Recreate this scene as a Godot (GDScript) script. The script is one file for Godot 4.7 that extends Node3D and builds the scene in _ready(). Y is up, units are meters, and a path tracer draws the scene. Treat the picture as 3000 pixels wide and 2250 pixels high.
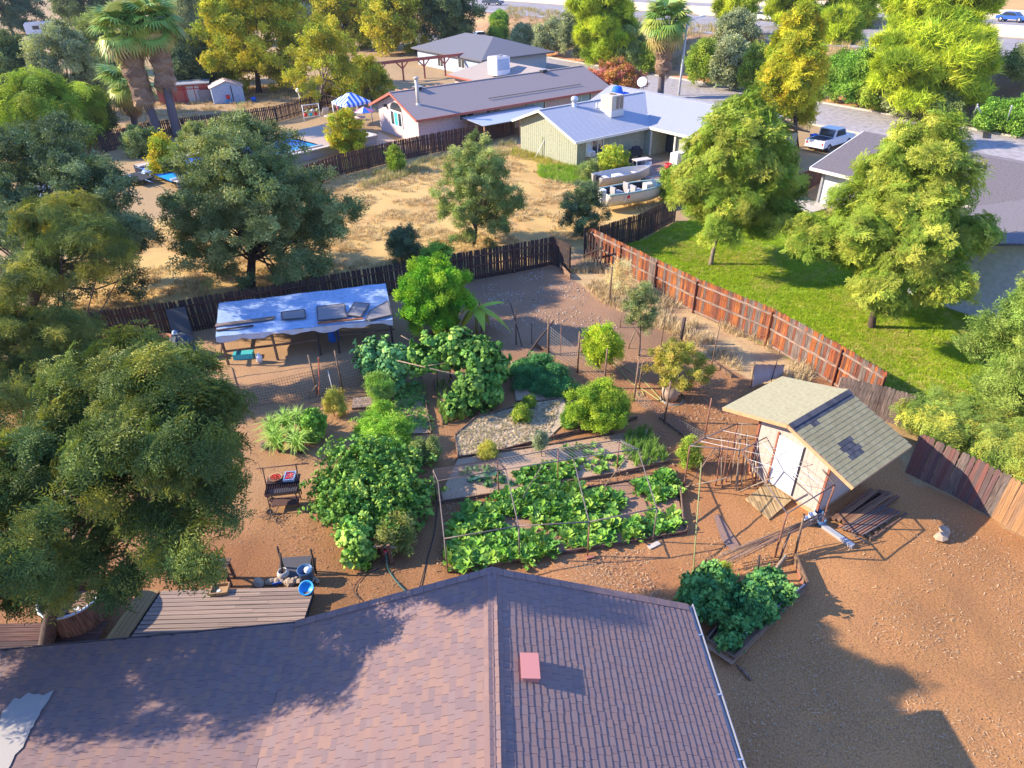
extends Node3D

var rng := RandomNumberGenerator.new()
var M := {}
var counts := {}
var meshes := {}
var unit_box := BoxMesh.new()

func _ready() -> void:
	rng.seed = 7
	view_and_light()
	make_materials()
	make_leaf_meshes()
	setting()
	our_house()
	garden_shed()
	green_house()
	pink_house()
	far_houses()
	fences()
	pool_yard()
	big_trees()
	garden_plants()
	garden_structures()
	yard_things()
	neighbour_things()
	ground_cover()

func view_and_light() -> void:
	var cam := Camera3D.new()
	cam.name = "camera"
	var roll := deg_to_rad(-1.5)
	var tilt := deg_to_rad(33.2)
	var u := Vector3(0, cos(tilt), -sin(tilt))
	var fw := Vector3(0, -sin(tilt), -cos(tilt))
	var right := Vector3.RIGHT * cos(roll) + u * sin(roll)
	var up := -Vector3.RIGHT * sin(roll) + u * cos(roll)
	cam.transform = Transform3D(Basis(right, up, -fw), Vector3(0, 16.0, 0))
	cam.fov = 59.84
	cam.far = 1500.0
	add_child(cam)
	var sm := ProceduralSkyMaterial.new()
	sm.sky_top_color = Color(0.34, 0.49, 0.78)
	sm.sky_horizon_color = Color(0.78, 0.84, 0.90)
	sm.sky_curve = 0.12
	sm.ground_bottom_color = Color(0.30, 0.24, 0.18)
	sm.ground_horizon_color = Color(0.50, 0.52, 0.52)
	sm.sky_energy_multiplier = 1.15
	var sky := Sky.new()
	sky.sky_material = sm
	var env := Environment.new()
	env.background_mode = Environment.BG_SKY
	env.sky = sky
	env.tonemap_mode = Environment.TONE_MAPPER_LINEAR
	env.tonemap_exposure = 2.2
	env.sdfgi_enabled = true
	env.ssao_enabled = true
	env.ssil_enabled = true
	env.fog_enabled = true
	env.fog_density = 0.00012
	env.fog_light_color = Color(0.80, 0.86, 0.95)
	var we := WorldEnvironment.new()
	we.name = "environment"
	we.environment = env
	add_child(we)
	var sun := DirectionalLight3D.new()
	sun.name = "sun"
	var el := deg_to_rad(29.5)
	var az := deg_to_rad(94.0)
	var dir := Vector3(sin(az) * cos(el), -sin(el), -cos(az) * cos(el))
	sun.transform = Transform3D(Basis.looking_at(dir, Vector3.UP), Vector3.ZERO)
	sun.light_energy = 1.6
	sun.light_color = Color(1.0, 0.94, 0.85)
	sun.light_angular_distance = 0.5
	sun.shadow_enabled = true
	add_child(sun)

# ---------------------------------------------------------------- helpers
func v3(x: float, y: float, z: float) -> Vector3:
	return Vector3(x, y, z)

func lin(r: float, g: float, b: float) -> Color:
	return Color(r, g, b).linear_to_srgb()

func rf(a: float, b: float) -> float:
	return rng.randf_range(a, b)

func put(o: Node3D, called: String, parent: Node) -> void:
	var key := str(parent.get_instance_id()) + called
	var n: int = counts.get(key, 0)
	counts[key] = n + 1
	o.name = called if n == 0 else "%s_%03d" % [called, n]
	parent.add_child(o, true)

func tag(o: Node3D, label: String, category: String, group := "") -> Node3D:
	o.set_meta("label", label)
	o.set_meta("category", category)
	if group != "":
		o.set_meta("group", group)
	return o

func thing(called: String, label: String, category: String, at := Vector3.ZERO, turn := 0.0, group := "") -> Node3D:
	var o := Node3D.new()
	put(o, called, self)
	o.position = at
	o.rotation.y = turn
	tag(o, label, category, group)
	return o

func copy(src: Node3D, label: String, at: Vector3, turn := 0.0) -> Node3D:
	var o: Node3D = src.duplicate()
	put(o, str(src.get_meta("base_name", src.name)), self)
	o.position = at
	o.rotation.y = turn
	o.set_meta("label", label)
	return o

func begin(smooth := false) -> SurfaceTool:
	var s := SurfaceTool.new()
	s.begin(Mesh.PRIMITIVE_TRIANGLES)
	s.set_smooth_group(0 if smooth else -1)
	return s

func obj(called: String, s: SurfaceTool, mat: Material, parent: Node) -> MeshInstance3D:
	s.generate_normals()
	var mi := MeshInstance3D.new()
	mi.mesh = s.commit()
	mi.material_override = mat
	put(mi, called, parent)
	return mi

func shape(called: String, mesh: Mesh, mat: Material, parent: Node, xf := Transform3D.IDENTITY) -> MeshInstance3D:
	var mi := MeshInstance3D.new()
	mi.mesh = mesh
	mi.material_override = mat
	mi.transform = xf
	put(mi, called, parent)
	return mi

func structure(o: Node3D) -> Node3D:
	o.set_meta("kind", "structure")
	return o

func stuff(o: Node3D) -> Node3D:
	o.set_meta("kind", "stuff")
	return o

func tri(s: SurfaceTool, a: Vector3, b: Vector3, c: Vector3) -> void:
	s.add_vertex(a)
	s.add_vertex(b)
	s.add_vertex(c)

func quad(s: SurfaceTool, a: Vector3, b: Vector3, c: Vector3, d: Vector3) -> void:
	tri(s, a, b, c)
	tri(s, a, c, d)

func add_box(s: SurfaceTool, xf: Transform3D, size: Vector3) -> void:
	var h := size * 0.5
	var p: Array[Vector3] = []
	for i in 8:
		p.append(xf * Vector3(h.x * (1 if i & 1 else -1), h.y * (1 if i & 2 else -1), h.z * (1 if i & 4 else -1)))
	quad(s, p[0], p[2], p[3], p[1])
	quad(s, p[4], p[5], p[7], p[6])
	quad(s, p[0], p[1], p[5], p[4])
	quad(s, p[2], p[6], p[7], p[3])
	quad(s, p[0], p[4], p[6], p[2])
	quad(s, p[1], p[3], p[7], p[5])

func boxat(s: SurfaceTool, c: Vector3, size: Vector3) -> void:
	add_box(s, Transform3D(Basis.IDENTITY, c), size)

func side_of(d: Vector3) -> Vector3:
	return (Vector3.UP if absf(d.y) < 0.95 else Vector3.RIGHT).cross(d).normalized()

func add_tube(s: SurfaceTool, pts: Array, r0: float, r1: float, sides := 7, caps := true) -> void:
	var n := pts.size()
	var rings: Array = []
	for i in n:
		var d: Vector3 = (pts[mini(i + 1, n - 1)] - pts[maxi(i - 1, 0)]).normalized()
		var x := side_of(d)
		var y := d.cross(x)
		var r := lerpf(r0, r1, float(i) / maxf(1.0, n - 1))
		var ring: Array[Vector3] = []
		for k in sides:
			var a := TAU * k / sides
			ring.append(pts[i] + (x * cos(a) + y * sin(a)) * r)
		rings.append(ring)
	for i in n - 1:
		for k in sides:
			var k2 := (k + 1) % sides
			quad(s, rings[i][k], rings[i + 1][k], rings[i + 1][k2], rings[i][k2])
	if caps:
		for k in range(1, sides - 1):
			tri(s, rings[0][0], rings[0][k], rings[0][k + 1])
			tri(s, rings[n - 1][0], rings[n - 1][k + 1], rings[n - 1][k])

func add_lathe(s: SurfaceTool, at: Vector3, prof: Array, sides := 16, sx := 1.0, sz := 1.0) -> void:
	for i in prof.size() - 1:
		for k in sides:
			var a := TAU * k / sides
			var b := TAU * (k + 1) / sides
			var p: Vector2 = prof[i]
			var q: Vector2 = prof[i + 1]
			quad(s, at + Vector3(cos(a) * p.x * sx, p.y, sin(a) * p.x * sz), at + Vector3(cos(a) * q.x * sx, q.y, sin(a) * q.x * sz), at + Vector3(cos(b) * q.x * sx, q.y, sin(b) * q.x * sz), at + Vector3(cos(b) * p.x * sx, p.y, sin(b) * p.x * sz))

func lathe(called: String, at: Vector3, prof: Array, mat: Material, parent: Node, sides := 16, sx := 1.0, sz := 1.0) -> MeshInstance3D:
	var s := begin(true)
	add_lathe(s, at, prof, sides, sx, sz)
	return obj(called, s, mat, parent)

func pole(called: String, a: Vector3, b: Vector3, r0: float, r1: float, mat: Material, parent: Node, sides := 7, wobble := 0.0) -> MeshInstance3D:
	var s := begin(true)
	var pts: Array = [a, b]
	if wobble > 0.0:
		pts = []
		for i in 6:
			var t := i / 5.0
			pts.append(a.lerp(b, t) + Vector3(rf(-1, 1), 0, rf(-1, 1)) * wobble * (0.0 if i == 0 or i == 5 else 1.0))
	add_tube(s, pts, r0, r1, sides)
	return obj(called, s, mat, parent)

func wire(called: String, pts: Array, r: float, mat: Material, parent: Node, sides := 5) -> MeshInstance3D:
	var s := begin(true)
	add_tube(s, pts, r, r, sides)
	return obj(called, s, mat, parent)

func smooth_path(pts: Array, per := 6) -> Array:
	var c := Curve3D.new()
	for i in pts.size():
		var p: Vector3 = pts[i]
		var t: Vector3 = (pts[mini(i + 1, pts.size() - 1)] - pts[maxi(i - 1, 0)]) / 6.0
		c.add_point(p, -t, t)
	var out: Array = []
	for i in pts.size() - 1:
		for k in per:
			out.append(c.sample(i, float(k) / per))
	out.append(pts[-1])
	return out

# a board from a to b: the unit box, its length along z
func board_xf(a: Vector3, b: Vector3, w: float, t: float, up := Vector3.UP) -> Transform3D:
	var d := b - a
	var z := d.normalized()
	if absf(z.dot(up)) > 0.98:
		up = Vector3.RIGHT
	var x := up.cross(z).normalized()
	var y := z.cross(x)
	return Transform3D(Basis(x * w, y * t, d), (a + b) * 0.5)

func board(called: String, a: Vector3, b: Vector3, w: float, t: float, mat: Material, parent: Node, up := Vector3.UP) -> MeshInstance3D:
	return shape(called, unit_box, mat, parent, board_xf(a, b, w, t, up))

func block(called: String, c: Vector3, size: Vector3, mat: Material, parent: Node, turn := 0.0) -> MeshInstance3D:
	return shape(called, unit_box, mat, parent, Transform3D(Basis(Vector3.UP, turn) * Basis.from_scale(size), c))

func bend_to(a: Vector3, b: Vector3) -> float:
	return atan2(b.x - a.x, b.z - a.z)

func inside(p: Vector2, poly: PackedVector2Array) -> bool:
	return Geometry2D.is_point_in_polygon(p, poly)

func flat_poly(pts: Array) -> PackedVector2Array:
	var o := PackedVector2Array()
	for p in pts:
		o.append(Vector2(p.x, p.z))
	return o

# ---------------------------------------------------------------- materials
func noise_tex(freq: float, lo: float, hi: float, seed_: int, octaves := 4, size := 512, kind := FastNoiseLite.TYPE_SIMPLEX_SMOOTH) -> NoiseTexture2D:
	var n := FastNoiseLite.new()
	n.seed = seed_
	n.noise_type = kind
	n.frequency = freq
	n.fractal_octaves = octaves
	var t := NoiseTexture2D.new()
	t.noise = n
	t.width = size
	t.height = size
	t.seamless = true
	var g := Gradient.new()
	g.set_color(0, Color(lo, lo, lo))
	g.set_color(1, Color(hi, hi, hi))
	t.color_ramp = g
	return t

func streak_tex(seed_: int, lo: float, hi: float, across: float, along: float) -> ImageTexture:
	var n := FastNoiseLite.new()
	n.seed = seed_
	n.frequency = 1.0
	n.fractal_octaves = 3
	var im := Image.create(256, 256, false, Image.FORMAT_RGB8)
	for y in 256:
		for x in 256:
			var v := n.get_noise_2d(x * across, y * along) * 0.9 + n.get_noise_2d(x * across * 4.0 + 90.0, y * along * 2.0) * 0.35
			v = clampf(lerpf(lo, hi, v * 0.5 + 0.5), 0.0, 1.0)
			im.set_pixel(x, y, Color(v, v, v))
	return ImageTexture.create_from_image(im)

func mat(c: Color, rough := 0.9, tex: Texture2D = null, scale := Vector3.ONE, world := true, metal := 0.0) -> StandardMaterial3D:
	var m := StandardMaterial3D.new()
	m.albedo_color = c
	m.roughness = rough
	m.metallic = metal
	m.metallic_specular = 0.4
	if tex:
		m.albedo_texture = tex
		m.uv1_triplanar = true
		m.uv1_world_triplanar = world
		m.uv1_scale = scale
	return m

func wood_set(called: String, cols: Array, tex: Texture2D, scale := Vector3(0.9, 0.9, 0.35)) -> void:
	var out: Array = []
	for i in cols.size():
		var m := mat(cols[i], 0.88, tex, scale, false)
		m.uv1_offset = Vector3(i * 0.37, i * 0.23, i * 0.51)
		out.append(m)
	M[called] = out

func pick(called: String) -> Material:
	var a: Array = M[called]
	return a[rng.randi() % a.size()]

func leaf_mat(rough: float, through: float) -> StandardMaterial3D:
	var m := StandardMaterial3D.new()
	m.vertex_color_use_as_albedo = true
	m.roughness = rough
	m.metallic_specular = 0.25
	if through > 0.0:
		m.backlight_enabled = true
		m.backlight = Color(through, through, through * 0.55)
	return m

func make_materials() -> void:
	var fine := noise_tex(0.05, 0.7, 1.2, 11, 5)
	var grain := noise_tex(0.12, 0.6, 1.15, 12, 4)
	var blotch := noise_tex(0.012, 0.86, 1.06, 13, 4)
	var speck := noise_tex(0.22, 0.5, 1.2, 14, 2)
	var wood := streak_tex(21, 0.35, 1.25, 0.06, 0.006)
	var weathered := streak_tex(22, 0.15, 1.35, 0.05, 0.012)
	M["fine"] = fine
	M["ground"] = mat(Color.WHITE, 0.97, fine, Vector3(0.55, 0.55, 0.55))
	M["ground"].vertex_color_use_as_albedo = true
	M["ground"].heightmap_enabled = true
	M["ground"].heightmap_texture = noise_tex(0.018, 0.0, 1.0, 15, 6)
	M["ground"].heightmap_scale = 0.8
	M["asphalt"] = mat(lin(0.36, 0.32, 0.30), 0.95, noise_tex(0.02, 0.82, 1.08, 16, 5), Vector3(0.12, 0.12, 0.12))
	M["freeway"] = mat(lin(0.30, 0.27, 0.26), 0.95, blotch, Vector3(0.05, 0.05, 0.05))
	M["concrete"] = mat(lin(0.50, 0.44, 0.36), 0.92, blotch, Vector3(0.4, 0.4, 0.4))
	M["barrier"] = mat(lin(0.62, 0.54, 0.40), 0.92, blotch, Vector3(0.2, 0.2, 0.2))
	M["white_line"] = mat(lin(0.75, 0.75, 0.72), 0.8)
	M["yellow_line"] = mat(lin(0.6, 0.36, 0.06), 0.8)
	M["lamp_grey"] = mat(lin(0.55, 0.58, 0.62), 0.5)
	# our roof
	var sh: Array = []
	for c in [lin(0.31, 0.20, 0.17), lin(0.32, 0.20, 0.165), lin(0.355, 0.215, 0.16), lin(0.285, 0.185, 0.165), lin(0.305, 0.205, 0.18), lin(0.265, 0.18, 0.165), lin(0.335, 0.205, 0.16)]:
		sh.append(mat(c, 0.93, speck, Vector3(6, 6, 6)))
	M["shingle"] = sh
	M["cap"] = [mat(lin(0.34, 0.21, 0.175), 0.93, speck, Vector3(6, 6, 6)), mat(lin(0.30, 0.19, 0.16), 0.93, speck, Vector3(6, 6, 6))]
	M["roof_felt"] = mat(lin(0.14, 0.09, 0.08), 0.95, speck, Vector3(6, 6, 6))
	M["roof_patch"] = mat(lin(0.40, 0.36, 0.31), 0.9, fine, Vector3(3, 3, 3))
	M["vent_red"] = mat(lin(0.50, 0.20, 0.16), 0.55)
	M["house_wall"] = mat(lin(0.55, 0.45, 0.36), 0.9, blotch)
	M["gutter"] = mat(lin(0.34, 0.33, 0.33), 0.38, null, Vector3.ONE, true, 0.25)
	M["fascia_dark"] = mat(lin(0.12, 0.09, 0.08), 0.8)
	# shed
	M["shed_wall"] = mat(lin(0.50, 0.42, 0.35), 0.85, blotch, Vector3(1, 1, 1))
	M["shed_trim"] = mat(lin(0.33, 0.12, 0.07), 0.8, blotch)
	M["shed_fascia"] = mat(lin(0.62, 0.33, 0.16), 0.8, blotch)
	M["door_white"] = mat(lin(0.58, 0.58, 0.60), 0.5)
	M["steel"] = mat(lin(0.45, 0.45, 0.46), 0.4, null, Vector3.ONE, true, 0.7)
	M["shed_shingle"] = [mat(lin(0.36, 0.315, 0.165), 0.95, speck, Vector3(5, 5, 5)), mat(lin(0.335, 0.295, 0.155), 0.95, speck, Vector3(5, 5, 5)), mat(lin(0.385, 0.34, 0.185), 0.95, speck, Vector3(5, 5, 5))]
	M["shed_smooth"] = mat(lin(0.37, 0.33, 0.19), 0.9, blotch, Vector3(0.8, 0.8, 0.8))
	M["shed_dark"] = [mat(lin(0.07, 0.07, 0.085), 0.9, speck, Vector3(5, 5, 5)), mat(lin(0.10, 0.10, 0.115), 0.9, speck, Vector3(5, 5, 5))]
	M["underside"] = mat(lin(0.35, 0.24, 0.15), 0.9)
	M["plywood"] = mat(lin(0.50, 0.34, 0.16), 0.85, wood, Vector3(0.8, 0.8, 0.3), false)
	# houses
	M["green_wall"] = mat(lin(0.36, 0.37, 0.26), 0.88, blotch, Vector3(0.6, 0.6, 0.6))
	M["grey_roof"] = mat(lin(0.48, 0.50, 0.56), 0.92, speck, Vector3(2, 2, 2))
	M["cream_trim"] = mat(lin(0.72, 0.66, 0.55), 0.8)
	M["pink_wall"] = mat(lin(0.66, 0.50, 0.46), 0.9, blotch, Vector3(0.5, 0.5, 0.5))
	M["pink_roof"] = mat(lin(0.40, 0.33, 0.31), 0.93, speck, Vector3(2, 2, 2))
	M["pink_roof_back"] = mat(lin(0.44, 0.37, 0.32), 0.93, speck, Vector3(2, 2, 2))
	M["red_trim"] = mat(lin(0.42, 0.12, 0.08), 0.75)
	M["dark_roof"] = mat(lin(0.19, 0.165, 0.165), 0.93, noise_tex(0.03, 0.7, 1.2, 18, 4), Vector3(0.5, 0.5, 0.5))
	M["white_wall"] = mat(lin(0.62, 0.64, 0.66), 0.85, blotch, Vector3(0.5, 0.5, 0.5))
	M["blue_wall"] = mat(lin(0.42, 0.50, 0.62), 0.85, blotch, Vector3(0.5, 0.5, 0.5))
	M["far_roof"] = mat(lin(0.20, 0.20, 0.225), 0.93, speck, Vector3(2, 2, 2))
	M["glass"] = mat(lin(0.03, 0.04, 0.05), 0.08)
	M["glass"].metallic_specular = 0.7
	M["curtain"] = mat(lin(0.35, 0.5, 0.52), 0.9)
	M["white"] = mat(lin(0.78, 0.77, 0.75), 0.6)
	M["off_white"] = mat(lin(0.55, 0.50, 0.44), 0.75, blotch)
	M["grey"] = mat(lin(0.30, 0.30, 0.31), 0.7, blotch)
	M["dark"] = mat(lin(0.03, 0.03, 0.035), 0.7)
	M["black_rubber"] = mat(lin(0.025, 0.025, 0.025), 0.85)
	M["cooler_beige"] = mat(lin(0.55, 0.48, 0.38), 0.65, blotch)
	M["cooler_rust"] = mat(lin(0.30, 0.22, 0.16), 0.8, blotch, Vector3(2, 2, 2))
	M["galvanised"] = mat(lin(0.52, 0.54, 0.56), 0.45, null, Vector3.ONE, true, 0.5)
	M["bright_blue"] = mat(lin(0.02, 0.13, 0.55), 0.7)
	M["basin_blue"] = mat(lin(0.03, 0.33, 0.70), 0.4)
	M["bucket_blue"] = mat(lin(0.05, 0.13, 0.25), 0.45)
	M["red"] = mat(lin(0.55, 0.03, 0.03), 0.55)
	M["car_red"] = mat(lin(0.42, 0.03, 0.04), 0.35)
	M["pepper_red"] = mat(lin(0.60, 0.03, 0.01), 0.35)
	M["pink"] = mat(lin(0.65, 0.18, 0.25), 0.7)
	M["teal"] = mat(lin(0.06, 0.42, 0.44), 0.6)
	M["car_dark"] = mat(lin(0.06, 0.075, 0.10), 0.3)
	M["car_blue"] = mat(lin(0.03, 0.10, 0.35), 0.3)
	M["car_white"] = mat(lin(0.75, 0.75, 0.75), 0.3)
	M["alu"] = mat(lin(0.52, 0.50, 0.48), 0.45, blotch, Vector3(1, 1, 1), true, 0.35)
	M["hull_white"] = mat(lin(0.62, 0.62, 0.58), 0.45, blotch)
	M["hull_green"] = mat(lin(0.30, 0.44, 0.40), 0.4, blotch)
	M["seat_grey"] = mat(lin(0.38, 0.36, 0.35), 0.8, blotch)
	# fences and timber
	wood_set("fence_red", [lin(0.52, 0.165, 0.05), lin(0.44, 0.13, 0.05), lin(0.58, 0.20, 0.06), lin(0.30, 0.10, 0.055), lin(0.40, 0.14, 0.07), lin(0.22, 0.085, 0.055)], weathered, Vector3(0.9, 0.9, 0.9))
	wood_set("fence_new", [lin(0.56, 0.30, 0.13), lin(0.50, 0.27, 0.13), lin(0.42, 0.24, 0.13), lin(0.36, 0.22, 0.14)], wood, Vector3(0.9, 0.9, 0.9))
	wood_set("fence_mauve", [lin(0.26, 0.12, 0.10), lin(0.22, 0.12, 0.11), lin(0.32, 0.13, 0.10), lin(0.19, 0.125, 0.115), lin(0.28, 0.17, 0.14)], wood, Vector3(0.9, 0.9, 0.9))
	wood_set("fence_dark", [lin(0.10, 0.065, 0.055), lin(0.08, 0.055, 0.05), lin(0.13, 0.08, 0.06), lin(0.095, 0.07, 0.065)], weathered, Vector3(0.9, 0.9, 0.9))
	wood_set("fence_brown", [lin(0.17, 0.08, 0.06), lin(0.14, 0.075, 0.06), lin(0.20, 0.10, 0.07), lin(0.12, 0.07, 0.06)], weathered, Vector3(0.9, 0.9, 0.9))
	wood_set("fence_grey", [lin(0.30, 0.22, 0.18), lin(0.26, 0.20, 0.165), lin(0.34, 0.25, 0.20), lin(0.22, 0.16, 0.13)], weathered, Vector3(0.9, 0.9, 0.9))
	wood_set("rail", [lin(0.46, 0.32, 0.24), lin(0.40, 0.28, 0.21)], wood, Vector3(0.9, 0.9, 0.35))
	wood_set("bed_board", [lin(0.30, 0.18, 0.11), lin(0.26, 0.16, 0.10), lin(0.34, 0.21, 0.13), lin(0.22, 0.13, 0.085)], wood)
	wood_set("pale_board", [lin(0.60, 0.44, 0.30), lin(0.52, 0.38, 0.26)], wood)
	wood_set("deck", [lin(0.43, 0.31, 0.23), lin(0.37, 0.26, 0.195), lin(0.48, 0.34, 0.25), lin(0.40, 0.29, 0.22)], wood)
	wood_set("deck_new", [lin(0.50, 0.32, 0.12), lin(0.46, 0.28, 0.11)], wood)
	wood_set("lumber", [lin(0.26, 0.13, 0.075), lin(0.30, 0.17, 0.10), lin(0.20, 0.11, 0.07), lin(0.40, 0.22, 0.12)], wood)
	M["stake"] = mat(lin(0.30, 0.19, 0.12), 0.85, wood, Vector3(2, 2, 0.5))
	M["stake_dark"] = mat(lin(0.10, 0.07, 0.06), 0.85, wood, Vector3(2, 2, 0.5))
	M["stick"] = mat(lin(0.42, 0.31, 0.21), 0.85, wood, Vector3(2, 2, 2))
	M["bamboo"] = [mat(lin(0.33, 0.20, 0.13), 0.6, wood, Vector3(2, 2, 2)), mat(lin(0.26, 0.165, 0.12), 0.6, wood, Vector3(2, 2, 2)), mat(lin(0.40, 0.27, 0.17), 0.6, wood, Vector3(2, 2, 2))]
	M["green_cane"] = mat(lin(0.24, 0.26, 0.09), 0.6)
	M["pipe"] = mat(lin(0.19, 0.15, 0.135), 0.55, blotch, Vector3(2, 2, 2), true, 0.3)
	M["pipe_rust"] = mat(lin(0.26, 0.12, 0.08), 0.75, blotch, Vector3(3, 3, 3), true, 0.15)
	M["rope"] = mat(lin(0.75, 0.72, 0.68), 0.9)
	M["wire"] = mat(lin(0.30, 0.28, 0.27), 0.6, null, Vector3.ONE, true, 0.3)
	M["net_dark"] = mat(lin(0.07, 0.06, 0.07), 0.8)
	M["net_green"] = mat(lin(0.10, 0.27, 0.24), 0.8)
	M["hose"] = mat(lin(0.36, 0.36, 0.12), 0.6)
	M["hose_dark"] = mat(lin(0.03, 0.035, 0.04), 0.6)
	M["hose_green"] = mat(lin(0.03, 0.10, 0.085), 0.55)
	M["hose_orange"] = mat(lin(0.55, 0.14, 0.06), 0.6)
	M["tarp"] = mat(lin(0.32, 0.42, 0.56), 0.6, blotch, Vector3(0.5, 0.5, 0.5))
	M["tarp_edge"] = mat(lin(0.66, 0.56, 0.52), 0.7, blotch, Vector3(1, 1, 1))
	M["screen_frame"] = mat(lin(0.10, 0.085, 0.08), 0.8)
	M["screen_mesh"] = mat(lin(0.30, 0.27, 0.26), 0.85, grain, Vector3(6, 6, 6))
	M["grey_cloth"] = mat(lin(0.58, 0.54, 0.53), 0.95, speck, Vector3(2, 2, 2))
	M["dark_cloth"] = mat(lin(0.06, 0.08, 0.10), 0.7, blotch, Vector3(2, 2, 2))
	M["terracotta"] = mat(lin(0.32, 0.12, 0.08), 0.85, blotch)
	M["char"] = mat(lin(0.035, 0.025, 0.03), 0.65, blotch, Vector3(3, 3, 3))
	M["grill_rust"] = mat(lin(0.10, 0.05, 0.04), 0.8, blotch, Vector3(4, 4, 4))
	M["ash"] = mat(lin(0.11, 0.105, 0.11), 0.95, speck, Vector3(8, 8, 8))
	M["rock"] = mat(lin(0.42, 0.31, 0.21), 0.9, fine, Vector3(2, 2, 2))
	M["straw_basket"] = mat(lin(0.50, 0.31, 0.15), 0.9, grain, Vector3(6, 6, 6))
	M["soil"] = mat(lin(0.17, 0.10, 0.065), 0.97, fine, Vector3(1.2, 1.2, 1.2))
	M["bark"] = mat(lin(0.16, 0.11, 0.085), 0.95, streak_tex(23, 0.3, 1.2, 0.08, 0.02), Vector3(1.5, 0.6, 1.5))
	M["bark_pale"] = mat(lin(0.36, 0.28, 0.22), 0.92, streak_tex(24, 0.5, 1.15, 0.08, 0.02), Vector3(1.5, 0.6, 1.5))
	M["bark_palm"] = mat(lin(0.23, 0.19, 0.20), 0.95, noise_tex(0.06, 0.35, 1.25, 19, 3), Vector3(1.2, 2.2, 1.2))
	M["thatch"] = mat(lin(0.34, 0.22, 0.14), 0.95, streak_tex(25, 0.3, 1.2, 0.09, 0.015), Vector3(1.2, 0.6, 1.2))
	M["water"] = mat(lin(0.01, 0.14, 0.62), 0.06)
	M["pool_blue"] = mat(lin(0.02, 0.30, 0.72), 0.3)
	M["pool_wall"] = mat(lin(0.34, 0.33, 0.34), 0.85, blotch)
	M["paving"] = mat(lin(0.46, 0.34, 0.24), 0.9, blotch, Vector3(0.6, 0.6, 0.6))
	M["slab_dark"] = mat(lin(0.25, 0.155, 0.115), 0.9, blotch, Vector3(1, 1, 1))
	M["leaf"] = leaf_mat(0.5, 0.7)
	M["leaf_waxy"] = leaf_mat(0.6, 0.45)
	M["leaf_waxy"].metallic_specular = 0.2
	M["leaf_thin"] = leaf_mat(0.6, 0.75)
	M["dry"] = leaf_mat(0.9, 0.3)
	M["loose"] = leaf_mat(0.9, 0.0)

# ---------------------------------------------------------------- leaves and crowns
const LEAF_GAIN := 2.1

func leaf(s: SurfaceTool, at: Vector3, dir: Vector3, up: Vector3, length: float, width: float, fold := 0.25) -> void:
	var side := dir.cross(up).normalized() * width * 0.5
	var nrm := side.cross(dir).normalized()
	var mid := at + dir * length * 0.45 + nrm * width * fold
	var tip := at + dir * length - nrm * length * 0.08
	tri(s, at, mid - side - nrm * width * fold * 0.0, tip)
	tri(s, at, tip, mid + side)

func rdir() -> Vector3:
	var v := Vector3(rf(-1, 1), rf(-1, 1), rf(-1, 1))
	while v.length() > 1.0 or v.length() < 0.1:
		v = Vector3(rf(-1, 1), rf(-1, 1), rf(-1, 1))
	return v.normalized()

func finish(called: String, s: SurfaceTool) -> void:
	s.generate_normals()
	meshes[called] = s.commit()

func broad_cluster(called: String, n: int, length: float, width: float, spread: float) -> void:
	var s := begin()
	for i in n:
		var d := rdir()
		d.y = absf(d.y) * 0.6 + 0.05
		var at := rdir() * spread * sqrt(rng.randf())
		leaf(s, at, (d + rdir() * 0.4).normalized(), (Vector3.UP + rdir() * 0.6).normalized(), length * rf(0.7, 1.2), width * rf(0.75, 1.2))
	finish(called, s)

func compound_cluster(called: String, stems: int, pairs: int, stem: float, length: float, width: float, droop: float) -> void:
	var s := begin()
	for i in stems:
		var a := TAU * (i + rf(0, 0.7)) / stems
		var d := Vector3(cos(a), rf(0.1, 0.9), sin(a)).normalized()
		for k in pairs:
			var t := (k + 1.0) / pairs
			var p := d * stem * t + Vector3.DOWN * droop * stem * t * t
			var side := d.cross(Vector3.UP).normalized()
			for e in [-1.0, 1.0]:
				var ld: Vector3 = (side * e + d * 0.7 + Vector3.DOWN * rf(0.0, 0.6) * droop).normalized()
				leaf(s, p, ld, (Vector3.UP + rdir() * 0.5).normalized(), length * rf(0.75, 1.15), width)
	finish(called, s)

func blades(called: String, n: int, length: float, width: float, lean: float, spread: float, bend := 0.5) -> void:
	var s := begin()
	for i in n:
		var a := rng.randf() * TAU
		var o := Vector3(cos(a), 0, sin(a))
		var at := Vector3(rf(-1, 1), 0, rf(-1, 1)) * spread
		var l := length * rf(0.55, 1.1)
		var side := Vector3(-o.z, 0, o.x) * width * 0.5
		var ln := lean * rf(0.3, 1.2)
		var mid := at + Vector3.UP * l * 0.6 + o * l * ln * 0.35
		var tip := at + Vector3.UP * l * (1.0 - bend * ln * 0.7) + o * l * ln
		quad(s, at - side, mid - side * 0.8, mid + side * 0.8, at + side)
		tri(s, mid - side * 0.8, tip, mid + side * 0.8)
	finish(called, s)

func round_leaf(s: SurfaceTool, c: Vector3, nrm: Vector3, r: float) -> void:
	var x := side_of(nrm)
	var y := nrm.cross(x)
	var prev := Vector3.ZERO
	var first := Vector3.ZERO
	for k in 8:
		var a := TAU * k / 7.0
		var rr := r * (1.0 if k % 2 == 0 else 0.82)
		var p := c + (x * cos(a) + y * sin(a)) * rr - nrm * r * 0.22 * (1.0 if k % 2 == 0 else 0.3)
		if k > 0:
			tri(s, c, prev, p)
		else:
			first = p
		prev = p

func plate_cluster(called: String, n: int, r: float, spread: float) -> void:
	var s := begin()
	for i in n:
		var at := rdir() * spread * sqrt(rng.randf())
		round_leaf(s, at, (Vector3.UP + rdir() * 0.75).normalized(), r * rf(0.6, 1.15))
	finish(called, s)

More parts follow.
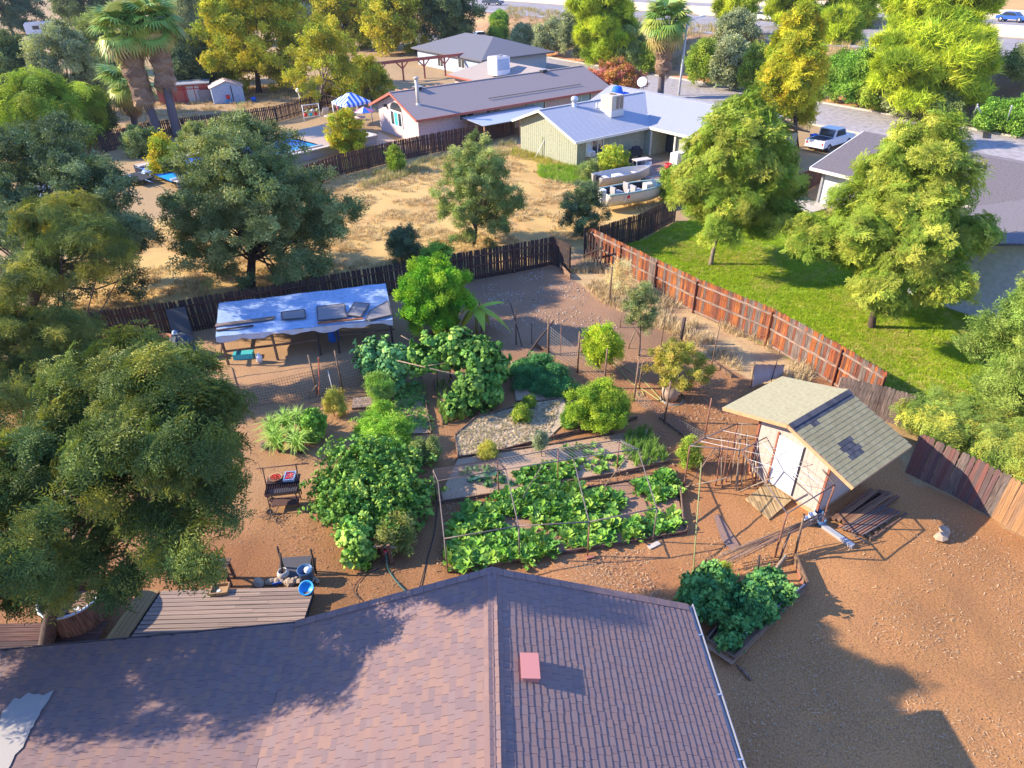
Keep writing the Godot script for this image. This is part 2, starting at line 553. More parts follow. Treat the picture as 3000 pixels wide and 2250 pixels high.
func rosette(called: String, n: int, length: float, width: float, rise: float) -> void:
	var s := begin()
	for i in n:
		var a := TAU * i / n * 2.4 + rf(0, 0.4)
		var d := Vector3(cos(a), rise * rf(0.5, 1.6), sin(a)).normalized()
		var side := Vector3(-sin(a), 0, cos(a)) * width * 0.5 * rf(0.8, 1.2)
		var l := length * rf(0.65, 1.15)
		var p0 := d * l * 0.3
		var p1 := d * l * 0.68 + Vector3.UP * l * 0.03
		var p2 := d * l + Vector3.DOWN * l * rf(0.0, 0.16)
		var cup := Vector3.UP * width * 0.13
		tri(s, Vector3.ZERO, p0 - side * 0.25, p0 + side * 0.25)
		quad(s, p0 - side * 0.25, p1 - side + cup, p1, p0)
		quad(s, p0, p1, p1 + side + cup, p0 + side * 0.25)
		tri(s, p1 - side + cup, p2, p1)
		tri(s, p1, p2, p1 + side + cup)
	finish(called, s)

func needle_cluster(called: String, n: int, length: float, width: float) -> void:
	var s := begin()
	for i in n:
		var d := rdir()
		d = (d + Vector3.UP * 0.7).normalized()
		var at := Vector3(rf(-1, 1), rf(-0.5, 0.5), rf(-1, 1)) * length * 0.7
		var side := side_of(d) * width
		tri(s, at - side, at + d * length * rf(0.7, 1.2), at + side)
	finish(called, s)

func fan_leaf(called: String, seg: int, length: float, hang: float) -> void:
	var s := begin()
	var stem := length * 0.75
	quad(s, Vector3(-0.02, 0, 0), Vector3(-0.015, 0.02, stem), Vector3(0.015, 0.02, stem), Vector3(0.02, 0, 0))
	for i in seg:
		var a := lerpf(-1.9, 1.9, (i + 0.5) / seg)
		var d := Vector3(sin(a), 0, cos(a))
		var side := Vector3(cos(a), 0, -sin(a)) * length * 0.062
		var o := Vector3(0, 0.02, stem)
		var p1 := o + d * length * 0.55 + Vector3.UP * 0.05
		var p2 := o + d * length + Vector3.DOWN * length * hang * rf(0.5, 1.3)
		tri(s, o, p1 - side, p1 + side)
		tri(s, p1 - side, p2, p1 + side)
	finish(called, s)

func make_leaf_meshes() -> void:
	compound_cluster("ash", 5, 5, 0.30, 0.115, 0.032, 0.55)
	compound_cluster("pistache", 7, 5, 0.26, 0.10, 0.034, 0.35)
	compound_cluster("weeping", 5, 6, 0.42, 0.13, 0.032, 1.0)
	broad_cluster("oak", 26, 0.085, 0.05, 0.20)
	broad_cluster("small", 30, 0.065, 0.04, 0.17)
	broad_cluster("broad", 20, 0.13, 0.085, 0.24)
	broad_cluster("lance", 22, 0.17, 0.042, 0.20)
	plate_cluster("plates", 7, 0.10, 0.20)
	plate_cluster("squash", 6, 0.15, 0.26)
	rosette("lettuce", 9, 0.24, 0.13, 0.75)
	rosette("sprout", 7, 0.10, 0.055, 0.5)
	needle_cluster("pine", 46, 0.26, 0.012)
	needle_cluster("twigs", 12, 0.42, 0.008)
	blades("tall_grass", 34, 0.95, 0.026, 0.75, 0.07, 0.9)
	blades("chives", 22, 0.42, 0.012, 0.3, 0.05)
	blades("straw", 13, 0.20, 0.012, 0.9, 0.09)
	blades("weeds", 20, 0.5, 0.012, 0.55, 0.14)
	blades("lawn", 14, 0.065, 0.010, 0.6, 0.07)
	fan_leaf("fan", 22, 0.95, 0.35)
	fan_leaf("fan_dry", 16, 0.85, 0.8)
	var s := begin()
	for i in 3:
		var a := i / 3.0
		var b := (i + 1) / 3.0
		var w := 0.013
		quad(s, Vector3(-w * (1 - absf(a - 0.5)), sin(a * PI) * 0.022, a * 0.13 - 0.065), Vector3(-w * (1 - absf(b - 0.5)), sin(b * PI) * 0.022, b * 0.13 - 0.065), Vector3(w * (1 - absf(b - 0.5)), sin(b * PI) * 0.022 + 0.006, b * 0.13 - 0.065), Vector3(w * (1 - absf(a - 0.5)), sin(a * PI) * 0.022 + 0.006, a * 0.13 - 0.065))
	finish("curl", s)
	for k in 3:
		var st := begin()
		add_lathe(st, Vector3.ZERO, [Vector2(0.001, 0.36), Vector2(0.3, 0.26), Vector2(0.5, 0.02), Vector2(0.36, -0.2), Vector2(0.001, -0.28)], 7, rf(0.75, 1.25), rf(0.75, 1.25))
		finish("stone_%d" % k, st)

func spread_mesh(called: String, mesh: Mesh, m: Material, xfs: Array, cols: Array, parent: Node) -> MultiMeshInstance3D:
	var mm := MultiMesh.new()
	mm.transform_format = MultiMesh.TRANSFORM_3D
	mm.use_colors = true
	mm.mesh = mesh
	mm.instance_count = xfs.size()
	for i in xfs.size():
		mm.set_instance_transform(i, xfs[i])
		mm.set_instance_color(i, cols[i])
	var mi := MultiMeshInstance3D.new()
	mi.multimesh = mm
	mi.material_override = m
	put(mi, called, parent)
	return mi

func tone(pal: Array, t: float) -> Color:
	var x := clampf(t, 0.0, 0.9999) * (pal.size() - 1)
	var i := int(x)
	var a: Color = pal[i]
	return a.lerp(pal[i + 1], x - i)

func turned(up: Vector3, sc: float) -> Basis:
	var y := up.normalized()
	var x := side_of(y).rotated(y, rng.randf() * TAU)
	return Basis(x * sc, y * sc, x.cross(y) * sc)

# lobes: [centre, radii] pairs, relative to the thing's base
func crown(parent: Node, called: String, lobes: Array, clumps: int, per: int, cr: float, leafkind: String, smin: float, smax: float, pal: Array, m: Material, low := -0.75, up := 0.5) -> Array:
	var xfs: Array = []
	var cols: Array = []
	var weights: Array = []
	var total := 0.0
	for l in lobes:
		var r: Vector3 = l[1]
		total += pow(r.x * r.y * r.z, 0.667)
		weights.append(total)
	var heads: Array = []
	for i in clumps:
		var w := rng.randf() * total
		var k := 0
		while weights[k] < w:
			k += 1
		var c: Vector3 = lobes[k][0]
		var r: Vector3 = lobes[k][1]
		var d := rdir()
		while d.y < low and rng.randf() < 0.75:
			d = rdir()
		var p := c + d * r * (1.0 - 0.5 * pow(rng.randf(), 1.7)) * rf(0.92, 1.06)
		if p.y < 0.1:
			p.y = rf(0.1, 0.4)
		heads.append(p)
		var t := rng.randf()
		var br := rf(0.66, 1.25)
		for j in per:
			var q := p + (rdir() * rng.randf() + rdir() * rng.randf()) * cr * 0.62 * Vector3(1, 0.75, 1)
			xfs.append(Transform3D(turned(d * 0.8 + rdir() * 0.7 + Vector3.UP * up, rf(smin, smax)), q))
			var col := tone(pal, t + rf(-0.22, 0.22)) * br * rf(0.85, 1.15)
			cols.append(Color(minf(col.r * LEAF_GAIN, 0.75), minf(col.g * LEAF_GAIN, 0.75), col.b * LEAF_GAIN * 0.85))
	stuff(spread_mesh(called, meshes[leafkind], m, xfs, cols, parent))
	return heads

func limbs(parent: Node, trunk_top: Vector3, heads: Array, every: int, r: float, m: Material, called := "branches") -> void:
	var s := begin(true)
	var i := 0
	while i < heads.size():
		var h: Vector3 = heads[i]
		var from := trunk_top * rf(0.55, 1.15)
		var mid := from.lerp(h, 0.5) + Vector3(rf(-0.3, 0.3), -0.12 * (h - trunk_top).length(), rf(-0.3, 0.3))
		add_tube(s, [from, mid, h], r * 0.8, r * 0.15, 5, false)
		i += every
	obj(called, s, m, parent)

# a tree: base, crown centre and half sizes in metres
func tree(called: String, label: String, base: Vector3, cc: Vector3, rh: float, rv: float, o: Dictionary) -> Node3D:
	rng.seed = o.get("seed", 1) * 7919 + 13
	var t := thing(called, label, o.get("cat", "tree"), base, 0.0, o.get("group", ""))
	var c := cc - base
	var lobes: Array = o.get("lobes", [])
	if lobes.is_empty():
		var n: int = o.get("n", 12) + 10
		var cone: float = o.get("cone", 0.0)
		rh *= lerpf(0.94, 0.82, cone)
		lobes.append([c + Vector3(0, -rv * 0.12 * cone, 0), Vector3(rh, rv, rh) * o.get("core", 0.62)])
		for i in n:
			var a := i * 2.399 + rf(-0.4, 0.4)
			var h := lerpf(lerpf(-0.88, -0.66, cone), 0.90, (i + 0.5) / n)
			var ring := lerpf(sqrt(1.0 - pow(absf(h), 1.35 if h > 0.0 else 3.0)), minf(1.0, (1.0 - h) * 0.62 + 0.1) * sqrt(1.0 - maxf(0.0, -h - 0.4) * 1.2), cone) * rf(0.85, 1.08)
			var f := lerpf(0.22, 0.36, rng.randf()) * lerpf(1.0, 0.55 + 0.45 * (1.0 - h) * 0.5, cone)
			lobes.append([c + Vector3(cos(a) * rh * maxf(0.0, ring - f * 0.85), h * rv * (1.0 - f * 0.5), sin(a) * rh * maxf(0.0, ring - f * 0.85)), Vector3(rh * f, rv * f * 0.8, rh * f)])
	lobes.append_array(lobes_at(base, o.get("extra", [])))
	var heads := crown(t, "crown", lobes, o.get("clumps", 150), o.get("per", 14), o.get("cr", 0.5) * (1.55 if rh < 1.25 else 1.1), o.get("leaf", "oak"), o.get("smin", 0.8), o.get("smax", 1.3), o["pal"], o.get("mat", M["leaf"]), o.get("low", -0.75), o.get("up", 0.5))
	var r: float = o.get("r", 0.16)
	var bark: Material = o.get("bark", M["bark"])
	var top := Vector3(c.x * 0.75, maxf(c.y - rv * 0.25, 0.4), c.z * 0.75)
	var s := begin(true)
	add_tube(s, smooth_path([Vector3(0, -0.1, 0), top * 0.35 + Vector3(rf(-0.15, 0.15), 0, rf(-0.15, 0.15)), top], 4), r * 1.15, r * 0.55, 8)
	obj("trunk", s, bark, t)
	limbs(t, top * 0.8, heads, o.get("every", 7) + 4, r * 0.32, bark)
	if o.has("bare"):
		var xfs: Array = []
		var cols: Array = []
		for h in heads:
			if rng.randf() < o["bare"]:
				xfs.append(Transform3D(turned(rdir() + Vector3.DOWN * 0.3, rf(0.9, 2.0)), h))
				cols.append(Color(0.26, 0.20, 0.17) * rf(0.7, 1.2))
		stuff(spread_mesh("bare_twigs", meshes["twigs"], M["dry"], xfs, cols, t))
	return t

func scatter(called: String, label: String, category: String, leafkind: String, m: Material, poly: PackedVector2Array, count: int, smin: float, smax: float, pal: Array, seed_: int, y := 0.0, holes: Array = [], patchy := 0.0, lie := false) -> Node3D:
	rng.seed = seed_ * 101 + 5
	var n := FastNoiseLite.new()
	n.seed = seed_
	n.frequency = 0.25
	var lo := poly[0]
	var hi := poly[0]
	for p in poly:
		lo = lo.min(p)
		hi = hi.max(p)
	var xfs: Array = []
	var cols: Array = []
	var tries := 0
	while xfs.size() < count and tries < count * 12:
		tries += 1
		var p := Vector2(rf(lo.x, hi.x), rf(lo.y, hi.y))
		if not inside(p, poly):
			continue
		if patchy > 0.0 and n.get_noise_2d(p.x, p.y) + rf(-0.15, 0.15) < patchy - 0.5:
			continue
		var bad := false
		for h in holes:
			if inside(p, h):
				bad = true
		if bad:
			continue
		var up := Vector3.UP + rdir() * (0.15 if not lie else 0.5)
		xfs.append(Transform3D(turned(up, rf(smin, smax)), Vector3(p.x, y + ground_y(p.x, p.y), p.y)))
		var c := tone(pal, rng.randf()) * rf(0.8, 1.2)
		cols.append(Color(c.r, c.g, c.b))
	var o := spread_mesh(called, meshes[leafkind], m, xfs, cols, self)
	tag(o, label, category)
	stuff(o)
	return o

# ---------------------------------------------------------------- ground, street, freeway
const FAR_KERB := [Vector2(-40, -225), Vector2(-5.3, -151), Vector2(9.5, -123.5), Vector2(25.3, -100.3), Vector2(37.5, -81.8), Vector2(48.3, -64.2), Vector2(112, 40)]

func beyond(x: float, z: float) -> float:
	return (x - 31.8) * 0.83 + (z + 89.05) * -0.55

func ground_y(x: float, z: float) -> float:
	var s := beyond(x, z)
	var rise := smoothstep(5.0, 14.0, s) * 4.0
	return rise + smoothstep(66.0, 140.0, s) * 7.0

var patch_noise := FastNoiseLite.new()
var bump_noise := FastNoiseLite.new()
var lawn_poly := PackedVector2Array()
var lot_poly := PackedVector2Array()
var yard_poly := PackedVector2Array()
var strip_poly := PackedVector2Array()

func ground_colour(x: float, z: float) -> Color:
	var n := patch_noise.get_noise_2d(x, z)
	var m := patch_noise.get_noise_2d(x * 4.0 + 70.0, z * 4.0)
	var p := Vector2(x + m * 0.5, z + n * 0.9)
	var s := beyond(x, z)
	var c := Color(0.40, 0.26, 0.12)
	if inside(p, lawn_poly):
		c = Color(0.25, 0.36, 0.02).lerp(Color(0.48, 0.40, 0.08), smoothstep(0.05, 0.6, n + m * 0.5))
	elif inside(p, strip_poly):
		c = Color(0.52, 0.36, 0.17).lerp(Color(0.40, 0.245, 0.12), smoothstep(-0.3, 0.4, m))
	elif inside(p, yard_poly):
		c = Color(0.35, 0.165, 0.065).lerp(Color(0.265, 0.115, 0.045), smoothstep(-0.3, 0.5, n + m * 0.4))
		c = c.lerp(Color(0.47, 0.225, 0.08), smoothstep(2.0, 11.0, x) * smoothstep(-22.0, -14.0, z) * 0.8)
		c = c.lerp(Color(0.36, 0.24, 0.15), smoothstep(-23.0, -29.0, z) * 0.5)
		c *= 1.0 + patch_noise.get_noise_2d(x * 0.45 - 40.0, z * 0.45) * 0.45
		c = c.lerp(Color(0.46, 0.30, 0.14), smoothstep(-1.0, -6.0, x) * smoothstep(-15.0, -18.0, z) * 0.35)
	elif inside(p, lot_poly):
		c = Color(0.60, 0.40, 0.135).lerp(Color(0.50, 0.30, 0.10), smoothstep(-0.3, 0.5, n + m * 0.3))
		c = c.lerp(Color(0.55, 0.33, 0.12), smoothstep(0.1, 0.5, m) * 0.6)
	elif s > 0.0 and s < 5.5:
		c = Color(0.60, 0.27, 0.09)
	elif s >= 5.5:
		c = Color(0.33, 0.20, 0.11).lerp(Color(0.46, 0.31, 0.14), smoothstep(-0.3, 0.5, n))
		if s > 66.0:
			c = Color(0.50, 0.31, 0.12)
	return c * (1.0 + m * 0.14)

func steps(spans: Array) -> PackedFloat32Array:
	var out := PackedFloat32Array()
	for s in spans:
		var v: float = s[0]
		while v < s[1] - 0.001:
			out.append(v)
			v += s[2]
	out.append(spans[-1][1])
	return out

func setting() -> void:
	patch_noise.seed = 5
	patch_noise.frequency = 0.11
	patch_noise.fractal_octaves = 4
	bump_noise.seed = 8
	bump_noise.frequency = 0.55
	bump_noise.fractal_octaves = 4
	lawn_poly = flat_poly([v3(5.23,0.0,-39.18), v3(9.56,0.0,-31.12), v3(12.17,0.0,-27.56), v3(13.91,0.0,-24.06), v3(14.75,0.0,-22.01), v3(15.86,0.0,-19.54), v3(19.86,0.0,-18.30), v3(24.31,0.0,-27.72), v3(22.43,0.0,-30.37), v3(22.04,0.0,-36.95), v3(22.23,0.0,-47.21), v3(20.10,0.0,-46.87), v3(11.57,0.0,-44.14), v3(8.74,0.0,-41.05)])
	lot_poly = flat_poly([v3(-20.92,0.0,-28.99), v3(2.67,0.0,-37.53), v3(4.79,0.0,-39.98), v3(8.41,0.0,-40.91), v3(11.39,0.0,-44.34), v3(11.45,0.0,-50.29), v3(6.23,0.0,-58.20), v3(0.90,0.0,-65.40), v3(-3.68,0.0,-66.23), v3(-14.04,0.0,-57.82), v3(-20.08,0.0,-47.52), v3(-28.32,0.0,-47.17), v3(-26.85,0.0,-31.50)])
	yard_poly = flat_poly([v3(-30.63,0.0,-27.09), v3(-20.80,0.0,-28.75), v3(2.66,0.0,-37.39), v3(5.04,0.0,-38.82), v3(9.47,0.0,-30.75), v3(12.07,0.0,-27.25), v3(13.79,0.0,-23.77), v3(14.57,0.0,-21.63), v3(14.04,0.0,-18.02), v3(16.10,0.0,-14.82), v3(19.41,0.0,-10.71), Vector3(25, 0, 0), Vector3(-25, 0, 0)])
	strip_poly = flat_poly([v3(3.58,0.0,-36.11), v3(5.03,0.0,-38.67), v3(9.47,0.0,-30.75), v3(12.07,0.0,-27.25), v3(13.30,0.0,-24.54), v3(11.58,0.0,-23.17), v3(10.00,0.0,-25.08), v3(8.38,0.0,-27.89), v3(5.11,0.0,-31.81)])
	var xs := steps([[-900, -300, 60.0], [-300, -70, 12.0], [-70, -24, 1.5], [-24, 26, 0.22], [26, 70, 1.5], [70, 300, 6.0], [300, 900, 60.0]])
	var zs := steps([[-900, -320, 58.0], [-320, -200, 8.0], [-200, -110, 2.5], [-110, -46, 1.0], [-46, -2, 0.22], [-2, 60, 8.0]])
	var s := begin(true)
	var grid: Array = []
	var cols: Array = []
	for z in zs:
		var row := PackedVector3Array()
		var crow := PackedColorArray()
		for x in xs:
			var y := ground_y(x, z)
			if absf(x) < 24.0 and z > -46.0 and z < -2.0:
				y += bump_noise.get_noise_2d(x, z) * 0.05
			row.append(Vector3(x, y, z))
			crow.append(ground_colour(x, z))
		grid.append(row)
		cols.append(crow)
	s.set_smooth_group(0)
	for j in zs.size():
		for i in xs.size():
			s.set_color(cols[j][i])
			s.add_vertex(grid[j][i])
	var w := xs.size()
	for j in zs.size() - 1:
		for i in w - 1:
			var a := j * w + i
			s.add_index(a)
			s.add_index(a + 1)
			s.add_index(a + w + 1)
			s.add_index(a)
			s.add_index(a + w + 1)
			s.add_index(a + w)
	s.generate_normals()
	var g := MeshInstance3D.new()
	g.mesh = s.commit()
	g.material_override = M["ground"]
	put(g, "ground", self)
	structure(g)
	# the street and its kerbs
	var near: Array = []
	var far: Array = []
	for i in FAR_KERB.size():
		var d: Vector2 = (FAR_KERB[mini(i + 1, 6)] - FAR_KERB[maxi(i - 1, 0)]).normalized()
		var nrm := Vector2(d.y, -d.x)
		far.append(FAR_KERB[i])
		near.append(FAR_KERB[i] - nrm * -10.2 if nrm.x < 0 else FAR_KERB[i] - nrm * 10.2)
	var st := begin()
	for i in 6:
		quad(st, up3(far[i], 0.02), up3(far[i + 1], 0.02), up3(near[i + 1], 0.02), up3(near[i], 0.02))
	structure(obj("street", st, M["asphalt"], self))
	for side in 2:
		var kb := begin()
		var line: Array = far if side == 0 else near
		for i in 6:
			var a := up3(line[i], 0.07)
			var b := up3(line[i + 1], 0.07)
			add_box(kb, Transform3D(Basis.looking_at(b - a, Vector3.UP), (a + b) * 0.5), Vector3(0.45, 0.17, (b - a).length() + 0.1))
		structure(obj("kerb", kb, M["concrete"], self))
	var gut := block("storm_drain", v3(45.59,0.09,-65.27), Vector3(2.2, 0.12, 0.5), M["dark"], self, deg_to_rad(58))
	structure(gut)
	# freeway: two carriageways along the street, with barriers
	var fd := Vector2(0.555, 0.832)
	var fn := Vector2(0.832, -0.555)
	var o := Vector2(31.8, -89.05)
	var fw := begin()
	for strip in [[15.5, 39.4], [41.4, 64.0]]:
		for k in 20:
			var t0 := -260.0 + k * 26.0
			var q := func(t: float, e: float) -> Vector3: return up3(o + fd * t + fn * e, 4.03)
			quad(fw, q.call(t0, strip[1]), q.call(t0 + 26, strip[1]), q.call(t0 + 26, strip[0]), q.call(t0, strip[0]))
	structure(obj("freeway", fw, M["freeway"], self))
	for l in [[17.2, "white_line"], [38.2, "yellow_line"], [43.0, "yellow_line"], [62.0, "white_line"]]:
		var ln := begin()
		var a := up3(o + fd * -200.0 + fn * l[0], 4.045)
		var b := up3(o + fd * 160.0 + fn * l[0], 4.045)
		var w2 := Vector3(fn.x, 0, fn.y) * 0.11
		quad(ln, a - w2, b - w2, b + w2, a + w2)
		structure(obj("lane_line", ln, M[l[1]], self))
	for e in [40.4, 65.0]:
		var prof := [Vector2(0.35, 0), Vector2(0.35, 0.1), Vector2(0.14, 0.4), Vector2(0.1, 1.15), Vector2(-0.1, 1.15), Vector2(-0.14, 0.4), Vector2(-0.35, 0.1), Vector2(-0.35, 0)]
		var br := begin()
		for k in prof.size() - 1:
			var p: Vector2 = prof[k]
			var q2: Vector2 = prof[k + 1]
			var at := func(t: float, v: Vector2) -> Vector3: return up3(o + fd * t + fn * (e + v.x), 4.0 + v.y * 1.25)
			quad(br, at.call(-200.0, p), at.call(160.0, p), at.call(160.0, q2), at.call(-200.0, q2))
		var b2 := obj("concrete_barrier", br, M["barrier"], self)
		tag(b2, "long pale concrete barrier between the freeway carriageways" if e < 50 else "long pale concrete barrier along the far edge of the freeway", "barrier", "freeway barriers")
	# painted marks on the asphalt near the right edge
	var mk := begin()
	var mo := v3(41.10,0.04,-56.59)
	var mx := Vector3(0.80, 0, 0.60)
	var mz := Vector3(0.60, 0, -0.80)
	for r in [[-0.9, 0.0, 0.16, 1.3], [-0.3, 0.0, 0.16, 1.1], [0.05, 0.0, 0.16, 1.1], [-0.3, 0.95, 0.5, 0.2], [0.55, 0.0, 0.16, 1.3], [0.9, 0.0, 0.16, 1.1], [0.55, 1.1, 0.5, 0.2]]:
		var a2: Vector3 = mo + mx * r[0] + mz * r[1]
		quad(mk, a2, a2 + mz * r[3], a2 + mz * r[3] + mx * r[2], a2 + mx * r[2])
	structure(obj("road_marking", mk, M["white_line"], self))

func up3(p: Vector2, y: float) -> Vector3:
	return Vector3(p.x, y, p.y)

# ---------------------------------------------------------------- our roof, in front
func our_house() -> void:
	rng.seed = 31
	var yaw := deg_to_rad(-1.5)
	var t := thing("ranch_house", "brown shingled ranch house in the foreground, seen from above its ridge", "house", Vector3(3.774, 0, -9.63), -yaw)
	# local: x to the right of the gutter, z towards the camera, gutter edge at x = 0
	var deep := 13.0
	var eave := 3.7
	var ridge_x := -4.30
	var ridge_y := 5.18
	var break_x := -8.62
	var break_y := 3.78
	var left_x := -18.0
	var left_y := 3.13
	var wall := begin()
	boxat(wall, Vector3(-7.3, 1.55, deep / 2 + 0.35), Vector3(13.4, 3.1, deep - 0.7))
	obj("wall", wall, M["house_wall"], t)
	var roof := begin()
	var secs := [[0.0, eave, ridge_x, ridge_y], [ridge_x, ridge_y, break_x, break_y], [break_x, break_y, left_x, left_y]]
	for q in secs:
		for lay in [-0.02, -0.16]:
			quad(roof, Vector3(q[0], q[1] + lay, 0), Vector3(q[2], q[3] + lay, 0), Vector3(q[2], q[3] + lay, deep), Vector3(q[0], q[1] + lay, deep))
		quad(roof, Vector3(q[0], q[1] - 0.02, 0), Vector3(q[2], q[3] - 0.02, 0), Vector3(q[2], q[3] - 0.16, 0), Vector3(q[0], q[1] - 0.16, 0))
	quad(roof, Vector3(0, eave - 0.02, 0), Vector3(0, eave - 0.02, deep), Vector3(0, eave - 0.16, deep), Vector3(0, eave - 0.16, 0))
	var rf_node := obj("roof", roof, M["roof_felt"], t)
	# shingles: [distance to camera, xform]
	var all: Array = []
	for k in 3:
		var q: Array = secs[k]
		var hi := Vector3(q[0], q[1], 0) if q[1] > q[3] else Vector3(q[2], q[3], 0)
		var lo := Vector3(q[2], q[3], 0) if q[1] > q[3] else Vector3(q[0], q[1], 0)
		var run := hi - lo
		var exposure := 0.132
		var rows := int(run.length() / exposure) + 1
		var d := run.normalized()
		var nrm := Vector3(0, 0, 1).cross(d)
		if nrm.y < 0:
			nrm = -nrm
		for r in rows:
			var base := lo + d * (r * exposure)
			if (base - lo).length() > run.length() - 0.05:
				continue
			var z := 0.0 - rf(0.0, 0.25)
			while z < 7.4:
				var len := rf(0.12, 0.26)
				var z0 := maxf(z, 0.02)
				var z1 := z + len - 0.006
				if z1 - z0 > 0.03:
					var thick := rf(0.004, 0.008) if k > 0 else rf(0.0105, 0.0125)
					var jag := rf(-0.006, 0.010)
					var c := base + d * (exposure * 0.5 - jag + 0.012) + nrm * (thick * 0.5 + 0.002) + Vector3(0, 0, (z0 + z1) * 0.5)
					var tilt := d.rotated(Vector3(0, 0, 1), 0.0)
					var bb := Basis(tilt * (exposure + 0.02), nrm * thick, Vector3(0, 0, z1 - z0))
					bb = Basis((d - nrm * (0.085 if k == 0 else 0.035)).normalized() * (exposure + 0.024 + jag), nrm * thick, Vector3(0, 0, z1 - z0))
					var world := t.transform * c
					if world.x > -15.0:
						all.append([world.distance_to(Vector3(0, 16, 0)), Transform3D(bb, c), rng.randi() % 7 if k > 0 else [0, 1, 4, 1, 0, 3][rng.randi() % 6]])
				z += len
	all.sort_custom(func(a, b): return a[0] < b[0])
	var rest: Array = []
	for i in 7:
		rest.append(begin())
	for i in all.size():
		var e: Array = all[i]
		if i < 300:
			shape("shingle", unit_box, M["shingle"][e[2]], rf_node, e[1])
		else:
			add_box(rest[e[2]], e[1], Vector3.ONE)
	for i in 7:
		stuff(obj("shingle_courses", rest[i], M["shingle"][i], rf_node))
	# ridge caps and rake caps
	var z2 := -0.03
	while z2 < 7.6:
		for e2 in [-1.0, 1.0]:
			var dd := Vector3(e2, -0.335, 0).normalized()
			var c2 := Vector3(ridge_x, ridge_y + 0.014, z2 + 0.075) + dd * 0.085
			var nn := Vector3(0.335 * e2, 1, 0).normalized()
			var bz := Vector3(0, -0.05, 1).normalized()
			shape("ridge_cap", unit_box, M["cap"][rng.randi() % 2], rf_node, Transform3D(Basis(dd * 0.19, bz.cross(dd) * 0.014 * e2, bz * 0.19), c2))
		z2 += 0.15
	for k in 2:
		var q: Array = secs[k]
		var a := Vector3(q[0], q[1] + 0.024, 0.06)
		var b := Vector3(q[2], q[3] + 0.024, 0.06)
		var n := int((b - a).length() / 0.24)
		for i in n:
			shape("rake_cap", unit_box, M["cap"][i % 2], rf_node, board_xf(a.lerp(b, (i + 0.03) / n), a.lerp(b, (i + 1.0) / n) + Vector3(0, 0.006, 0), 0.17, 0.02))
	board("rake_board", Vector3(0.02, eave - 0.1, -0.03), Vector3(ridge_x, ridge_y - 0.1, -0.03), 0.03, 0.17, M["fascia_dark"], t, Vector3(0, 1, 0))
	board("rake_board", Vector3(ridge_x, ridge_y - 0.1, -0.03), Vector3(break_x, break_y - 0.1, -0.03), 0.03, 0.17, M["fascia_dark"], t, Vector3(0, 1, 0))
	board("rake_board", Vector3(break_x, break_y - 0.1, -0.03), Vector3(left_x, left_y - 0.1, -0.03), 0.03, 0.17, M["fascia_dark"], t, Vector3(0, 1, 0))
	# gutter with straps
	var g := begin()
	var gp := [Vector2(0.0, 0.0), Vector2(0.012, -0.10), Vector2(0.10, -0.10), Vector2(0.125, 0.005), Vector2(0.105, 0.008), Vector2(0.09, -0.085), Vector2(0.025, -0.085), Vector2(0.016, 0.0)]
	for i in gp.size() - 1:
		var p: Vector2 = gp[i]
		var q2: Vector2 = gp[i + 1]
		quad(g, Vector3(p.x + 0.005, eave + p.y - 0.01, -0.05), Vector3(p.x + 0.005, eave + p.y - 0.01, deep), Vector3(q2.x + 0.005, eave + q2.y - 0.01, deep), Vector3(q2.x + 0.005, eave + q2.y - 0.01, -0.05))
	var gut := obj("gutter", g, M["gutter"], t)
	for z3 in [0.75, 2.1, 3.35, 4.6]:
		block("strap", Vector3(0.06, eave + 0.004, z3), Vector3(0.13, 0.006, 0.03), M["steel"], gut)
	# square vent hood on the right slope
	var vx := ridge_x + 0.66
	var vs := begin()
	var vc := Vector3(vx, ridge_y - 0.335 * 0.66, 2.22)
	add_box(vs, Transform3D(Basis(Vector3(0, 0, 1), -0.12), vc + Vector3(0, 0.06, 0)), Vector3(0.30, 0.16, 0.46))
	var vent := obj("roof_vent", vs, M["vent_red"], t)
	shape("hood", unit_box, M["vent_red"], vent, Transform3D(Basis(Vector3(0, 0, 1), -0.12) * Basis.from_scale(Vector3(0.34, 0.02, 0.52)), vc + Vector3(0.0, 0.15, 0)))
	# worn patch where the old underlay shows
	var patch := begin()
	var pc := Vector2(-13.75, 2.03)
	var rim: Array = []
	for i in 44:
		var a3 := TAU * i / 44
		var hx := 0.42 / maxf(absf(cos(a3)), 0.001)
		var hz := 0.85 / maxf(absf(sin(a3)), 0.001)
		var rr := minf(hx, hz) * rf(0.86, 1.05)
		var pp := pc + Vector2(cos(a3), sin(a3)) * rr
		var sl := (left_y - break_y) / (left_x - break_x)
		rim.append(Vector3(pp.x, break_y + (pp.x - break_x) * sl + 0.034, pp.y))
	for i in 44:
		tri(patch, Vector3(pc.x, break_y + (pc.x - break_x) * (left_y - break_y) / (left_x - break_x) + 0.034, pc.y), rim[i], rim[(i + 1) % 44])
	var pn := obj("worn_patch", patch, M["roof_patch"], rf_node)
	pn.set_meta("label", "pale worn patch where the shingles are gone")

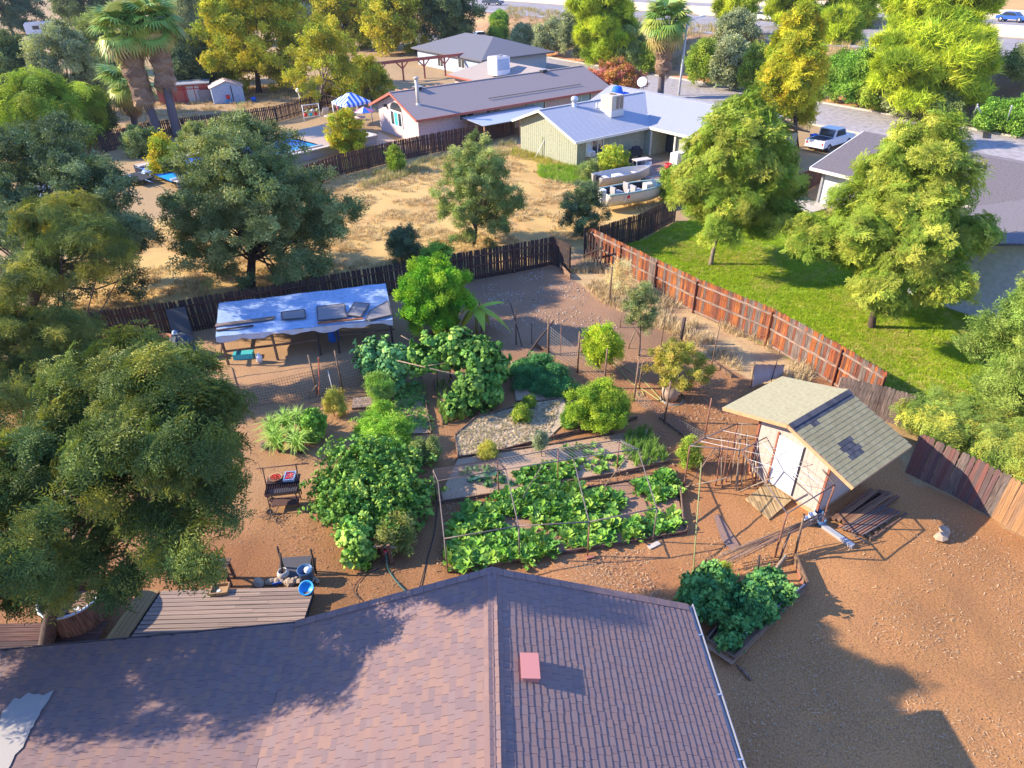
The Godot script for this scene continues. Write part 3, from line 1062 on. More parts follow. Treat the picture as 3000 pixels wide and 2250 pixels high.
# ---------------------------------------------------------------- buildings; local x runs along p, local -z along the ridge
func gable_roof(called: String, parent: Node, m: Material, x0: float, y0: float, xr: float, yr: float, x1: float, y1: float, z0: float, z1: float, thick: float, course: float) -> MeshInstance3D:
	# z0 is the near end, z1 (smaller) the far end; the slopes are laid in courses whose edges step out
	var s := begin()
	for side in 2:
		var lo := Vector3(x0, y0, 0) if side == 0 else Vector3(x1, y1, 0)
		var hi := Vector3(xr, yr, 0)
		var d := hi - lo
		var n := maxi(1, int(d.length() / course))
		for i in n:
			var a := lo + d * (float(i) / n)
			var b := lo + d * (float(i + 1) / n)
			var a2 := a + Vector3(0, 0.014, 0)
			quad(s, Vector3(a2.x, a2.y, z0), Vector3(b.x, b.y, z0), Vector3(b.x, b.y, z1), Vector3(a2.x, a2.y, z1))
			quad(s, Vector3(a.x, a.y, z0), Vector3(a2.x, a2.y, z0), Vector3(a2.x, a2.y, z1), Vector3(a.x, a.y, z1))
		quad(s, Vector3(lo.x, lo.y - thick, z0), Vector3(hi.x, hi.y - thick, z0), Vector3(hi.x, hi.y - thick, z1), Vector3(lo.x, lo.y - thick, z1))
		for z in [z0, z1]:
			quad(s, Vector3(lo.x, lo.y, z), Vector3(hi.x, hi.y, z), Vector3(hi.x, hi.y - thick, z), Vector3(lo.x, lo.y - thick, z))
		quad(s, Vector3(lo.x, lo.y, z0), Vector3(lo.x, lo.y, z1), Vector3(lo.x, lo.y - thick, z1), Vector3(lo.x, lo.y - thick, z0))
	return obj(called, s, m, parent)

# a wall outline (x, y) at depth z, extruded towards -z
func gable_wall(s: SurfaceTool, pts: Array, z0: float, z1: float) -> void:
	var n := pts.size()
	for i in range(1, n - 1):
		for z in [z0, z1]:
			tri(s, Vector3(pts[0].x, pts[0].y, z), Vector3(pts[i].x, pts[i].y, z), Vector3(pts[i + 1].x, pts[i + 1].y, z))
	for i in n:
		var p: Vector2 = pts[i]
		var q: Vector2 = pts[(i + 1) % n]
		quad(s, Vector3(p.x, p.y, z0), Vector3(q.x, q.y, z0), Vector3(q.x, q.y, z1), Vector3(p.x, p.y, z1))

func grooves_x(parent: Node, x0: float, x1: float, y0: float, top: Callable, z: float, step: float, m: Material) -> void:
	var s := begin()
	var x := x0 + step
	while x < x1 - 0.05:
		boxat(s, Vector3(x, (y0 + top.call(x)) * 0.5, z), Vector3(0.035, top.call(x) - y0, 0.02))
		x += step
	obj("batten", s, m, parent)

func window_on(parent: Node, c: Vector3, size: Vector2, turn: float, frame: Material, panes := 2, frame_w := 0.06) -> Node3D:
	var w := Node3D.new()
	put(w, "window", parent)
	w.position = c
	w.rotation.y = turn
	var s := begin()
	for e in [-1.0, 1.0]:
		boxat(s, Vector3(e * (size.x * 0.5 - frame_w * 0.5), 0, 0.02), Vector3(frame_w, size.y, 0.08))
		boxat(s, Vector3(0, e * (size.y * 0.5 - frame_w * 0.5), 0.022), Vector3(size.x - frame_w * 2, frame_w, 0.08))
	for i in range(1, panes):
		boxat(s, Vector3(-size.x * 0.5 + size.x * i / panes, 0, 0.021), Vector3(frame_w * 0.8, size.y - frame_w * 2, 0.07))
	obj("frame", s, frame, w)
	for i in panes:
		block("pane", Vector3(-size.x * 0.5 + size.x * (i + 0.5) / panes, 0, 0.0), Vector3(size.x / panes - 0.02, size.y - 0.04, 0.03), M["glass"], w)
	return w

func slope_xf(c: Vector3, rise: float, size: Vector3) -> Transform3D:
	# a flat piece lying on a slope that rises by "rise" per metre of x
	var d := Vector3(1, rise, 0).normalized()
	var n := Vector3(-rise, 1, 0).normalized()
	return Transform3D(Basis(d * size.x, n * size.y, Vector3(0, 0, size.z)), c)

func garden_shed() -> void:
	rng.seed = 41
	var az := deg_to_rad(55.5)
	var t := thing("garden_shed", "small cream garden shed with white door and worn olive shingle roof", "shed", Vector3(10.18, 0, -14.93), -az)
	var xr := -2.47
	var xl := -4.95
	var yr := 3.05
	var len := 3.32
	var w0 := -3.66
	var w1 := -1.02
	var zf := -0.42
	var zb := -3.1
	var top_at := func(x: float) -> float: return (yr - (xr - x) * 0.282 if x < xr else yr - (x - xr) * 0.344) - 0.10
	var wall := begin()
	gable_wall(wall, [Vector2(w0, 0.12), Vector2(w1, 0.12), Vector2(w1, top_at.call(w1)), Vector2(xr, top_at.call(xr)), Vector2(w0, top_at.call(w0))], zf, zb)
	obj("wall", wall, M["shed_wall"], t)
	# siding panels: thin boards with gaps between
	var x := w0 + 0.02
	var pw := 0.205
	while x < w1 - 0.03:
		var xe := minf(x + pw - 0.005, w1 - 0.02)
		var p := begin()
		var mid := (x + xe) * 0.5
		if not (mid > -2.9 and mid < -1.95):
			var y1: float = minf(top_at.call(x), top_at.call(xe)) - 0.01
			boxat(p, Vector3(mid, (0.14 + y1) * 0.5, zf + 0.008), Vector3(xe - x, y1 - 0.14, 0.02))
		else:
			var y1: float = minf(top_at.call(x), top_at.call(xe)) - 0.01
			boxat(p, Vector3(mid, (2.28 + y1) * 0.5, zf + 0.008), Vector3(xe - x, y1 - 2.28, 0.02))
		obj("siding_board", p, M["shed_wall"], t)
		x += pw
	var z := zf - 0.02
	while z > zb + 0.05:
		var ze := maxf(z - 0.205 + 0.005, zb + 0.02)
		block("siding_board", Vector3(w1 + 0.008, (0.14 + top_at.call(w1)) * 0.5, (z + ze) * 0.5), Vector3(0.02, top_at.call(w1) - 0.16, z - ze), M["shed_wall"], t)
		z -= 0.205
	for e in [w0, w1]:
		block("corner_trim", Vector3(e + (0.02 if e == w1 else -0.02), (0.1 + top_at.call(e)) * 0.5, zf + 0.02), Vector3(0.07, top_at.call(e) - 0.12, 0.07), M["shed_trim"], t)
	block("corner_trim", Vector3(w1 + 0.02, 1.1, zb + 0.02), Vector3(0.06, 2.0, 0.06), M["shed_trim"], t)
	block("skid", Vector3((w0 + w1) / 2, 0.06, (zf + zb) / 2), Vector3(w1 - w0 + 0.04, 0.14, zf - zb + 0.04), M["shed_fascia"], t)
	var door := block("door", Vector3(-2.43, 1.22, zf + 0.035), Vector3(0.90, 2.04, 0.04), M["door_white"], t)
	var knobs := Node3D.new()
	for y in [1.02, 1.16]:
		lathe("door_knob", Vector3(-2.06, y, zf + 0.09), [Vector2(0.001, -0.03), Vector2(0.03, -0.015), Vector2(0.03, 0.015), Vector2(0.001, 0.03)], M["steel"], t, 8)
	knobs.free()
	block("door_frame", Vector3(-2.92, 1.25, zf + 0.04), Vector3(0.06, 2.16, 0.06), M["shed_trim"], t)
	block("door_frame", Vector3(-1.945, 1.25, zf + 0.03), Vector3(0.03, 2.1, 0.03), M["dark"], t)
	# roof deck
	var rs := begin()
	for q in [[xl, 2.35], [0.0, 2.2]]:
		var lo := Vector3(q[0], q[1], 0)
		var hi := Vector3(xr, yr, 0)
		for lay in [0.0, -0.07]:
			quad(rs, lo + Vector3(0, lay, 0), hi + Vector3(0, lay, 0), hi + Vector3(0, lay, -len), lo + Vector3(0, lay, -len))
		for zz in [0.0, -len]:
			quad(rs, lo + Vector3(0, 0, zz), hi + Vector3(0, 0, zz), hi + Vector3(0, -0.07, zz), lo + Vector3(0, -0.07, zz))
		quad(rs, lo, lo + Vector3(0, 0, -len), lo + Vector3(0, -0.07, -len), lo + Vector3(0, -0.07, 0))
	var roof := obj("roof", rs, M["underside"], t)
	var left := (yr - 2.35) / (xr - xl)
	var right := -(yr - 2.2) / (0.0 - xr)
	for i in 15:
		for k in 19:
			var x0 := -0.0 - i * 0.165 * 0.945
			var xx := x0 - 0.083
			if xx < xr + 0.03:
				continue
			var tab := len / 19.0
			var zz := -(k + 0.5) * tab + (0.06 if i % 2 == 0 else -0.04)
			zz = clampf(zz, -len + tab * 0.5, -tab * 0.5)
			var m: Material = M["shed_shingle"][rng.randi() % 3]
			if i >= 4 and i <= 7 and k >= 5 and k <= 8:
				m = M["shed_dark"][rng.randi() % 2]
			elif i == 14 or (i == 13 and (k == 4 or k == 5)):
				m = M["shed_dark"][rng.randi() % 2]
			var y := yr + right * (xx - xr) + 0.011 + rf(0, 0.003)
			var xf := slope_xf(Vector3(xx, y, zz), right + 0.06, Vector3(0.185, 0.010, tab - 0.006))
			shape("shingle", unit_box, m, roof, xf)
	for i in 15:
		var xx := xl + (i + 0.5) * (xr - xl) / 15.0
		var y := 2.35 + left * (xx - xl) + 0.008
		shape("shingle_course", unit_box, M["shed_smooth"], roof, slope_xf(Vector3(xx, y, -len / 2), left - 0.006, Vector3(0.180, 0.008, len)))
	for k in 19:
		var zz := -(k + 0.5) * len / 19.0
		shape("ridge_cap", unit_box, M["shed_dark"][rng.randi() % 2], roof, slope_xf(Vector3(xr + 0.08, yr + 0.012, zz), right, Vector3(0.19, 0.014, len / 19.0 - 0.006)))
		shape("ridge_cap", unit_box, M["shed_smooth"], roof, slope_xf(Vector3(xr - 0.08, yr + 0.012, zz), left, Vector3(0.19, 0.014, len / 19.0 - 0.006)))
	board("fascia", Vector3(xl, 2.30, 0.02), Vector3(xr, yr - 0.05, 0.02), 0.03, 0.12, M["shed_fascia"], t)
	board("fascia", Vector3(0.0, 2.15, 0.02), Vector3(xr, yr - 0.05, 0.02), 0.03, 0.12, M["shed_fascia"], t)
	# plywood ramp at the door, a thing of its own
	var ramp := begin()
	var r0 := v3(8.84,0.16,-17.53)
	var r1 := v3(9.39,0.16,-16.64)
	var r2 := v3(8.34,0.06,-15.82)
	var r3 := v3(7.86,0.06,-16.81)
	quad(ramp, r0, r1, r2, r3)
	quad(ramp, r0 - Vector3(0, 0.03, 0), r1 - Vector3(0, 0.03, 0), r2 - Vector3(0, 0.03, 0), r3 - Vector3(0, 0.03, 0))
	for e in [[r0, r1], [r1, r2], [r2, r3], [r3, r0]]:
		quad(ramp, e[0], e[1], e[1] - Vector3(0, 0.03, 0), e[0] - Vector3(0, 0.03, 0))
	tag(obj("plywood_ramp", ramp, M["plywood"], self), "bare plywood sheet propped as a ramp at the shed door", "ramp")

func green_house() -> void:
	rng.seed = 42
	var az := deg_to_rad(55.3)
	var t := thing("green_house", "sage green house with pale grey shingle roof and rooftop cooler", "house", Vector3(5.8, 0, -56.95), -az)
	var xr := -5.09
	var yr := 4.19
	var wall := begin()
	gable_wall(wall, [Vector2(-8.6, 0), Vector2(-0.55, 0), Vector2(-0.55, 2.36), Vector2(xr, 4.0), Vector2(-8.6, 2.78)], -0.62, -12.0)
	gable_wall(wall, [Vector2(-8.9, 0), Vector2(0.3, 0), Vector2(0.3, 2.4), Vector2(-8.9, 2.4)], -8.5, -16.5)
	gable_wall(wall, [Vector2(3.0, 0), Vector2(9.5, 0), Vector2(9.5, 2.4), Vector2(3.0, 2.4)], -8.9, -16.5)
	gable_wall(wall, [Vector2(0.2, 0), Vector2(3.1, 0), Vector2(3.1, 2.4), Vector2(0.2, 2.4)], -10.4, -16.5)
	obj("wall", wall, M["green_wall"], t)
	grooves_x(t, -8.6, -0.55, 0.02, func(x: float) -> float: return (2.3 + (-0.55 - x) * 0.36 if x > xr else 2.72 + (x + 8.6) * 0.34), -0.615, 0.30, M["green_wall"])
	var bt := begin()
	for i in 25:
		boxat(bt, Vector3(-0.545, 1.18, -0.9 - i * 0.30), Vector3(0.02, 2.36, 0.035))
	obj("batten", bt, M["green_wall"], t)
	block("corner_trim", Vector3(-0.55, 1.2, -0.62), Vector3(0.09, 2.4, 0.09), M["green_wall"], t)
	var ra := gable_roof("roof", t, M["grey_roof"], -9.06, 2.78, xr, yr, 0.0, 2.4, 0.0, -12.7, 0.12, 0.16)
	ra.set_meta("label", "pale grey gable roof over the back wing")
	# cross wing: ridge along x
	var s := begin()
	var zr := -12.9
	for side in 2:
		var zl := -8.43 if side == 0 else -17.4
		var n := 28
		for i in n:
			var f0 := float(i) / n
			var f1 := float(i + 1) / n
			var y0 := lerpf(2.4, 4.22, f0)
			var y1 := lerpf(2.4, 4.22, f1)
			var z0 := lerpf(zl, zr, f0)
			var z1 := lerpf(zl, zr, f1)
			quad(s, Vector3(-9.95, y0 + 0.014, z0), Vector3(-9.95, y1, z1), Vector3(10, y1, z1), Vector3(10, y0 + 0.014, z0))
		quad(s, Vector3(-9.95, 2.28, zl), Vector3(-9.95, 4.1, zr), Vector3(10, 4.1, zr), Vector3(10, 2.28, zl))
		quad(s, Vector3(-9.95, 2.28, zl), Vector3(10, 2.28, zl), Vector3(10, 2.414, zl), Vector3(-9.95, 2.414, zl))
		quad(s, Vector3(-9.95, 2.28, zl), Vector3(-9.95, 2.414, zl), Vector3(-9.95, 4.22, zr), Vector3(-9.95, 4.1, zr))
	obj("roof", s, M["grey_roof"], t).set_meta("label", "pale grey cross gable roof towards the street")
	for e in [[Vector3(-9.06, 2.70, 0.02), Vector3(xr, yr - 0.08, 0.02)], [Vector3(0.0, 2.32, 0.02), Vector3(xr, yr - 0.08, 0.02)], [Vector3(0.015, 2.33, 0.0), Vector3(0.015, 2.33, -8.4)], [Vector3(0.0, 2.33, -8.41), Vector3(10.0, 2.33, -8.41)]]:
		board("fascia", e[0], e[1], 0.04, 0.2, M["cream_trim"], t)
	var rc := begin()
	for i in 40:
		boxat(rc, Vector3(xr, yr + 0.02, -0.16 - i * 0.31), Vector3(0.26, 0.035, 0.27))
	for i in 50:
		boxat(rc, Vector3(-9.7 + i * 0.4, 4.23, zr), Vector3(0.34, 0.035, 0.26))
	obj("ridge_cap", rc, M["grey_roof"], t)
	window_on(t, Vector3(-0.53, 1.55, -2.55), Vector2(2.0, 1.35), PI / 2, M["cream_trim"], 3, 0.1)
	block("window_panel", Vector3(-0.50, 1.6, -1.85), Vector3(0.05, 1.25, 0.55), M["white_wall"], t)
	# window air conditioner
	var ac := thing("air_conditioner", "small beige air conditioner sticking out of the green house window", "air conditioner", t.transform * Vector3(-0.30, 1.12, -1.95), -az)
	block("case", Vector3(0, 0, 0), Vector3(0.42, 0.42, 0.62), M["white"], ac)
	for i in 5:
		block("louver", Vector3(0.215, -0.14 + i * 0.07, 0), Vector3(0.01, 0.035, 0.5), M["grey"], ac)
	# patio doorway
	block("patio_post", Vector3(0.25, 1.2, -8.55), Vector3(0.12, 2.4, 0.12), M["cream_trim"], t)
	block("patio_post", Vector3(2.95, 1.2, -8.7), Vector3(0.14, 2.4, 0.14), M["cream_trim"], t)
	block("sliding_door", Vector3(1.6, 1.1, -10.38), Vector3(2.4, 2.1, 0.05), M["glass"], t)
	# rooftop evaporative cooler on its sloping stand
	var c := thing("rooftop_cooler", "rusty beige evaporative cooler box on the pale grey roof", "air cooler", t.transform * Vector3(-2.9, 3.38, -6.55), -az)
	block("stand", Vector3(0, 0.12, 0), Vector3(1.55, 0.55, 1.5), M["galvanised"], c)
	block("cabinet", Vector3(0, 0.98, 0), Vector3(1.45, 1.2, 1.4), M["cooler_beige"], c)
	for e in 3:
		block("side_panel", Vector3(0.733, 0.98, -0.45 + e * 0.45), Vector3(0.02, 1.0, 0.36), M["cooler_rust"] if e < 2 else M["cooler_beige"], c)
		block("side_panel", Vector3(-0.45 + e * 0.45, 0.98, 0.708), Vector3(0.36, 1.0, 0.02), M["cooler_beige"], c)
	lathe("fan_opening", Vector3(0, 1.59, 0), [Vector2(0.30, 0.0), Vector2(0.30, 0.05), Vector2(0.24, 0.05), Vector2(0.24, -0.01), Vector2(0.001, -0.005)], M["cooler_rust"], c, 14)
	lathe("duct", Vector3(-1.0, 0.5, 0.25), [Vector2(0.001, 0.35), Vector2(0.32, 0.3), Vector2(0.4, 0.0), Vector2(0.4, -0.5)], M["galvanised"], c, 12)
	var v := thing("turbine_vent", "ribbed galvanised turbine vent on the pale grey ridge", "roof vent", t.transform * Vector3(-4.75, 4.05, -3.75), -az)
	lathe("base", Vector3.ZERO, [Vector2(0.24, -0.15), Vector2(0.22, 0.35), Vector2(0.001, 0.35)], M["galvanised"], v, 12)
	lathe("head", Vector3.ZERO, [Vector2(0.2, 0.35), Vector2(0.31, 0.5), Vector2(0.33, 0.65), Vector2(0.24, 0.82), Vector2(0.001, 0.88)], M["galvanised"], v, 14)
	var p := thing("plumbing_vent", "thin white vent pipe near the cooler on the pale roof", "pipe", t.transform * Vector3(-3.9, 3.7, -5.6))
	pole("pipe", Vector3.ZERO, Vector3(0, 0.55, 0), 0.05, 0.05, M["white"], p)
	var b := thing("blue_tarp_bundle", "bright blue tarp bundle lying behind the pale grey ridge", "tarp", t.transform * Vector3(-6.9, 4.0, -10.9))
	lathe("bundle", Vector3(0, 0, 0), [Vector2(0.5, -0.4), Vector2(0.55, 0.2), Vector2(0.4, 0.62), Vector2(0.001, 0.75)], M["bright_blue"], b, 9, 1.0, 0.8)
	lathe("flap", Vector3(0.7, -0.1, 0.1), [Vector2(0.45, -0.3), Vector2(0.4, 0.15), Vector2(0.001, 0.3)], M["bright_blue"], b, 8, 1.2, 0.7)
	var d := thing("satellite_dish", "white satellite dish on a mast behind the pale grey roof", "satellite dish", v3(13.88,3.20,-72.89))
	pole("mast", Vector3(0, -3.2, 0), Vector3(0, 0.9, 0), 0.05, 0.05, M["grey"], d)
	var ds := begin(true)
	for i in 16:
		for k in 4:
			var f := func(u: int, w: int) -> Vector3:
				var a := TAU * u / 16.0
				var r := w / 4.0 * 0.5
				return Vector3(cos(a) * r, sin(a) * r, -r * r * 0.28)
			quad(ds, f.call(i, k), f.call(i, k + 1), f.call(i + 1, k + 1), f.call(i + 1, k))
	var dish := obj("dish", ds, M["white"], d)
	dish.position = Vector3(0, 1.2, 0.2)
	dish.rotation = Vector3(-0.5, -0.4, 0)
	pole("feed_arm", Vector3(0, 0.6, 0.1), Vector3(-0.1, 1.4, 0.9), 0.03, 0.02, M["grey"], d)

func pink_house() -> void:
	rng.seed = 43
	var az := deg_to_rad(55.3)
	var t := thing("pink_house", "long pale pink stucco house with grey brown roof and red trim", "house", Vector3(-8.36, 0, -66.58), -az)
	var xr := -5.2
	var yr := 4.30
	var wall := begin()
	gable_wall(wall, [Vector2(-9.4, 0), Vector2(-0.75, 0), Vector2(-0.75, 2.5), Vector2(xr, 4.12), Vector2(-9.4, 2.7)], -0.55, -24.4)
	gable_wall(wall, [Vector2(-21.0, 0), Vector2(-5, 0), Vector2(-5, 2.4), Vector2(-21.0, 2.4)], -17.0, -25.2)
	obj("wall", wall, M["pink_wall"], t)
	gable_roof("roof", t, M["pink_roof"], -10.4, 2.5, xr, yr, 0.0, 2.5, 0.0, -25.0, 0.12, 0.16)
	# hipped back wing
	var s := begin()
	var e0 := Vector3(-21.6, 2.5, -16.2)
	var e1 := Vector3(-5.5, 2.5, -16.2)
	var e2 := Vector3(-5.5, 2.5, -26.0)
	var e3 := Vector3(-21.6, 2.5, -26.0)
	var r0 := Vector3(-18.3, 4.15, -21.1)
	var r1 := Vector3(-5.5, 4.15, -21.1)
	quad(s, e0, r0, r1, e1)
	quad(s, e3, r0, r1, e2)
	tri(s, e0, r0, e3)
	quad(s, e0, e1, e1 - Vector3(0, 0.15, 0), e0 - Vector3(0, 0.15, 0))
	quad(s, e0, e3, e3 - Vector3(0, 0.15, 0), e0 - Vector3(0, 0.15, 0))
	obj("roof", s, M["pink_roof_back"], t).set_meta("label", "low hipped back roof of lighter brown shingles")
	for e in [[Vector3(-10.4, 2.42, 0.03), Vector3(xr, yr - 0.08, 0.03)], [Vector3(0.0, 2.42, 0.03), Vector3(xr, yr - 0.08, 0.03)], [Vector3(0.02, 2.42, 0.0), Vector3(0.02, 2.42, -25.0)]]:
		board("fascia", e[0], e[1], 0.05, 0.22, M["red_trim"], t)
	board("fascia", e0 + Vector3(0, -0.06, 0.03), e1 + Vector3(0, -0.06, 0.03), 0.05, 0.2, M["red_trim"], t)
	var rc := begin()
	for i in 62:
		boxat(rc, Vector3(xr, yr + 0.02, -0.2 - i * 0.4), Vector3(0.28, 0.035, 0.35))
	obj("ridge_cap", rc, M["pink_roof"], t)
	# arched window in the gable
	var w := window_on(t, Vector3(-5.3, 1.75, -0.52), Vector2(2.5, 1.5), 0.0, M["white"], 3, 0.12)
	var arch := begin()
	var n := 12
	for i in n:
		var a := PI * i / n
		var b := PI * (i + 1) / n
		tri(arch, Vector3(0, 0.78, 0.0), Vector3(cos(a) * 1.25, 0.78 + sin(a) * 0.8, 0.0), Vector3(cos(b) * 1.25, 0.78 + sin(b) * 0.8, 0.0))
	obj("arch_pane", arch, M["glass"], w)
	block("curtain", Vector3(0, -0.05, 0.03), Vector3(0.7, 1.25, 0.02), M["teal"], w)
	for q in [[-6.0, 0.9], [-9.2, 0.9]]:
		window_on(t, Vector3(-0.73, 1.95, q[0]), Vector2(1.7, 0.55), PI / 2, M["white"], 2, 0.05)
	for q in [[-14.6, 2.8], [-21.0, 3.0]]:
		var ww := window_on(t, Vector3(-0.73, 1.5, q[0]), Vector2(q[1], 1.6), PI / 2, M["white"], 2, 0.08)
		block("curtain", Vector3(0, 0, 0.035), Vector3(q[1] * 0.8, 1.4, 0.02), M["curtain"], ww)
	pole("downspout", Vector3(-0.7, 0, -0.5), Vector3(-0.7, 2.4, -0.5), 0.05, 0.05, M["pink_wall"], t)
	block("gable_lamp", Vector3(-7.4, 2.75, -0.35), Vector3(0.3, 0.25, 0.35), M["dark"], t)
	# things on the roof
	var fl := thing("stove_flue", "tall pale stove flue rising from the pink house roof", "flue", t.transform * Vector3(-2.5, 3.3, -1.65))
	pole("pipe", Vector3(0, -0.1, 0), Vector3(0, 2.35, 0), 0.17, 0.17, M["off_white"], fl, 12)
	lathe("cap", Vector3(0, 2.45, 0), [Vector2(0.001, 0.12), Vector2(0.26, 0.04), Vector2(0.26, -0.08), Vector2(0.001, -0.08)], M["off_white"], fl, 12)
	lathe("flashing", Vector3(0, 0.1, 0), [Vector2(0.19, 0.12), Vector2(0.34, -0.18)], M["off_white"], fl, 12)
	var v0 := thing("box_vent", "low box vent on the pink house ridge beside the flue", "roof vent", t.transform * Vector3(-5.0, 4.25, -3.1), -az, "")
	block("body", Vector3(0, 0.12, 0), Vector3(0.6, 0.25, 0.6), M["dark"], v0)
	block("lid", Vector3(0, 0.27, 0), Vector3(0.8, 0.06, 0.8), M["grey"], v0)
	var v1 := copy(v0, "low box vent on the pink house ridge near the street", t.transform * Vector3(-5.0, 4.25, -19.0), -az)
	var cb := thing("roof_cable", "thin dark cable lying along the pink house roof", "cable", Vector3.ZERO)
	var ca := t.transform * Vector3(-1.45, 3.13, -9.2)
	var cc := t.transform * Vector3(-1.45, 3.13, -21.5)
	wire("cable", [ca, cc], 0.035, M["dark"], cb)
	var c := thing("rooftop_cooler", "tall white rooftop cooler box on the low back roof", "air cooler", t.transform * Vector3(-12.6, 3.35, -18.2), -az)
	block("cabinet", Vector3(0, 0.9, 0), Vector3(1.9, 1.9, 1.9), M["white"], c)
	block("side_panel", Vector3(0.96, 1.1, 0), Vector3(0.03, 1.2, 1.6), M["blue_wall"], c)
	block("top_lid", Vector3(0, 1.88, 0), Vector3(1.7, 0.08, 1.7), M["off_white"], c)
	lathe("fan_opening", Vector3(0, 1.92, 0), [Vector2(0.5, 0), Vector2(0.5, 0.05), Vector2(0.001, 0.05)], M["grey"], c, 12)
	# patio cover with open rafters
	var pc := thing("patio_cover", "open orange timber patio cover between the two pink house roofs", "patio cover", t.transform * Vector3(-11.5, 0, -9.0), -az)
	for i in 7:
		block("rafter", Vector3(-1.5 + i * 0.02, 2.55, -3.0 + i * 1.0), Vector3(6.0, 0.16, 0.16), M["shed_fascia"], pc)
	for e in [-4.4, 1.4]:
		block("beam", Vector3(e, 2.38, 0), Vector3(0.16, 0.18, 7.0), M["shed_fascia"], pc)
		for z in [-3.2, 3.2]:
			block("post", Vector3(e, 1.15, z), Vector3(0.14, 2.3, 0.14), M["shed_fascia"], pc)
	# lean-to roof by the fence
	var lt := thing("lean_to", "low lean-to with pale blue sheet roof between pink house and fence", "lean-to", t.transform * Vector3(1.6, 0, -9.0), -az)
	var ls := begin()
	quad(ls, Vector3(-1.9, 2.05, 3.9), Vector3(1.6, 1.75, 3.6), Vector3(1.6, 1.75, -5.2), Vector3(-1.9, 2.05, -5.2))
	quad(ls, Vector3(-1.9, 2.0, 3.9), Vector3(1.6, 1.70, 3.6), Vector3(1.6, 1.70, -5.2), Vector3(-1.9, 2.0, -5.2))
	quad(ls, Vector3(-1.9, 2.05, 3.9), Vector3(1.6, 1.75, 3.6), Vector3(1.6, 1.70, 3.6), Vector3(-1.9, 2.0, 3.9))
	quad(ls, Vector3(1.6, 1.75, 3.6), Vector3(1.6, 1.75, -5.2), Vector3(1.6, 1.70, -5.2), Vector3(1.6, 1.70, 3.6))
	obj("sheet_roof", ls, M["galvanised"], lt)
	for z in [3.4, -0.8, -5.0]:
		block("post", Vector3(1.45, 0.85, z), Vector3(0.1, 1.68, 0.1), M["shed_fascia"], lt)
		block("post", Vector3(-1.7, 1.0, z), Vector3(0.1, 1.95, 0.1), M["shed_fascia"], lt)

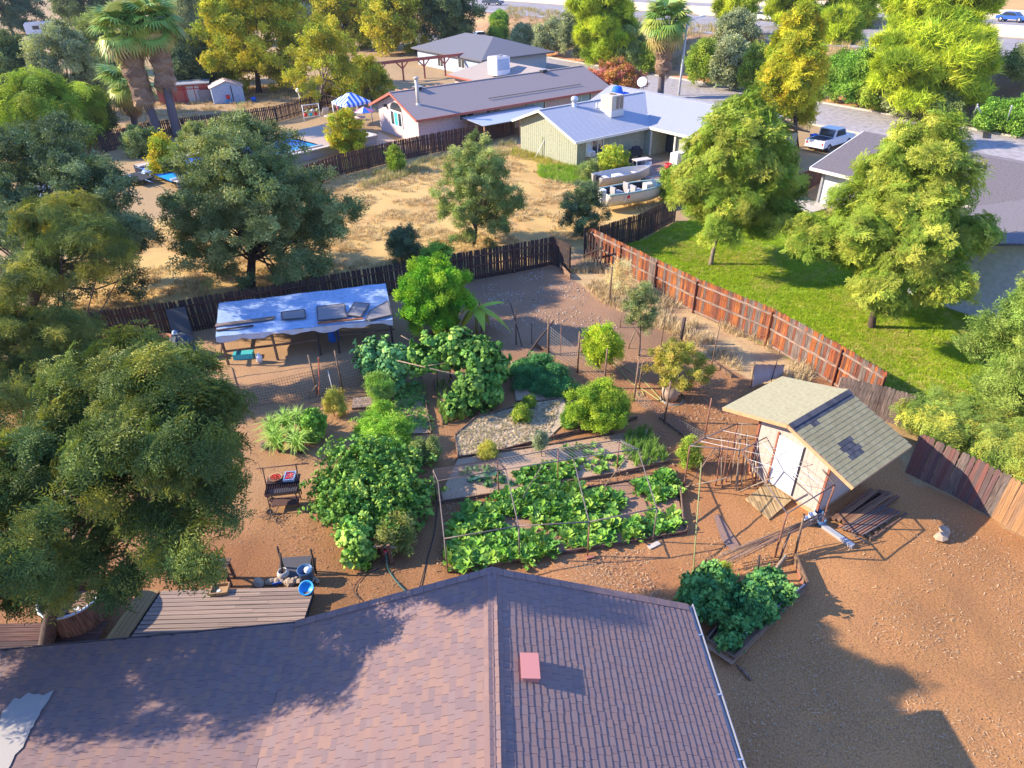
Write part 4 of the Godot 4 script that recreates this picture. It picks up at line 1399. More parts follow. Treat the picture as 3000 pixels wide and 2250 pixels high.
func far_houses() -> void:
	rng.seed = 44
	var az := deg_to_rad(55.3)
	# house with the red pergola
	var t := thing("blue_house", "pale blue house with hipped grey roof behind the red pergola", "house", v3(-5.76,0.0,-106.61), -az)
	var s := begin()
	gable_wall(s, [Vector2(-18, 0), Vector2(1.5, 0), Vector2(1.5, 2.5), Vector2(-18, 2.5)], -2.2, -14.0)
	obj("wall", s, M["blue_wall"], t)
	var r := begin()
	var a := Vector3(-19, 2.5, -1.6)
	var b := Vector3(2.3, 2.5, -1.6)
	var c := Vector3(2.3, 2.5, -15.0)
	var d := Vector3(-19, 2.5, -15.0)
	var h0 := Vector3(-12.5, 4.6, -8.3)
	var h1 := Vector3(-4.4, 4.6, -8.3)
	quad(r, a, h0, h1, b)
	tri(r, b, h1, c)
	quad(r, c, h1, h0, d)
	tri(r, d, h0, a)
	for e in [[a, b], [b, c], [c, d], [d, a]]:
		quad(r, e[0], e[1], e[1] - Vector3(0, 0.2, 0), e[0] - Vector3(0, 0.2, 0))
	obj("roof", r, M["far_roof"], t)
	window_on(t, Vector3(-4.2, 1.4, -2.17), Vector2(1.9, 1.3), 0.0, M["white"], 2, 0.08)
	window_on(t, Vector3(-10.5, 1.3, -2.17), Vector2(1.8, 1.9), 0.0, M["white"], 2, 0.08)
	var pg := thing("red_pergola", "red timber pergola with braced posts and dark shade cloth", "pergola", Vector3.ZERO)
	var p0 := v3(-18.74,2.60,-103.37)
	var p1 := v3(-5.82,2.60,-111.51)
	var back := Vector3(sin(az), 0, -cos(az)) * 3.6
	board("beam", p0, p1, 0.14, 0.26, M["red_trim"], pg)
	board("beam", p0 + back, p1 + back, 0.14, 0.26, M["red_trim"], pg)
	for i in 5:
		var q := p0.lerp(p1, (i + 0.4) / 4.42)
		for o in [Vector3.ZERO, back]:
			var foot: Vector3 = q + o
			board("post", Vector3(foot.x, 0, foot.z), foot + Vector3(0, -0.1, 0), 0.17, 0.17, M["red_trim"], pg, Vector3.RIGHT)
			for e in [-1.0, 1.0]:
				var along: Vector3 = (p1 - p0).normalized() * e
				board("brace", foot + Vector3(0, -1.0, 0), foot + along * 0.9 + Vector3(0, -0.12, 0), 0.1, 0.12, M["red_trim"], pg)
	for i in 12:
		var q := p0.lerp(p1, i / 11.0) + Vector3(0, 0.18, 0)
		board("rafter", q - back * 0.05, q + back * 1.05, 0.09, 0.14, M["red_trim"], pg)
	var cl := begin()
	var g := p0.lerp(p1, 0.62)
	var l := Vector3(0, 0.29, 0)
	quad(cl, p0 + l, g + l, g + back * 0.97 + l, p0 + back * 0.97 + l)
	obj("shade_cloth", cl, M["net_dark"], pg)
	# grey house on the right with its garage
	var gz := deg_to_rad(56)
	var h := thing("grey_roof_house", "white walled house with dark grey roof at the lawn edge", "house", Vector3(21.36, 0, -47.26), -gz)
	var w := begin()
	gable_wall(w, [Vector2(0.6, 0), Vector2(26, 0), Vector2(26, 2.5), Vector2(0.6, 2.5)], -0.9, -11.0)
	gable_wall(w, [Vector2(11.2, 0), Vector2(24.0, 0), Vector2(24.0, 2.35), Vector2(11.2, 2.35)], 8.4, -2.0)
	obj("wall", w, M["white_wall"], h)
	var rr := begin()
	var roofs := [[0.0, 2.6, -5.8, 4.2, 0.0, 28.0], [-11.6, 2.6, -5.8, 4.2, 0.0, 28.0]]
	for q in roofs:
		var n := 30
		for i in n:
			var f0 := float(i) / n
			var f1 := float(i + 1) / n
			quad(rr, Vector3(q[4], lerpf(q[1], q[3], f0) + 0.014, lerpf(q[0], q[2], f0)), Vector3(q[4], lerpf(q[1], q[3], f1), lerpf(q[0], q[2], f1)), Vector3(q[5], lerpf(q[1], q[3], f1), lerpf(q[0], q[2], f1)), Vector3(q[5], lerpf(q[1], q[3], f0) + 0.014, lerpf(q[0], q[2], f0)))
		quad(rr, Vector3(q[4], q[1] - 0.12, q[0]), Vector3(q[4], q[3] - 0.12, q[2]), Vector3(q[5], q[3] - 0.12, q[2]), Vector3(q[5], q[1] - 0.12, q[0]))
		quad(rr, Vector3(q[4], q[1] - 0.12, q[0]), Vector3(q[4], q[1], q[0]), Vector3(q[4], q[3], q[2]), Vector3(q[4], q[3] - 0.12, q[2]))
	obj("roof", rr, M["dark_roof"], h)
	gable_roof("roof", h, M["dark_roof"], 10.4, 2.45, 17.6, 4.6, 24.8, 2.45, 9.2, -3.0, 0.12, 0.2).set_meta("label", "dark gable roof of the wing that reaches over the lawn")
	var gw := begin()
	gable_wall(gw, [Vector2(11.2, 2.35), Vector2(24.0, 2.35), Vector2(17.6, 4.35)], 8.4, 8.2)
	obj("gable_wall", gw, M["white_wall"], h)
	board("fascia", Vector3(0.0, 2.52, 0.03), Vector3(28, 2.52, 0.03), 0.05, 0.2, M["cream_trim"], h)
	board("fascia", Vector3(-0.03, 2.52, 0.0), Vector3(-0.03, 4.1, -5.8), 0.05, 0.2, M["white"], h)
	block("corner_trim", Vector3(0.6, 1.25, -0.88), Vector3(0.16, 2.5, 0.16), M["grey"], h)
	block("slab", Vector3(0.4, 0.05, 0.2), Vector3(2.6, 0.1, 2.4), M["concrete"], h)
	# far sheds and caravan at the upper left
	var rs := thing("red_shed", "red timber shed with flat pale roof under the trees", "shed", v3(-41.42,0.0,-93.26), deg_to_rad(18))
	block("wall", Vector3(0, 1.05, -1.6), Vector3(6.2, 2.1, 3.0), M["red_trim"], rs)
	block("flat_roof", Vector3(0, 2.2, -1.5), Vector3(6.7, 0.12, 3.6), M["galvanised"], rs)
	block("door", Vector3(1.2, 0.95, -0.07), Vector3(1.5, 1.9, 0.06), M["off_white"], rs)
	block("lean_panel", Vector3(2.6, 0.7, 0.15), Vector3(1.6, 1.4, 0.06), M["pink_roof"], rs)
	for i in 5:
		block("frame_bar", Vector3(-2.4 + i * 1.25, 1.05, -0.06), Vector3(0.1, 2.1, 0.05), M["car_red"], rs)
	block("frame_bar", Vector3(0, 1.6, -0.055), Vector3(6.1, 0.1, 0.05), M["car_red"], rs)
	var bs := thing("metal_shed", "pale shed with a sunlit blue side wall next to the red shed", "shed", v3(-35.42,0.0,-92.45), deg_to_rad(24))
	gable_wall_node(bs, "wall", [Vector2(-1.9, 0), Vector2(1.9, 0), Vector2(1.9, 1.9), Vector2(0, 2.5), Vector2(-1.9, 1.9)], 0.0, -3.4, M["blue_wall"])
	gable_roof("roof", bs, M["pink_wall"], -2.1, 1.85, 0.0, 2.6, 2.1, 1.85, 0.1, -3.5, 0.05, 0.5)
	block("door_track", Vector3(0.5, 1.0, 0.03), Vector3(0.1, 2.0, 0.05), M["dark"], bs)
	var cv := thing("caravan", "white caravan half hidden by oaks at the upper left", "caravan", v3(-113.51,0.0,-188.25), deg_to_rad(30))
	var cs := begin()
	gable_wall(cs, [Vector2(-4.2, 0.6), Vector2(4.2, 0.6), Vector2(4.2, 2.7), Vector2(3.7, 3.1), Vector2(-3.7, 3.1), Vector2(-4.2, 2.7)], 0.0, -2.6)
	obj("body", cs, M["car_white"], cv)
	block("window", Vector3(-1.8, 2.0, 0.02), Vector3(1.4, 0.8, 0.04), M["glass"], cv)
	block("window", Vector3(1.8, 2.0, 0.02), Vector3(1.4, 0.8, 0.04), M["glass"], cv)
	lathe_wheel(cv, Vector3(0.4, 0.4, 0.05), 0.38, 0.22)

func gable_wall_node(parent: Node, called: String, pts: Array, z0: float, z1: float, m: Material) -> void:
	var s := begin()
	gable_wall(s, pts, z0, z1)
	obj(called, s, m, parent)

func lathe_wheel(parent: Node, at: Vector3, r: float, w: float, turn := 0.0) -> void:
	var n := Node3D.new()
	put(n, "wheel", parent)
	n.transform = Transform3D(Basis(Vector3.UP, turn) * Basis(Vector3.RIGHT, PI / 2), at)
	lathe("tyre", Vector3.ZERO, [Vector2(r * 0.6, -w / 2), Vector2(r * 0.92, -w / 2), Vector2(r, -w / 3), Vector2(r, w / 3), Vector2(r * 0.92, w / 2), Vector2(r * 0.6, w / 2)], M["black_rubber"], n, 14)
	lathe("rim", Vector3.ZERO, [Vector2(0.001, -w * 0.3), Vector2(r * 0.62, -w * 0.42), Vector2(r * 0.62, w * 0.42), Vector2(0.001, w * 0.3)], M["steel"], n, 12)

# ---------------------------------------------------------------- fences
func picket_mesh() -> ArrayMesh:
	if not meshes.has("picket"):
		var s := begin()
		gable_wall(s, [Vector2(-0.5, 0), Vector2(0.5, 0), Vector2(0.5, 0.965), Vector2(0.24, 1.0), Vector2(-0.24, 1.0), Vector2(-0.5, 0.965)], 0.5, -0.5)
		s.generate_normals()
		meshes["picket"] = s.commit()
	return meshes["picket"]

# railside: +1 when the rails stand on the left of a->b
func fence(label: String, pts: Array, h: float, wood: Array, rails: Array, railmat: String, pw: float, railside: float, o := {}) -> Node3D:
	var t := thing("board_fence", label, "fence", pts[0])
	var i := 0
	for k in pts.size() - 1:
		var a: Vector3 = pts[k] - pts[0]
		var b: Vector3 = pts[k + 1] - pts[0]
		var d := b - a
		var n := int(d.length() / pw)
		var turn := atan2(-d.z, d.x)
		var nrm := Vector3(-d.z, 0, d.x).normalized() * railside
		for j in n:
			var f := (j + 0.5) / n
			if o.has("gap") and rng.randf() < o["gap"]:
				continue
			var hh: float = h * (1.0 + rf(-0.015, 0.012)) + o.get("wave", 0.0) * sin(f * 9.0)
			var set_name: String = wood[int(f * wood.size() * 0.9999)] if o.has("graded") else wood[rng.randi() % wood.size()]
			var lean: float = rf(-1, 1) * o.get("lean", 0.006)
			var bas := Basis(Vector3.UP, turn) * Basis(Vector3(0, 0, 1), lean) * Basis.from_scale(Vector3(d.length() / n - o.get("slit", 0.008) * rf(0.5, 1.6), hh, 0.018))
			shape("picket", picket_mesh(), pick(set_name), t, Transform3D(bas, a + d * f + nrm * rf(-0.004, 0.004) + Vector3(0, 0.02, 0)))
		for y in rails:
			var m := maxi(1, int(d.length() / 2.45))
			for j in m:
				var ra := a + d * (float(j) / m)
				var rb := a + d * (float(j + 1) / m) - d.normalized() * 0.01
				board("rail", ra + nrm * 0.032 + Vector3(0, y, 0), rb + nrm * 0.032 + Vector3(0, y + rf(-0.02, 0.02), 0), 0.04, 0.09, pick(railmat), t)
		var np := maxi(1, int(d.length() / 2.45))
		for j in np + 1:
			var q := a + d * (float(j) / np) + nrm * 0.06
			board("post", q, q + Vector3(0, h * o.get("post", 0.93), 0), 0.09, 0.09, pick(o.get("post_wood", railmat)), t, Vector3.RIGHT)
		i += 1
	return t

func fences() -> void:
	rng.seed = 45
	fence("long rust red board fence between the garden and the lawn", [v3(4.91,0.0,-38.39), v3(9.47,0.0,-30.75), v3(12.07,0.0,-27.25), v3(13.76,0.0,-23.70), v3(14.54,0.0,-21.63)], 1.9, ["fence_red", "fence_red", "fence_red", "fence_grey"], [1.62, 0.9, 0.12], "rail", 0.142, 1.0, {"post_wood": "fence_red", "slit": 0.006})
	fence("low grey panel of old boards leaning on the red fence behind the shed", [v3(13.08,0.0,-22.08), v3(14.47,0.0,-21.22), v3(15.25,0.0,-20.58)], 1.5, ["fence_grey"], [1.1, 0.5], "rail", 0.14, -1.0, {})
	fence("mauve to honey coloured board fence on the right below the vines", [v3(13.98,0.0,-17.98), v3(14.96,0.0,-16.74), v3(15.59,0.0,-15.70)], 1.75, ["fence_mauve", "fence_mauve", "fence_mauve", "fence_grey"], [1.4, 0.4], "fence_mauve", 0.145, -1.0, {"graded": true, "lean": 0.02})
	fence("honey coloured newer board fence at the right edge", [v3(15.59,0.0,-15.70), v3(16.21,0.0,-14.58), v3(16.80,0.0,-13.39)], 1.75, ["fence_new"], [1.4, 0.4], "fence_new", 0.15, -1.0, {"lean": 0.01})
	fence("dark weathered board fence along the back of the garden", [v3(-21.98,0.0,-28.01), v3(-20.80,0.0,-28.75), v3(-16.68,0.0,-29.84), v3(-2.13,0.0,-35.43), v3(2.71,0.0,-37.32)], 1.8, ["fence_dark"], [1.45, 0.85, 0.25], "fence_brown", 0.142, 1.0, {"lean": 0.03, "slit": 0.02})
	fence("short dark fence return with board gate at the garden corner", [v3(2.71,0.0,-37.32), v3(3.58,0.0,-36.11)], 1.75, ["fence_dark"], [1.4, 0.5], "fence_dark", 0.14, 1.0, {})
	fence("dark board fence between the boats and the lawn", [v3(4.91,0.0,-38.39), v3(8.41,0.0,-40.91), v3(11.49,0.0,-44.33)], 1.8, ["fence_brown", "fence_dark", "fence_dark"], [1.4, 0.4], "fence_dark", 0.15, -1.0, {"slit": 0.025})
	fence("dark brown board fence between the dry lot and the pink house", [v3(-19.90,0.0,-49.03), v3(-16.84,0.0,-53.28), v3(-13.98,0.0,-57.54), v3(-10.18,0.0,-61.57), v3(-3.69,0.0,-66.59), v3(0.95,0.0,-71.04)], 1.8, ["fence_brown"], [1.4, 0.4], "fence_dark", 0.17, -1.0, {"slit": 0.02, "lean": 0.02})
	fence("far dark picket fence behind the pool and palms", [v3(-39.42,0.0,-67.79), v3(-36.82,0.0,-72.79), v3(-31.25,0.0,-76.14), v3(-25.74,0.0,-79.84), v3(-20.38,0.0,-90.43), v3(-17.80,0.0,-95.45)], 1.75, ["fence_brown", "fence_dark"], [1.4, 0.4], "fence_dark", 0.2, -1.0, {"slit": 0.06, "lean": 0.02})
	fence("brown board fence beside the driveway left of the grey roofed house", [v3(20.10,0.0,-47.81), v3(22.60,0.0,-49.91), v3(24.95,0.0,-52.45)], 1.7, ["fence_brown"], [1.4, 0.4], "fence_brown", 0.2, -1.0, {})
	# open gate of dark boards at the corner
	var g := thing("garden_gate", "dark open board gate with cross brace at the fence corner", "gate", v3(4.60,0.0,-38.12))
	var e := v3(5.44,0.0,-36.32) - v3(4.60,0.0,-38.12)
	for i in 6:
		shape("board", picket_mesh(), pick("fence_dark"), g, Transform3D(Basis(Vector3.UP, atan2(-e.z, e.x)) * Basis.from_scale(Vector3(0.13, 1.75, 0.02)), e * (i + 0.5) / 6.0))
	board("brace", Vector3(0, 0.3, 0.05), e + Vector3(0, 1.5, 0.05), 0.05, 0.09, pick("fence_dark"), g)
	board("post", Vector3(0, 0, 0), Vector3(0, 2.0, 0), 0.12, 0.12, pick("fence_dark"), g, Vector3.RIGHT)

# ---------------------------------------------------------------- trees
var P_ASH := [Color(0.042, 0.066, 0.022), Color(0.066, 0.092, 0.026), Color(0.09, 0.115, 0.03), Color(0.17, 0.165, 0.035)]
var P_ASHGOLD := [Color(0.06, 0.085, 0.026), Color(0.11, 0.125, 0.03), Color(0.22, 0.20, 0.04)]
var P_OAK := [Color(0.055, 0.085, 0.040), Color(0.085, 0.115, 0.050), Color(0.14, 0.165, 0.065)]
var P_OAKLIGHT := [Color(0.09, 0.13, 0.05), Color(0.15, 0.19, 0.06), Color(0.23, 0.24, 0.09)]
var P_DARK := [Color(0.045, 0.075, 0.045), Color(0.075, 0.105, 0.06), Color(0.11, 0.14, 0.075)]
var P_GREY := [Color(0.12, 0.15, 0.09), Color(0.18, 0.20, 0.12), Color(0.24, 0.25, 0.15)]
var P_LIME := [Color(0.095, 0.15, 0.02), Color(0.16, 0.22, 0.03), Color(0.25, 0.28, 0.045)]
var P_PIST := [Color(0.10, 0.155, 0.02), Color(0.16, 0.205, 0.03), Color(0.27, 0.27, 0.05)]
var P_YELLOW := [Color(0.13, 0.165, 0.02), Color(0.24, 0.235, 0.03), Color(0.37, 0.30, 0.035)]
var P_GOLD := [Color(0.13, 0.18, 0.02), Color(0.27, 0.26, 0.022), Color(0.46, 0.32, 0.03)]
var P_GREEN := [Color(0.06, 0.14, 0.02), Color(0.11, 0.21, 0.03), Color(0.19, 0.28, 0.05)]
var P_VINE := [Color(0.04, 0.10, 0.02), Color(0.07, 0.145, 0.028), Color(0.15, 0.22, 0.045)]
var P_RED := [Color(0.20, 0.16, 0.03), Color(0.30, 0.12, 0.05), Color(0.42, 0.13, 0.14)]
var P_WEEP := [Color(0.08, 0.135, 0.03), Color(0.125, 0.18, 0.04), Color(0.20, 0.24, 0.06)]
var P_PINE := [Color(0.11, 0.17, 0.015), Color(0.22, 0.27, 0.02), Color(0.32, 0.35, 0.03)]

func lobes_at(base: Vector3, list: Array) -> Array:
	var out: Array = []
	for l in list:
		var r: float = l[1]
		out.append([l[0] - base, Vector3(r, r * 0.9, r)])
	return out

func palm(label: String, pts: Array, r: float, fronds: int, fl: float, skirt: float, skirt_r: float, group: String) -> Node3D:
	var base: Vector3 = pts[0]
	var t := thing("palm_tree", label, "palm", base, 0.0, group)
	var path: Array = []
	for p in pts:
		path.append(p - base)
	path[0] = path[0] + Vector3(0, -0.1, 0)
	var sp := smooth_path(path, 5)
	var s := begin(true)
	add_tube(s, sp, r * 1.15, r * 0.8, 10)
	obj("trunk", s, M["bark_palm"], t)
	var top: Vector3 = path[-1]
	var ax: Vector3 = (path[-1] - path[-2]).normalized()
	if skirt > 0.0:
		var xfs: Array = []
		var cols: Array = []
		for i in 170:
			var f := rng.randf()
			var a := rng.randf() * TAU
			var d := Vector3(cos(a), -rf(1.5, 3.4), sin(a)).normalized()
			var z := d
			var x := Vector3.UP.cross(z).normalized()
			var sc := fl * rf(0.4, 0.75)
			xfs.append(Transform3D(Basis(x * sc, z.cross(x) * sc, z * sc), top - ax * (f * f * skirt) + Vector3(cos(a), 0, sin(a)) * skirt_r * 0.2))
			var c := Color(0.40, 0.26, 0.15).lerp(Color(0.26, 0.17, 0.12), rng.randf())
			cols.append(c)
		stuff(spread_mesh("dry_skirt", meshes["fan_dry"], M["dry"], xfs, cols, t))
	for i in fronds:
		var a := i * 2.399
		var e := lerpf(1.3, -0.9, float(i) / fronds)
		var z := Vector3(cos(a) * cos(e), sin(e), sin(a) * cos(e))
		var x := (Vector3.UP if absf(z.y) < 0.98 else Vector3.RIGHT).cross(z).normalized()
		var sc := fl * rf(0.85, 1.15)
		var bb := Basis(x * sc, z.cross(x) * sc, z * sc) * Basis(Vector3.RIGHT, rf(-0.2, 0.5))
		shape("frond", meshes["fan"], M["frond"][rng.randi() % 4 if e > -0.45 else 4], t, Transform3D(bb, top + ax * 0.2))
	return t

func big_trees() -> void:
	rng.seed = 51
	var fr: Array = []
	for c in [lin(0.13, 0.28, 0.04), lin(0.21, 0.35, 0.05), lin(0.36, 0.42, 0.06), lin(0.15, 0.29, 0.05), lin(0.44, 0.33, 0.10)]:
		var m := mat(c, 0.5)
		m.backlight_enabled = true
		m.backlight = Color(0.5, 0.5, 0.3)
		fr.append(m)
	M["frond"] = fr
	var b := v3(-13.11,0.0,-11.56)
	tree("ash_tree", "large dark green ash tree overhanging the deck and round tub", b, v3(-9.55,5.56,-12.50), 2.6, 2.6, {"seed": 1, "leaf": "ash", "pal": P_ASH, "clumps": 460, "per": 15, "cr": 0.42, "smin": 0.65, "smax": 1.15, "r": 0.2, "every": 9, "low": -0.7,
		"lobes": lobes_at(b, [[v3(-8.05,7.40,-12.20), 1.15], [v3(-6.64,7.18,-10.80), 0.95], [v3(-8.16,6.94,-11.00), 1.25], [v3(-9.71,6.99,-11.00), 1.25], [v3(-9.33,5.81,-10.00), 0.95], [v3(-7.63,5.95,-10.20), 0.95], [v3(-6.30,6.69,-9.80), 0.75], [v3(-6.13,6.30,-9.30), 0.55], [v3(-10.94,6.64,-11.00), 1.2], [v3(-10.81,5.37,-10.20), 0.9], [v3(-9.29,7.66,-12.60), 1.15], [v3(-8.25,5.31,-9.60), 0.55], [v3(-6.98,5.60,-9.30), 0.45], [v3(-8.72,8.32,-13.20), 0.85], [v3(-7.36,8.10,-12.80), 0.75], [v3(-7.57,8.60,-12.20), 0.85], [v3(-7.08,8.77,-11.30), 0.85], [v3(-6.29,8.40,-10.90), 0.7], [v3(-9.56,6.95,-12.00), 1.1], [v3(-6.81,7.50,-12.00), 0.75], [v3(-10.88,4.37,-10.30), 0.75], [v3(-11.78,4.14,-10.40), 0.8], [v3(-10.15,4.35,-10.10), 0.55], [Vector3(-7.0, 8.4, -10.0), 0.9], [Vector3(-6.0, 8.2, -10.0), 0.8], [Vector3(-9.4, 7.0, -8.7), 1.0], [Vector3(-11.0, 6.5, -8.6), 1.15], [Vector3(-13.2, 6.6, -9.0), 1.6], [Vector3(-12.2, 7.6, -8.8), 1.0], [Vector3(-15.0, 6.4, -9.2), 1.4]])})
	b = Vector3(-19.0, 0, -23.6)
	tree("ash_tree", "olive green ash tree with yellow sunlit top at the left edge", b, v3(-19.39,2.99,-23.50), 3, 3, {"seed": 2, "leaf": "ash", "pal": P_ASHGOLD, "clumps": 330, "per": 13, "cr": 0.5, "smin": 0.8, "smax": 1.3, "r": 0.2,
		"lobes": lobes_at(b, [[v3(-19.30,5.06,-24.50), 1.25], [v3(-19.99,3.12,-23.50), 2.0], [v3(-18.10,3.42,-24.00), 1.35], [v3(-19.57,1.46,-21.50), 1.9], [v3(-17.73,2.04,-22.50), 1.5], [v3(-17.27,2.72,-23.50), 0.8], [v3(-18.80,5.91,-25.50), 0.6], [v3(-21.56,3.84,-24.00), 1.8], [Vector3(-18.5, 6.6, -27), 1.8], [Vector3(-16.5, 6.0, -26), 1.2]])})
	tree("oak_tree", "dark blue green oak left of the blue shelter beyond the back fence", v3(-25.43,0.0,-31.16), v3(-22.72,5.11,-33.38), 4.70, 5.41, {"seed": 3, "extra": [[Vector3(-19, 7, -30), 1.9], [Vector3(-17.5, 5.6, -29.5), 1.3], [Vector3(-20, 8.2, -32), 1.6]], "pal": P_DARK, "clumps": 560, "per": 15, "cr": 0.6, "smin": 0.9, "smax": 1.5, "r": 0.3, "n": 10, "every": 6})
	tree("oak_tree", "broad grey green oak with dark trunk beyond the back fence", v3(-14.80,0.0,-35.02), v3(-13.65,4.58,-35.51), 5.65, 4.88, {"seed": 4, "pal": [Color(0.075, 0.105, 0.045), Color(0.12, 0.15, 0.065), Color(0.21, 0.22, 0.095)], "clumps": 600, "per": 15, "cr": 0.65, "smin": 1.0, "smax": 1.6, "r": 0.28, "n": 11, "every": 6})
	tree("young_oak", "lighter young oak in the middle of the dry grass lot", v3(-2.31,0.0,-40.47), v3(-1.79,3.62,-40.50), 2.92, 3.56, {"seed": 5, "pal": P_OAKLIGHT, "clumps": 340, "per": 13, "cr": 0.45, "smin": 0.8, "smax": 1.2, "r": 0.11, "n": 9, "every": 5, "core": 0.6})
	tree("young_oak", "small sparse young oak left of the boats", v3(4.87,0.0,-41.83), v3(4.90,1.87,-41.82), 1.67, 1.95, {"seed": 6, "pal": P_DARK + [Color(0.14, 0.18, 0.07)], "clumps": 110, "per": 12, "cr": 0.4, "smin": 0.8, "smax": 1.2, "r": 0.08, "core": 0.5})
	tree("oak_sapling", "dark oak sapling by the back fence left of the young oak", v3(-6.50,0.0,-38.00), v3(-6.30,1.33,-38.03), 1.16, 1.40, {"seed": 7, "pal": P_DARK, "clumps": 80, "per": 12, "cr": 0.35, "smin": 0.8, "smax": 1.1, "r": 0.07})
	tree("green_shrub", "low bright green shrub at the foot of the young oak", v3(-4.31,0.0,-37.64), v3(-4.26,0.62,-37.65), 1.25, 0.70, {"seed": 8, "cat": "shrub", "pal": P_GREEN, "clumps": 50, "per": 12, "cr": 0.3, "r": 0.05})
	tree("lime_tree", "bright lime green tree at the upper left behind the dark oak", v3(-44.96,0.0,-68.36), v3(-44.21,3.81,-68.85), 5.31, 3.61, {"seed": 9, "pal": P_LIME, "leaf": "weeping", "clumps": 240, "per": 10, "cr": 0.9, "smin": 1.5, "smax": 2.5, "r": 0.2, "n": 8})
	tree("grey_oak", "grey green oak left of the two tall palms", v3(-52.29,0.0,-85.30), v3(-51.11,5.01,-86.02), 4.41, 5.22, {"seed": 10, "pal": P_GREY, "clumps": 230, "per": 10, "cr": 1.0, "smin": 2.0, "smax": 3.2, "r": 0.3})
	tree("dark_oak", "dark oak at the left edge below the caravan", v3(-64.83,0.0,-93.92), v3(-63.93,4.32,-94.54), 4.75, 5.36, {"seed": 11, "pal": P_OAK, "clumps": 200, "per": 10, "cr": 1.0, "smin": 2.0, "smax": 3.2, "r": 0.3})
	tree("dark_oak", "dark oak in the top left corner above the caravan", v3(-125.50,0.0,-194.29), v3(-125.87,6.25,-194.05), 9.60, 6.40, {"seed": 12, "pal": P_DARK, "clumps": 200, "per": 8, "cr": 1.6, "smin": 3.5, "smax": 5.0, "r": 0.4})
	tree("dark_oak", "dark oak behind and right of the caravan", v3(-100.75,0.0,-183.23), v3(-99.05,6.66,-184.16), 8.01, 6.74, {"seed": 13, "pal": P_OAK, "clumps": 200, "per": 8, "cr": 1.6, "smin": 3.5, "smax": 5.0, "r": 0.4})
	tree("dark_oak", "dark oak behind the two palms above the red shed", v3(-42.52,0.0,-98.95), v3(-42.21,4.02,-99.08), 3.88, 4.05, {"seed": 14, "pal": P_DARK, "clumps": 190, "per": 9, "cr": 1.2, "smin": 2.4, "smax": 3.6, "r": 0.3})
	tree("pale_eucalyptus", "pale grey eucalyptus rising behind the palms at the top", v3(-56.14,0.0,-132.25), v3(-54.60,6.66,-132.90), 2.95, 6.67, {"seed": 15, "pal": P_GREY, "leaf": "weeping", "clumps": 150, "per": 8, "cr": 1.4, "smin": 3.0, "smax": 4.5, "r": 0.3})
	tree("dark_oak", "dark oak between the palms and the lime green tree", v3(-52.37,0.0,-96.97), v3(-51.59,2.36,-97.39), 2.93, 3.26, {"seed": 16, "pal": P_DARK, "clumps": 120, "per": 9, "cr": 1.1, "smin": 2.2, "smax": 3.4, "r": 0.25})
	tree("yellow_tree", "large yellow green tree above the metal shed", v3(-33.77,0.0,-99.44), v3(-33.03,6.92,-99.69), 8.74, 7.83, {"seed": 17, "pal": P_YELLOW, "leaf": "broad", "clumps": 380, "per": 11, "cr": 1.1, "smin": 1.7, "smax": 2.8, "r": 0.4, "n": 10, "bare": 0.15})
	tree("yellow_tree", "half bare yellow tree between the large yellow tree and blue house", v3(-22.64,0.0,-86.96), v3(-21.13,5.05,-87.35), 4.80, 4.96, {"seed": 18, "pal": P_YELLOW, "leaf": "broad", "clumps": 170, "per": 8, "cr": 0.8, "smin": 1.5, "smax": 2.4, "r": 0.22, "bark": M["bark_pale"], "core": 0.4, "bare": 0.8, "every": 3})
	tree("yellow_tree", "small yellow green tree by the canopy left of the pink house", v3(-17.57,0.0,-92.19), v3(-17.41,2.24,-92.23), 3.38, 2.59, {"seed": 19, "pal": P_YELLOW, "leaf": "broad", "clumps": 110, "per": 8, "cr": 0.7, "smin": 1.3, "smax": 2.1, "r": 0.14, "bark": M["bark_pale"], "core": 0.45, "every": 4})
	tree("ash_tree", "large tree behind the blue house, yellow left and dark green right", v3(-16.22,0.0,-138.83), v3(-18.41,7.11,-138.57), 7.96, 7.47, {"seed": 20, "pal": P_YELLOW, "leaf": "broad", "clumps": 300, "per": 9, "cr": 1.6, "smin": 2.6, "smax": 4.0, "r": 0.4, "n": 9})
	tree("dark_oak", "dark green tree beside the street behind the blue house", v3(-8.77,0.0,-137.34), v3(-9.28,6.48,-137.30), 5.71, 7.18, {"seed": 21, "pal": P_OAK, "clumps": 260, "per": 9, "cr": 1.4, "smin": 2.8, "smax": 4.2, "r": 0.4, "n": 9})
	tree("pool_tree", "small yellowing fruit tree beside the pool", v3(-15.17,0.0,-63.98), v3(-14.71,2.20,-64.09), 1.99, 1.98, {"seed": 22, "pal": P_GOLD, "leaf": "broad", "clumps": 130, "per": 9, "cr": 0.45, "smin": 0.9, "smax": 1.5, "r": 0.09, "bark": M["bark_pale"], "core": 0.45, "every": 4})
	tree("orange_shrub", "small orange leaved shrub below the pool wall", v3(-14.32,0.0,-63.57), v3(-14.13,0.40,-63.61), 0.64, 0.52, {"seed": 23, "cat": "shrub", "pal": [Color(0.5, 0.24, 0.03), Color(0.55, 0.32, 0.05)], "clumps": 26, "per": 8, "cr": 0.3, "r": 0.04})
	tree("green_shrub", "bright green sapling at the dark fence below the pink house", v3(-9.65,0.0,-58.26), v3(-9.50,0.99,-58.28), 0.59, 1.16, {"seed": 24, "cat": "shrub", "pal": P_LIME, "leaf": "broad", "clumps": 40, "per": 9, "cr": 0.3, "r": 0.04})
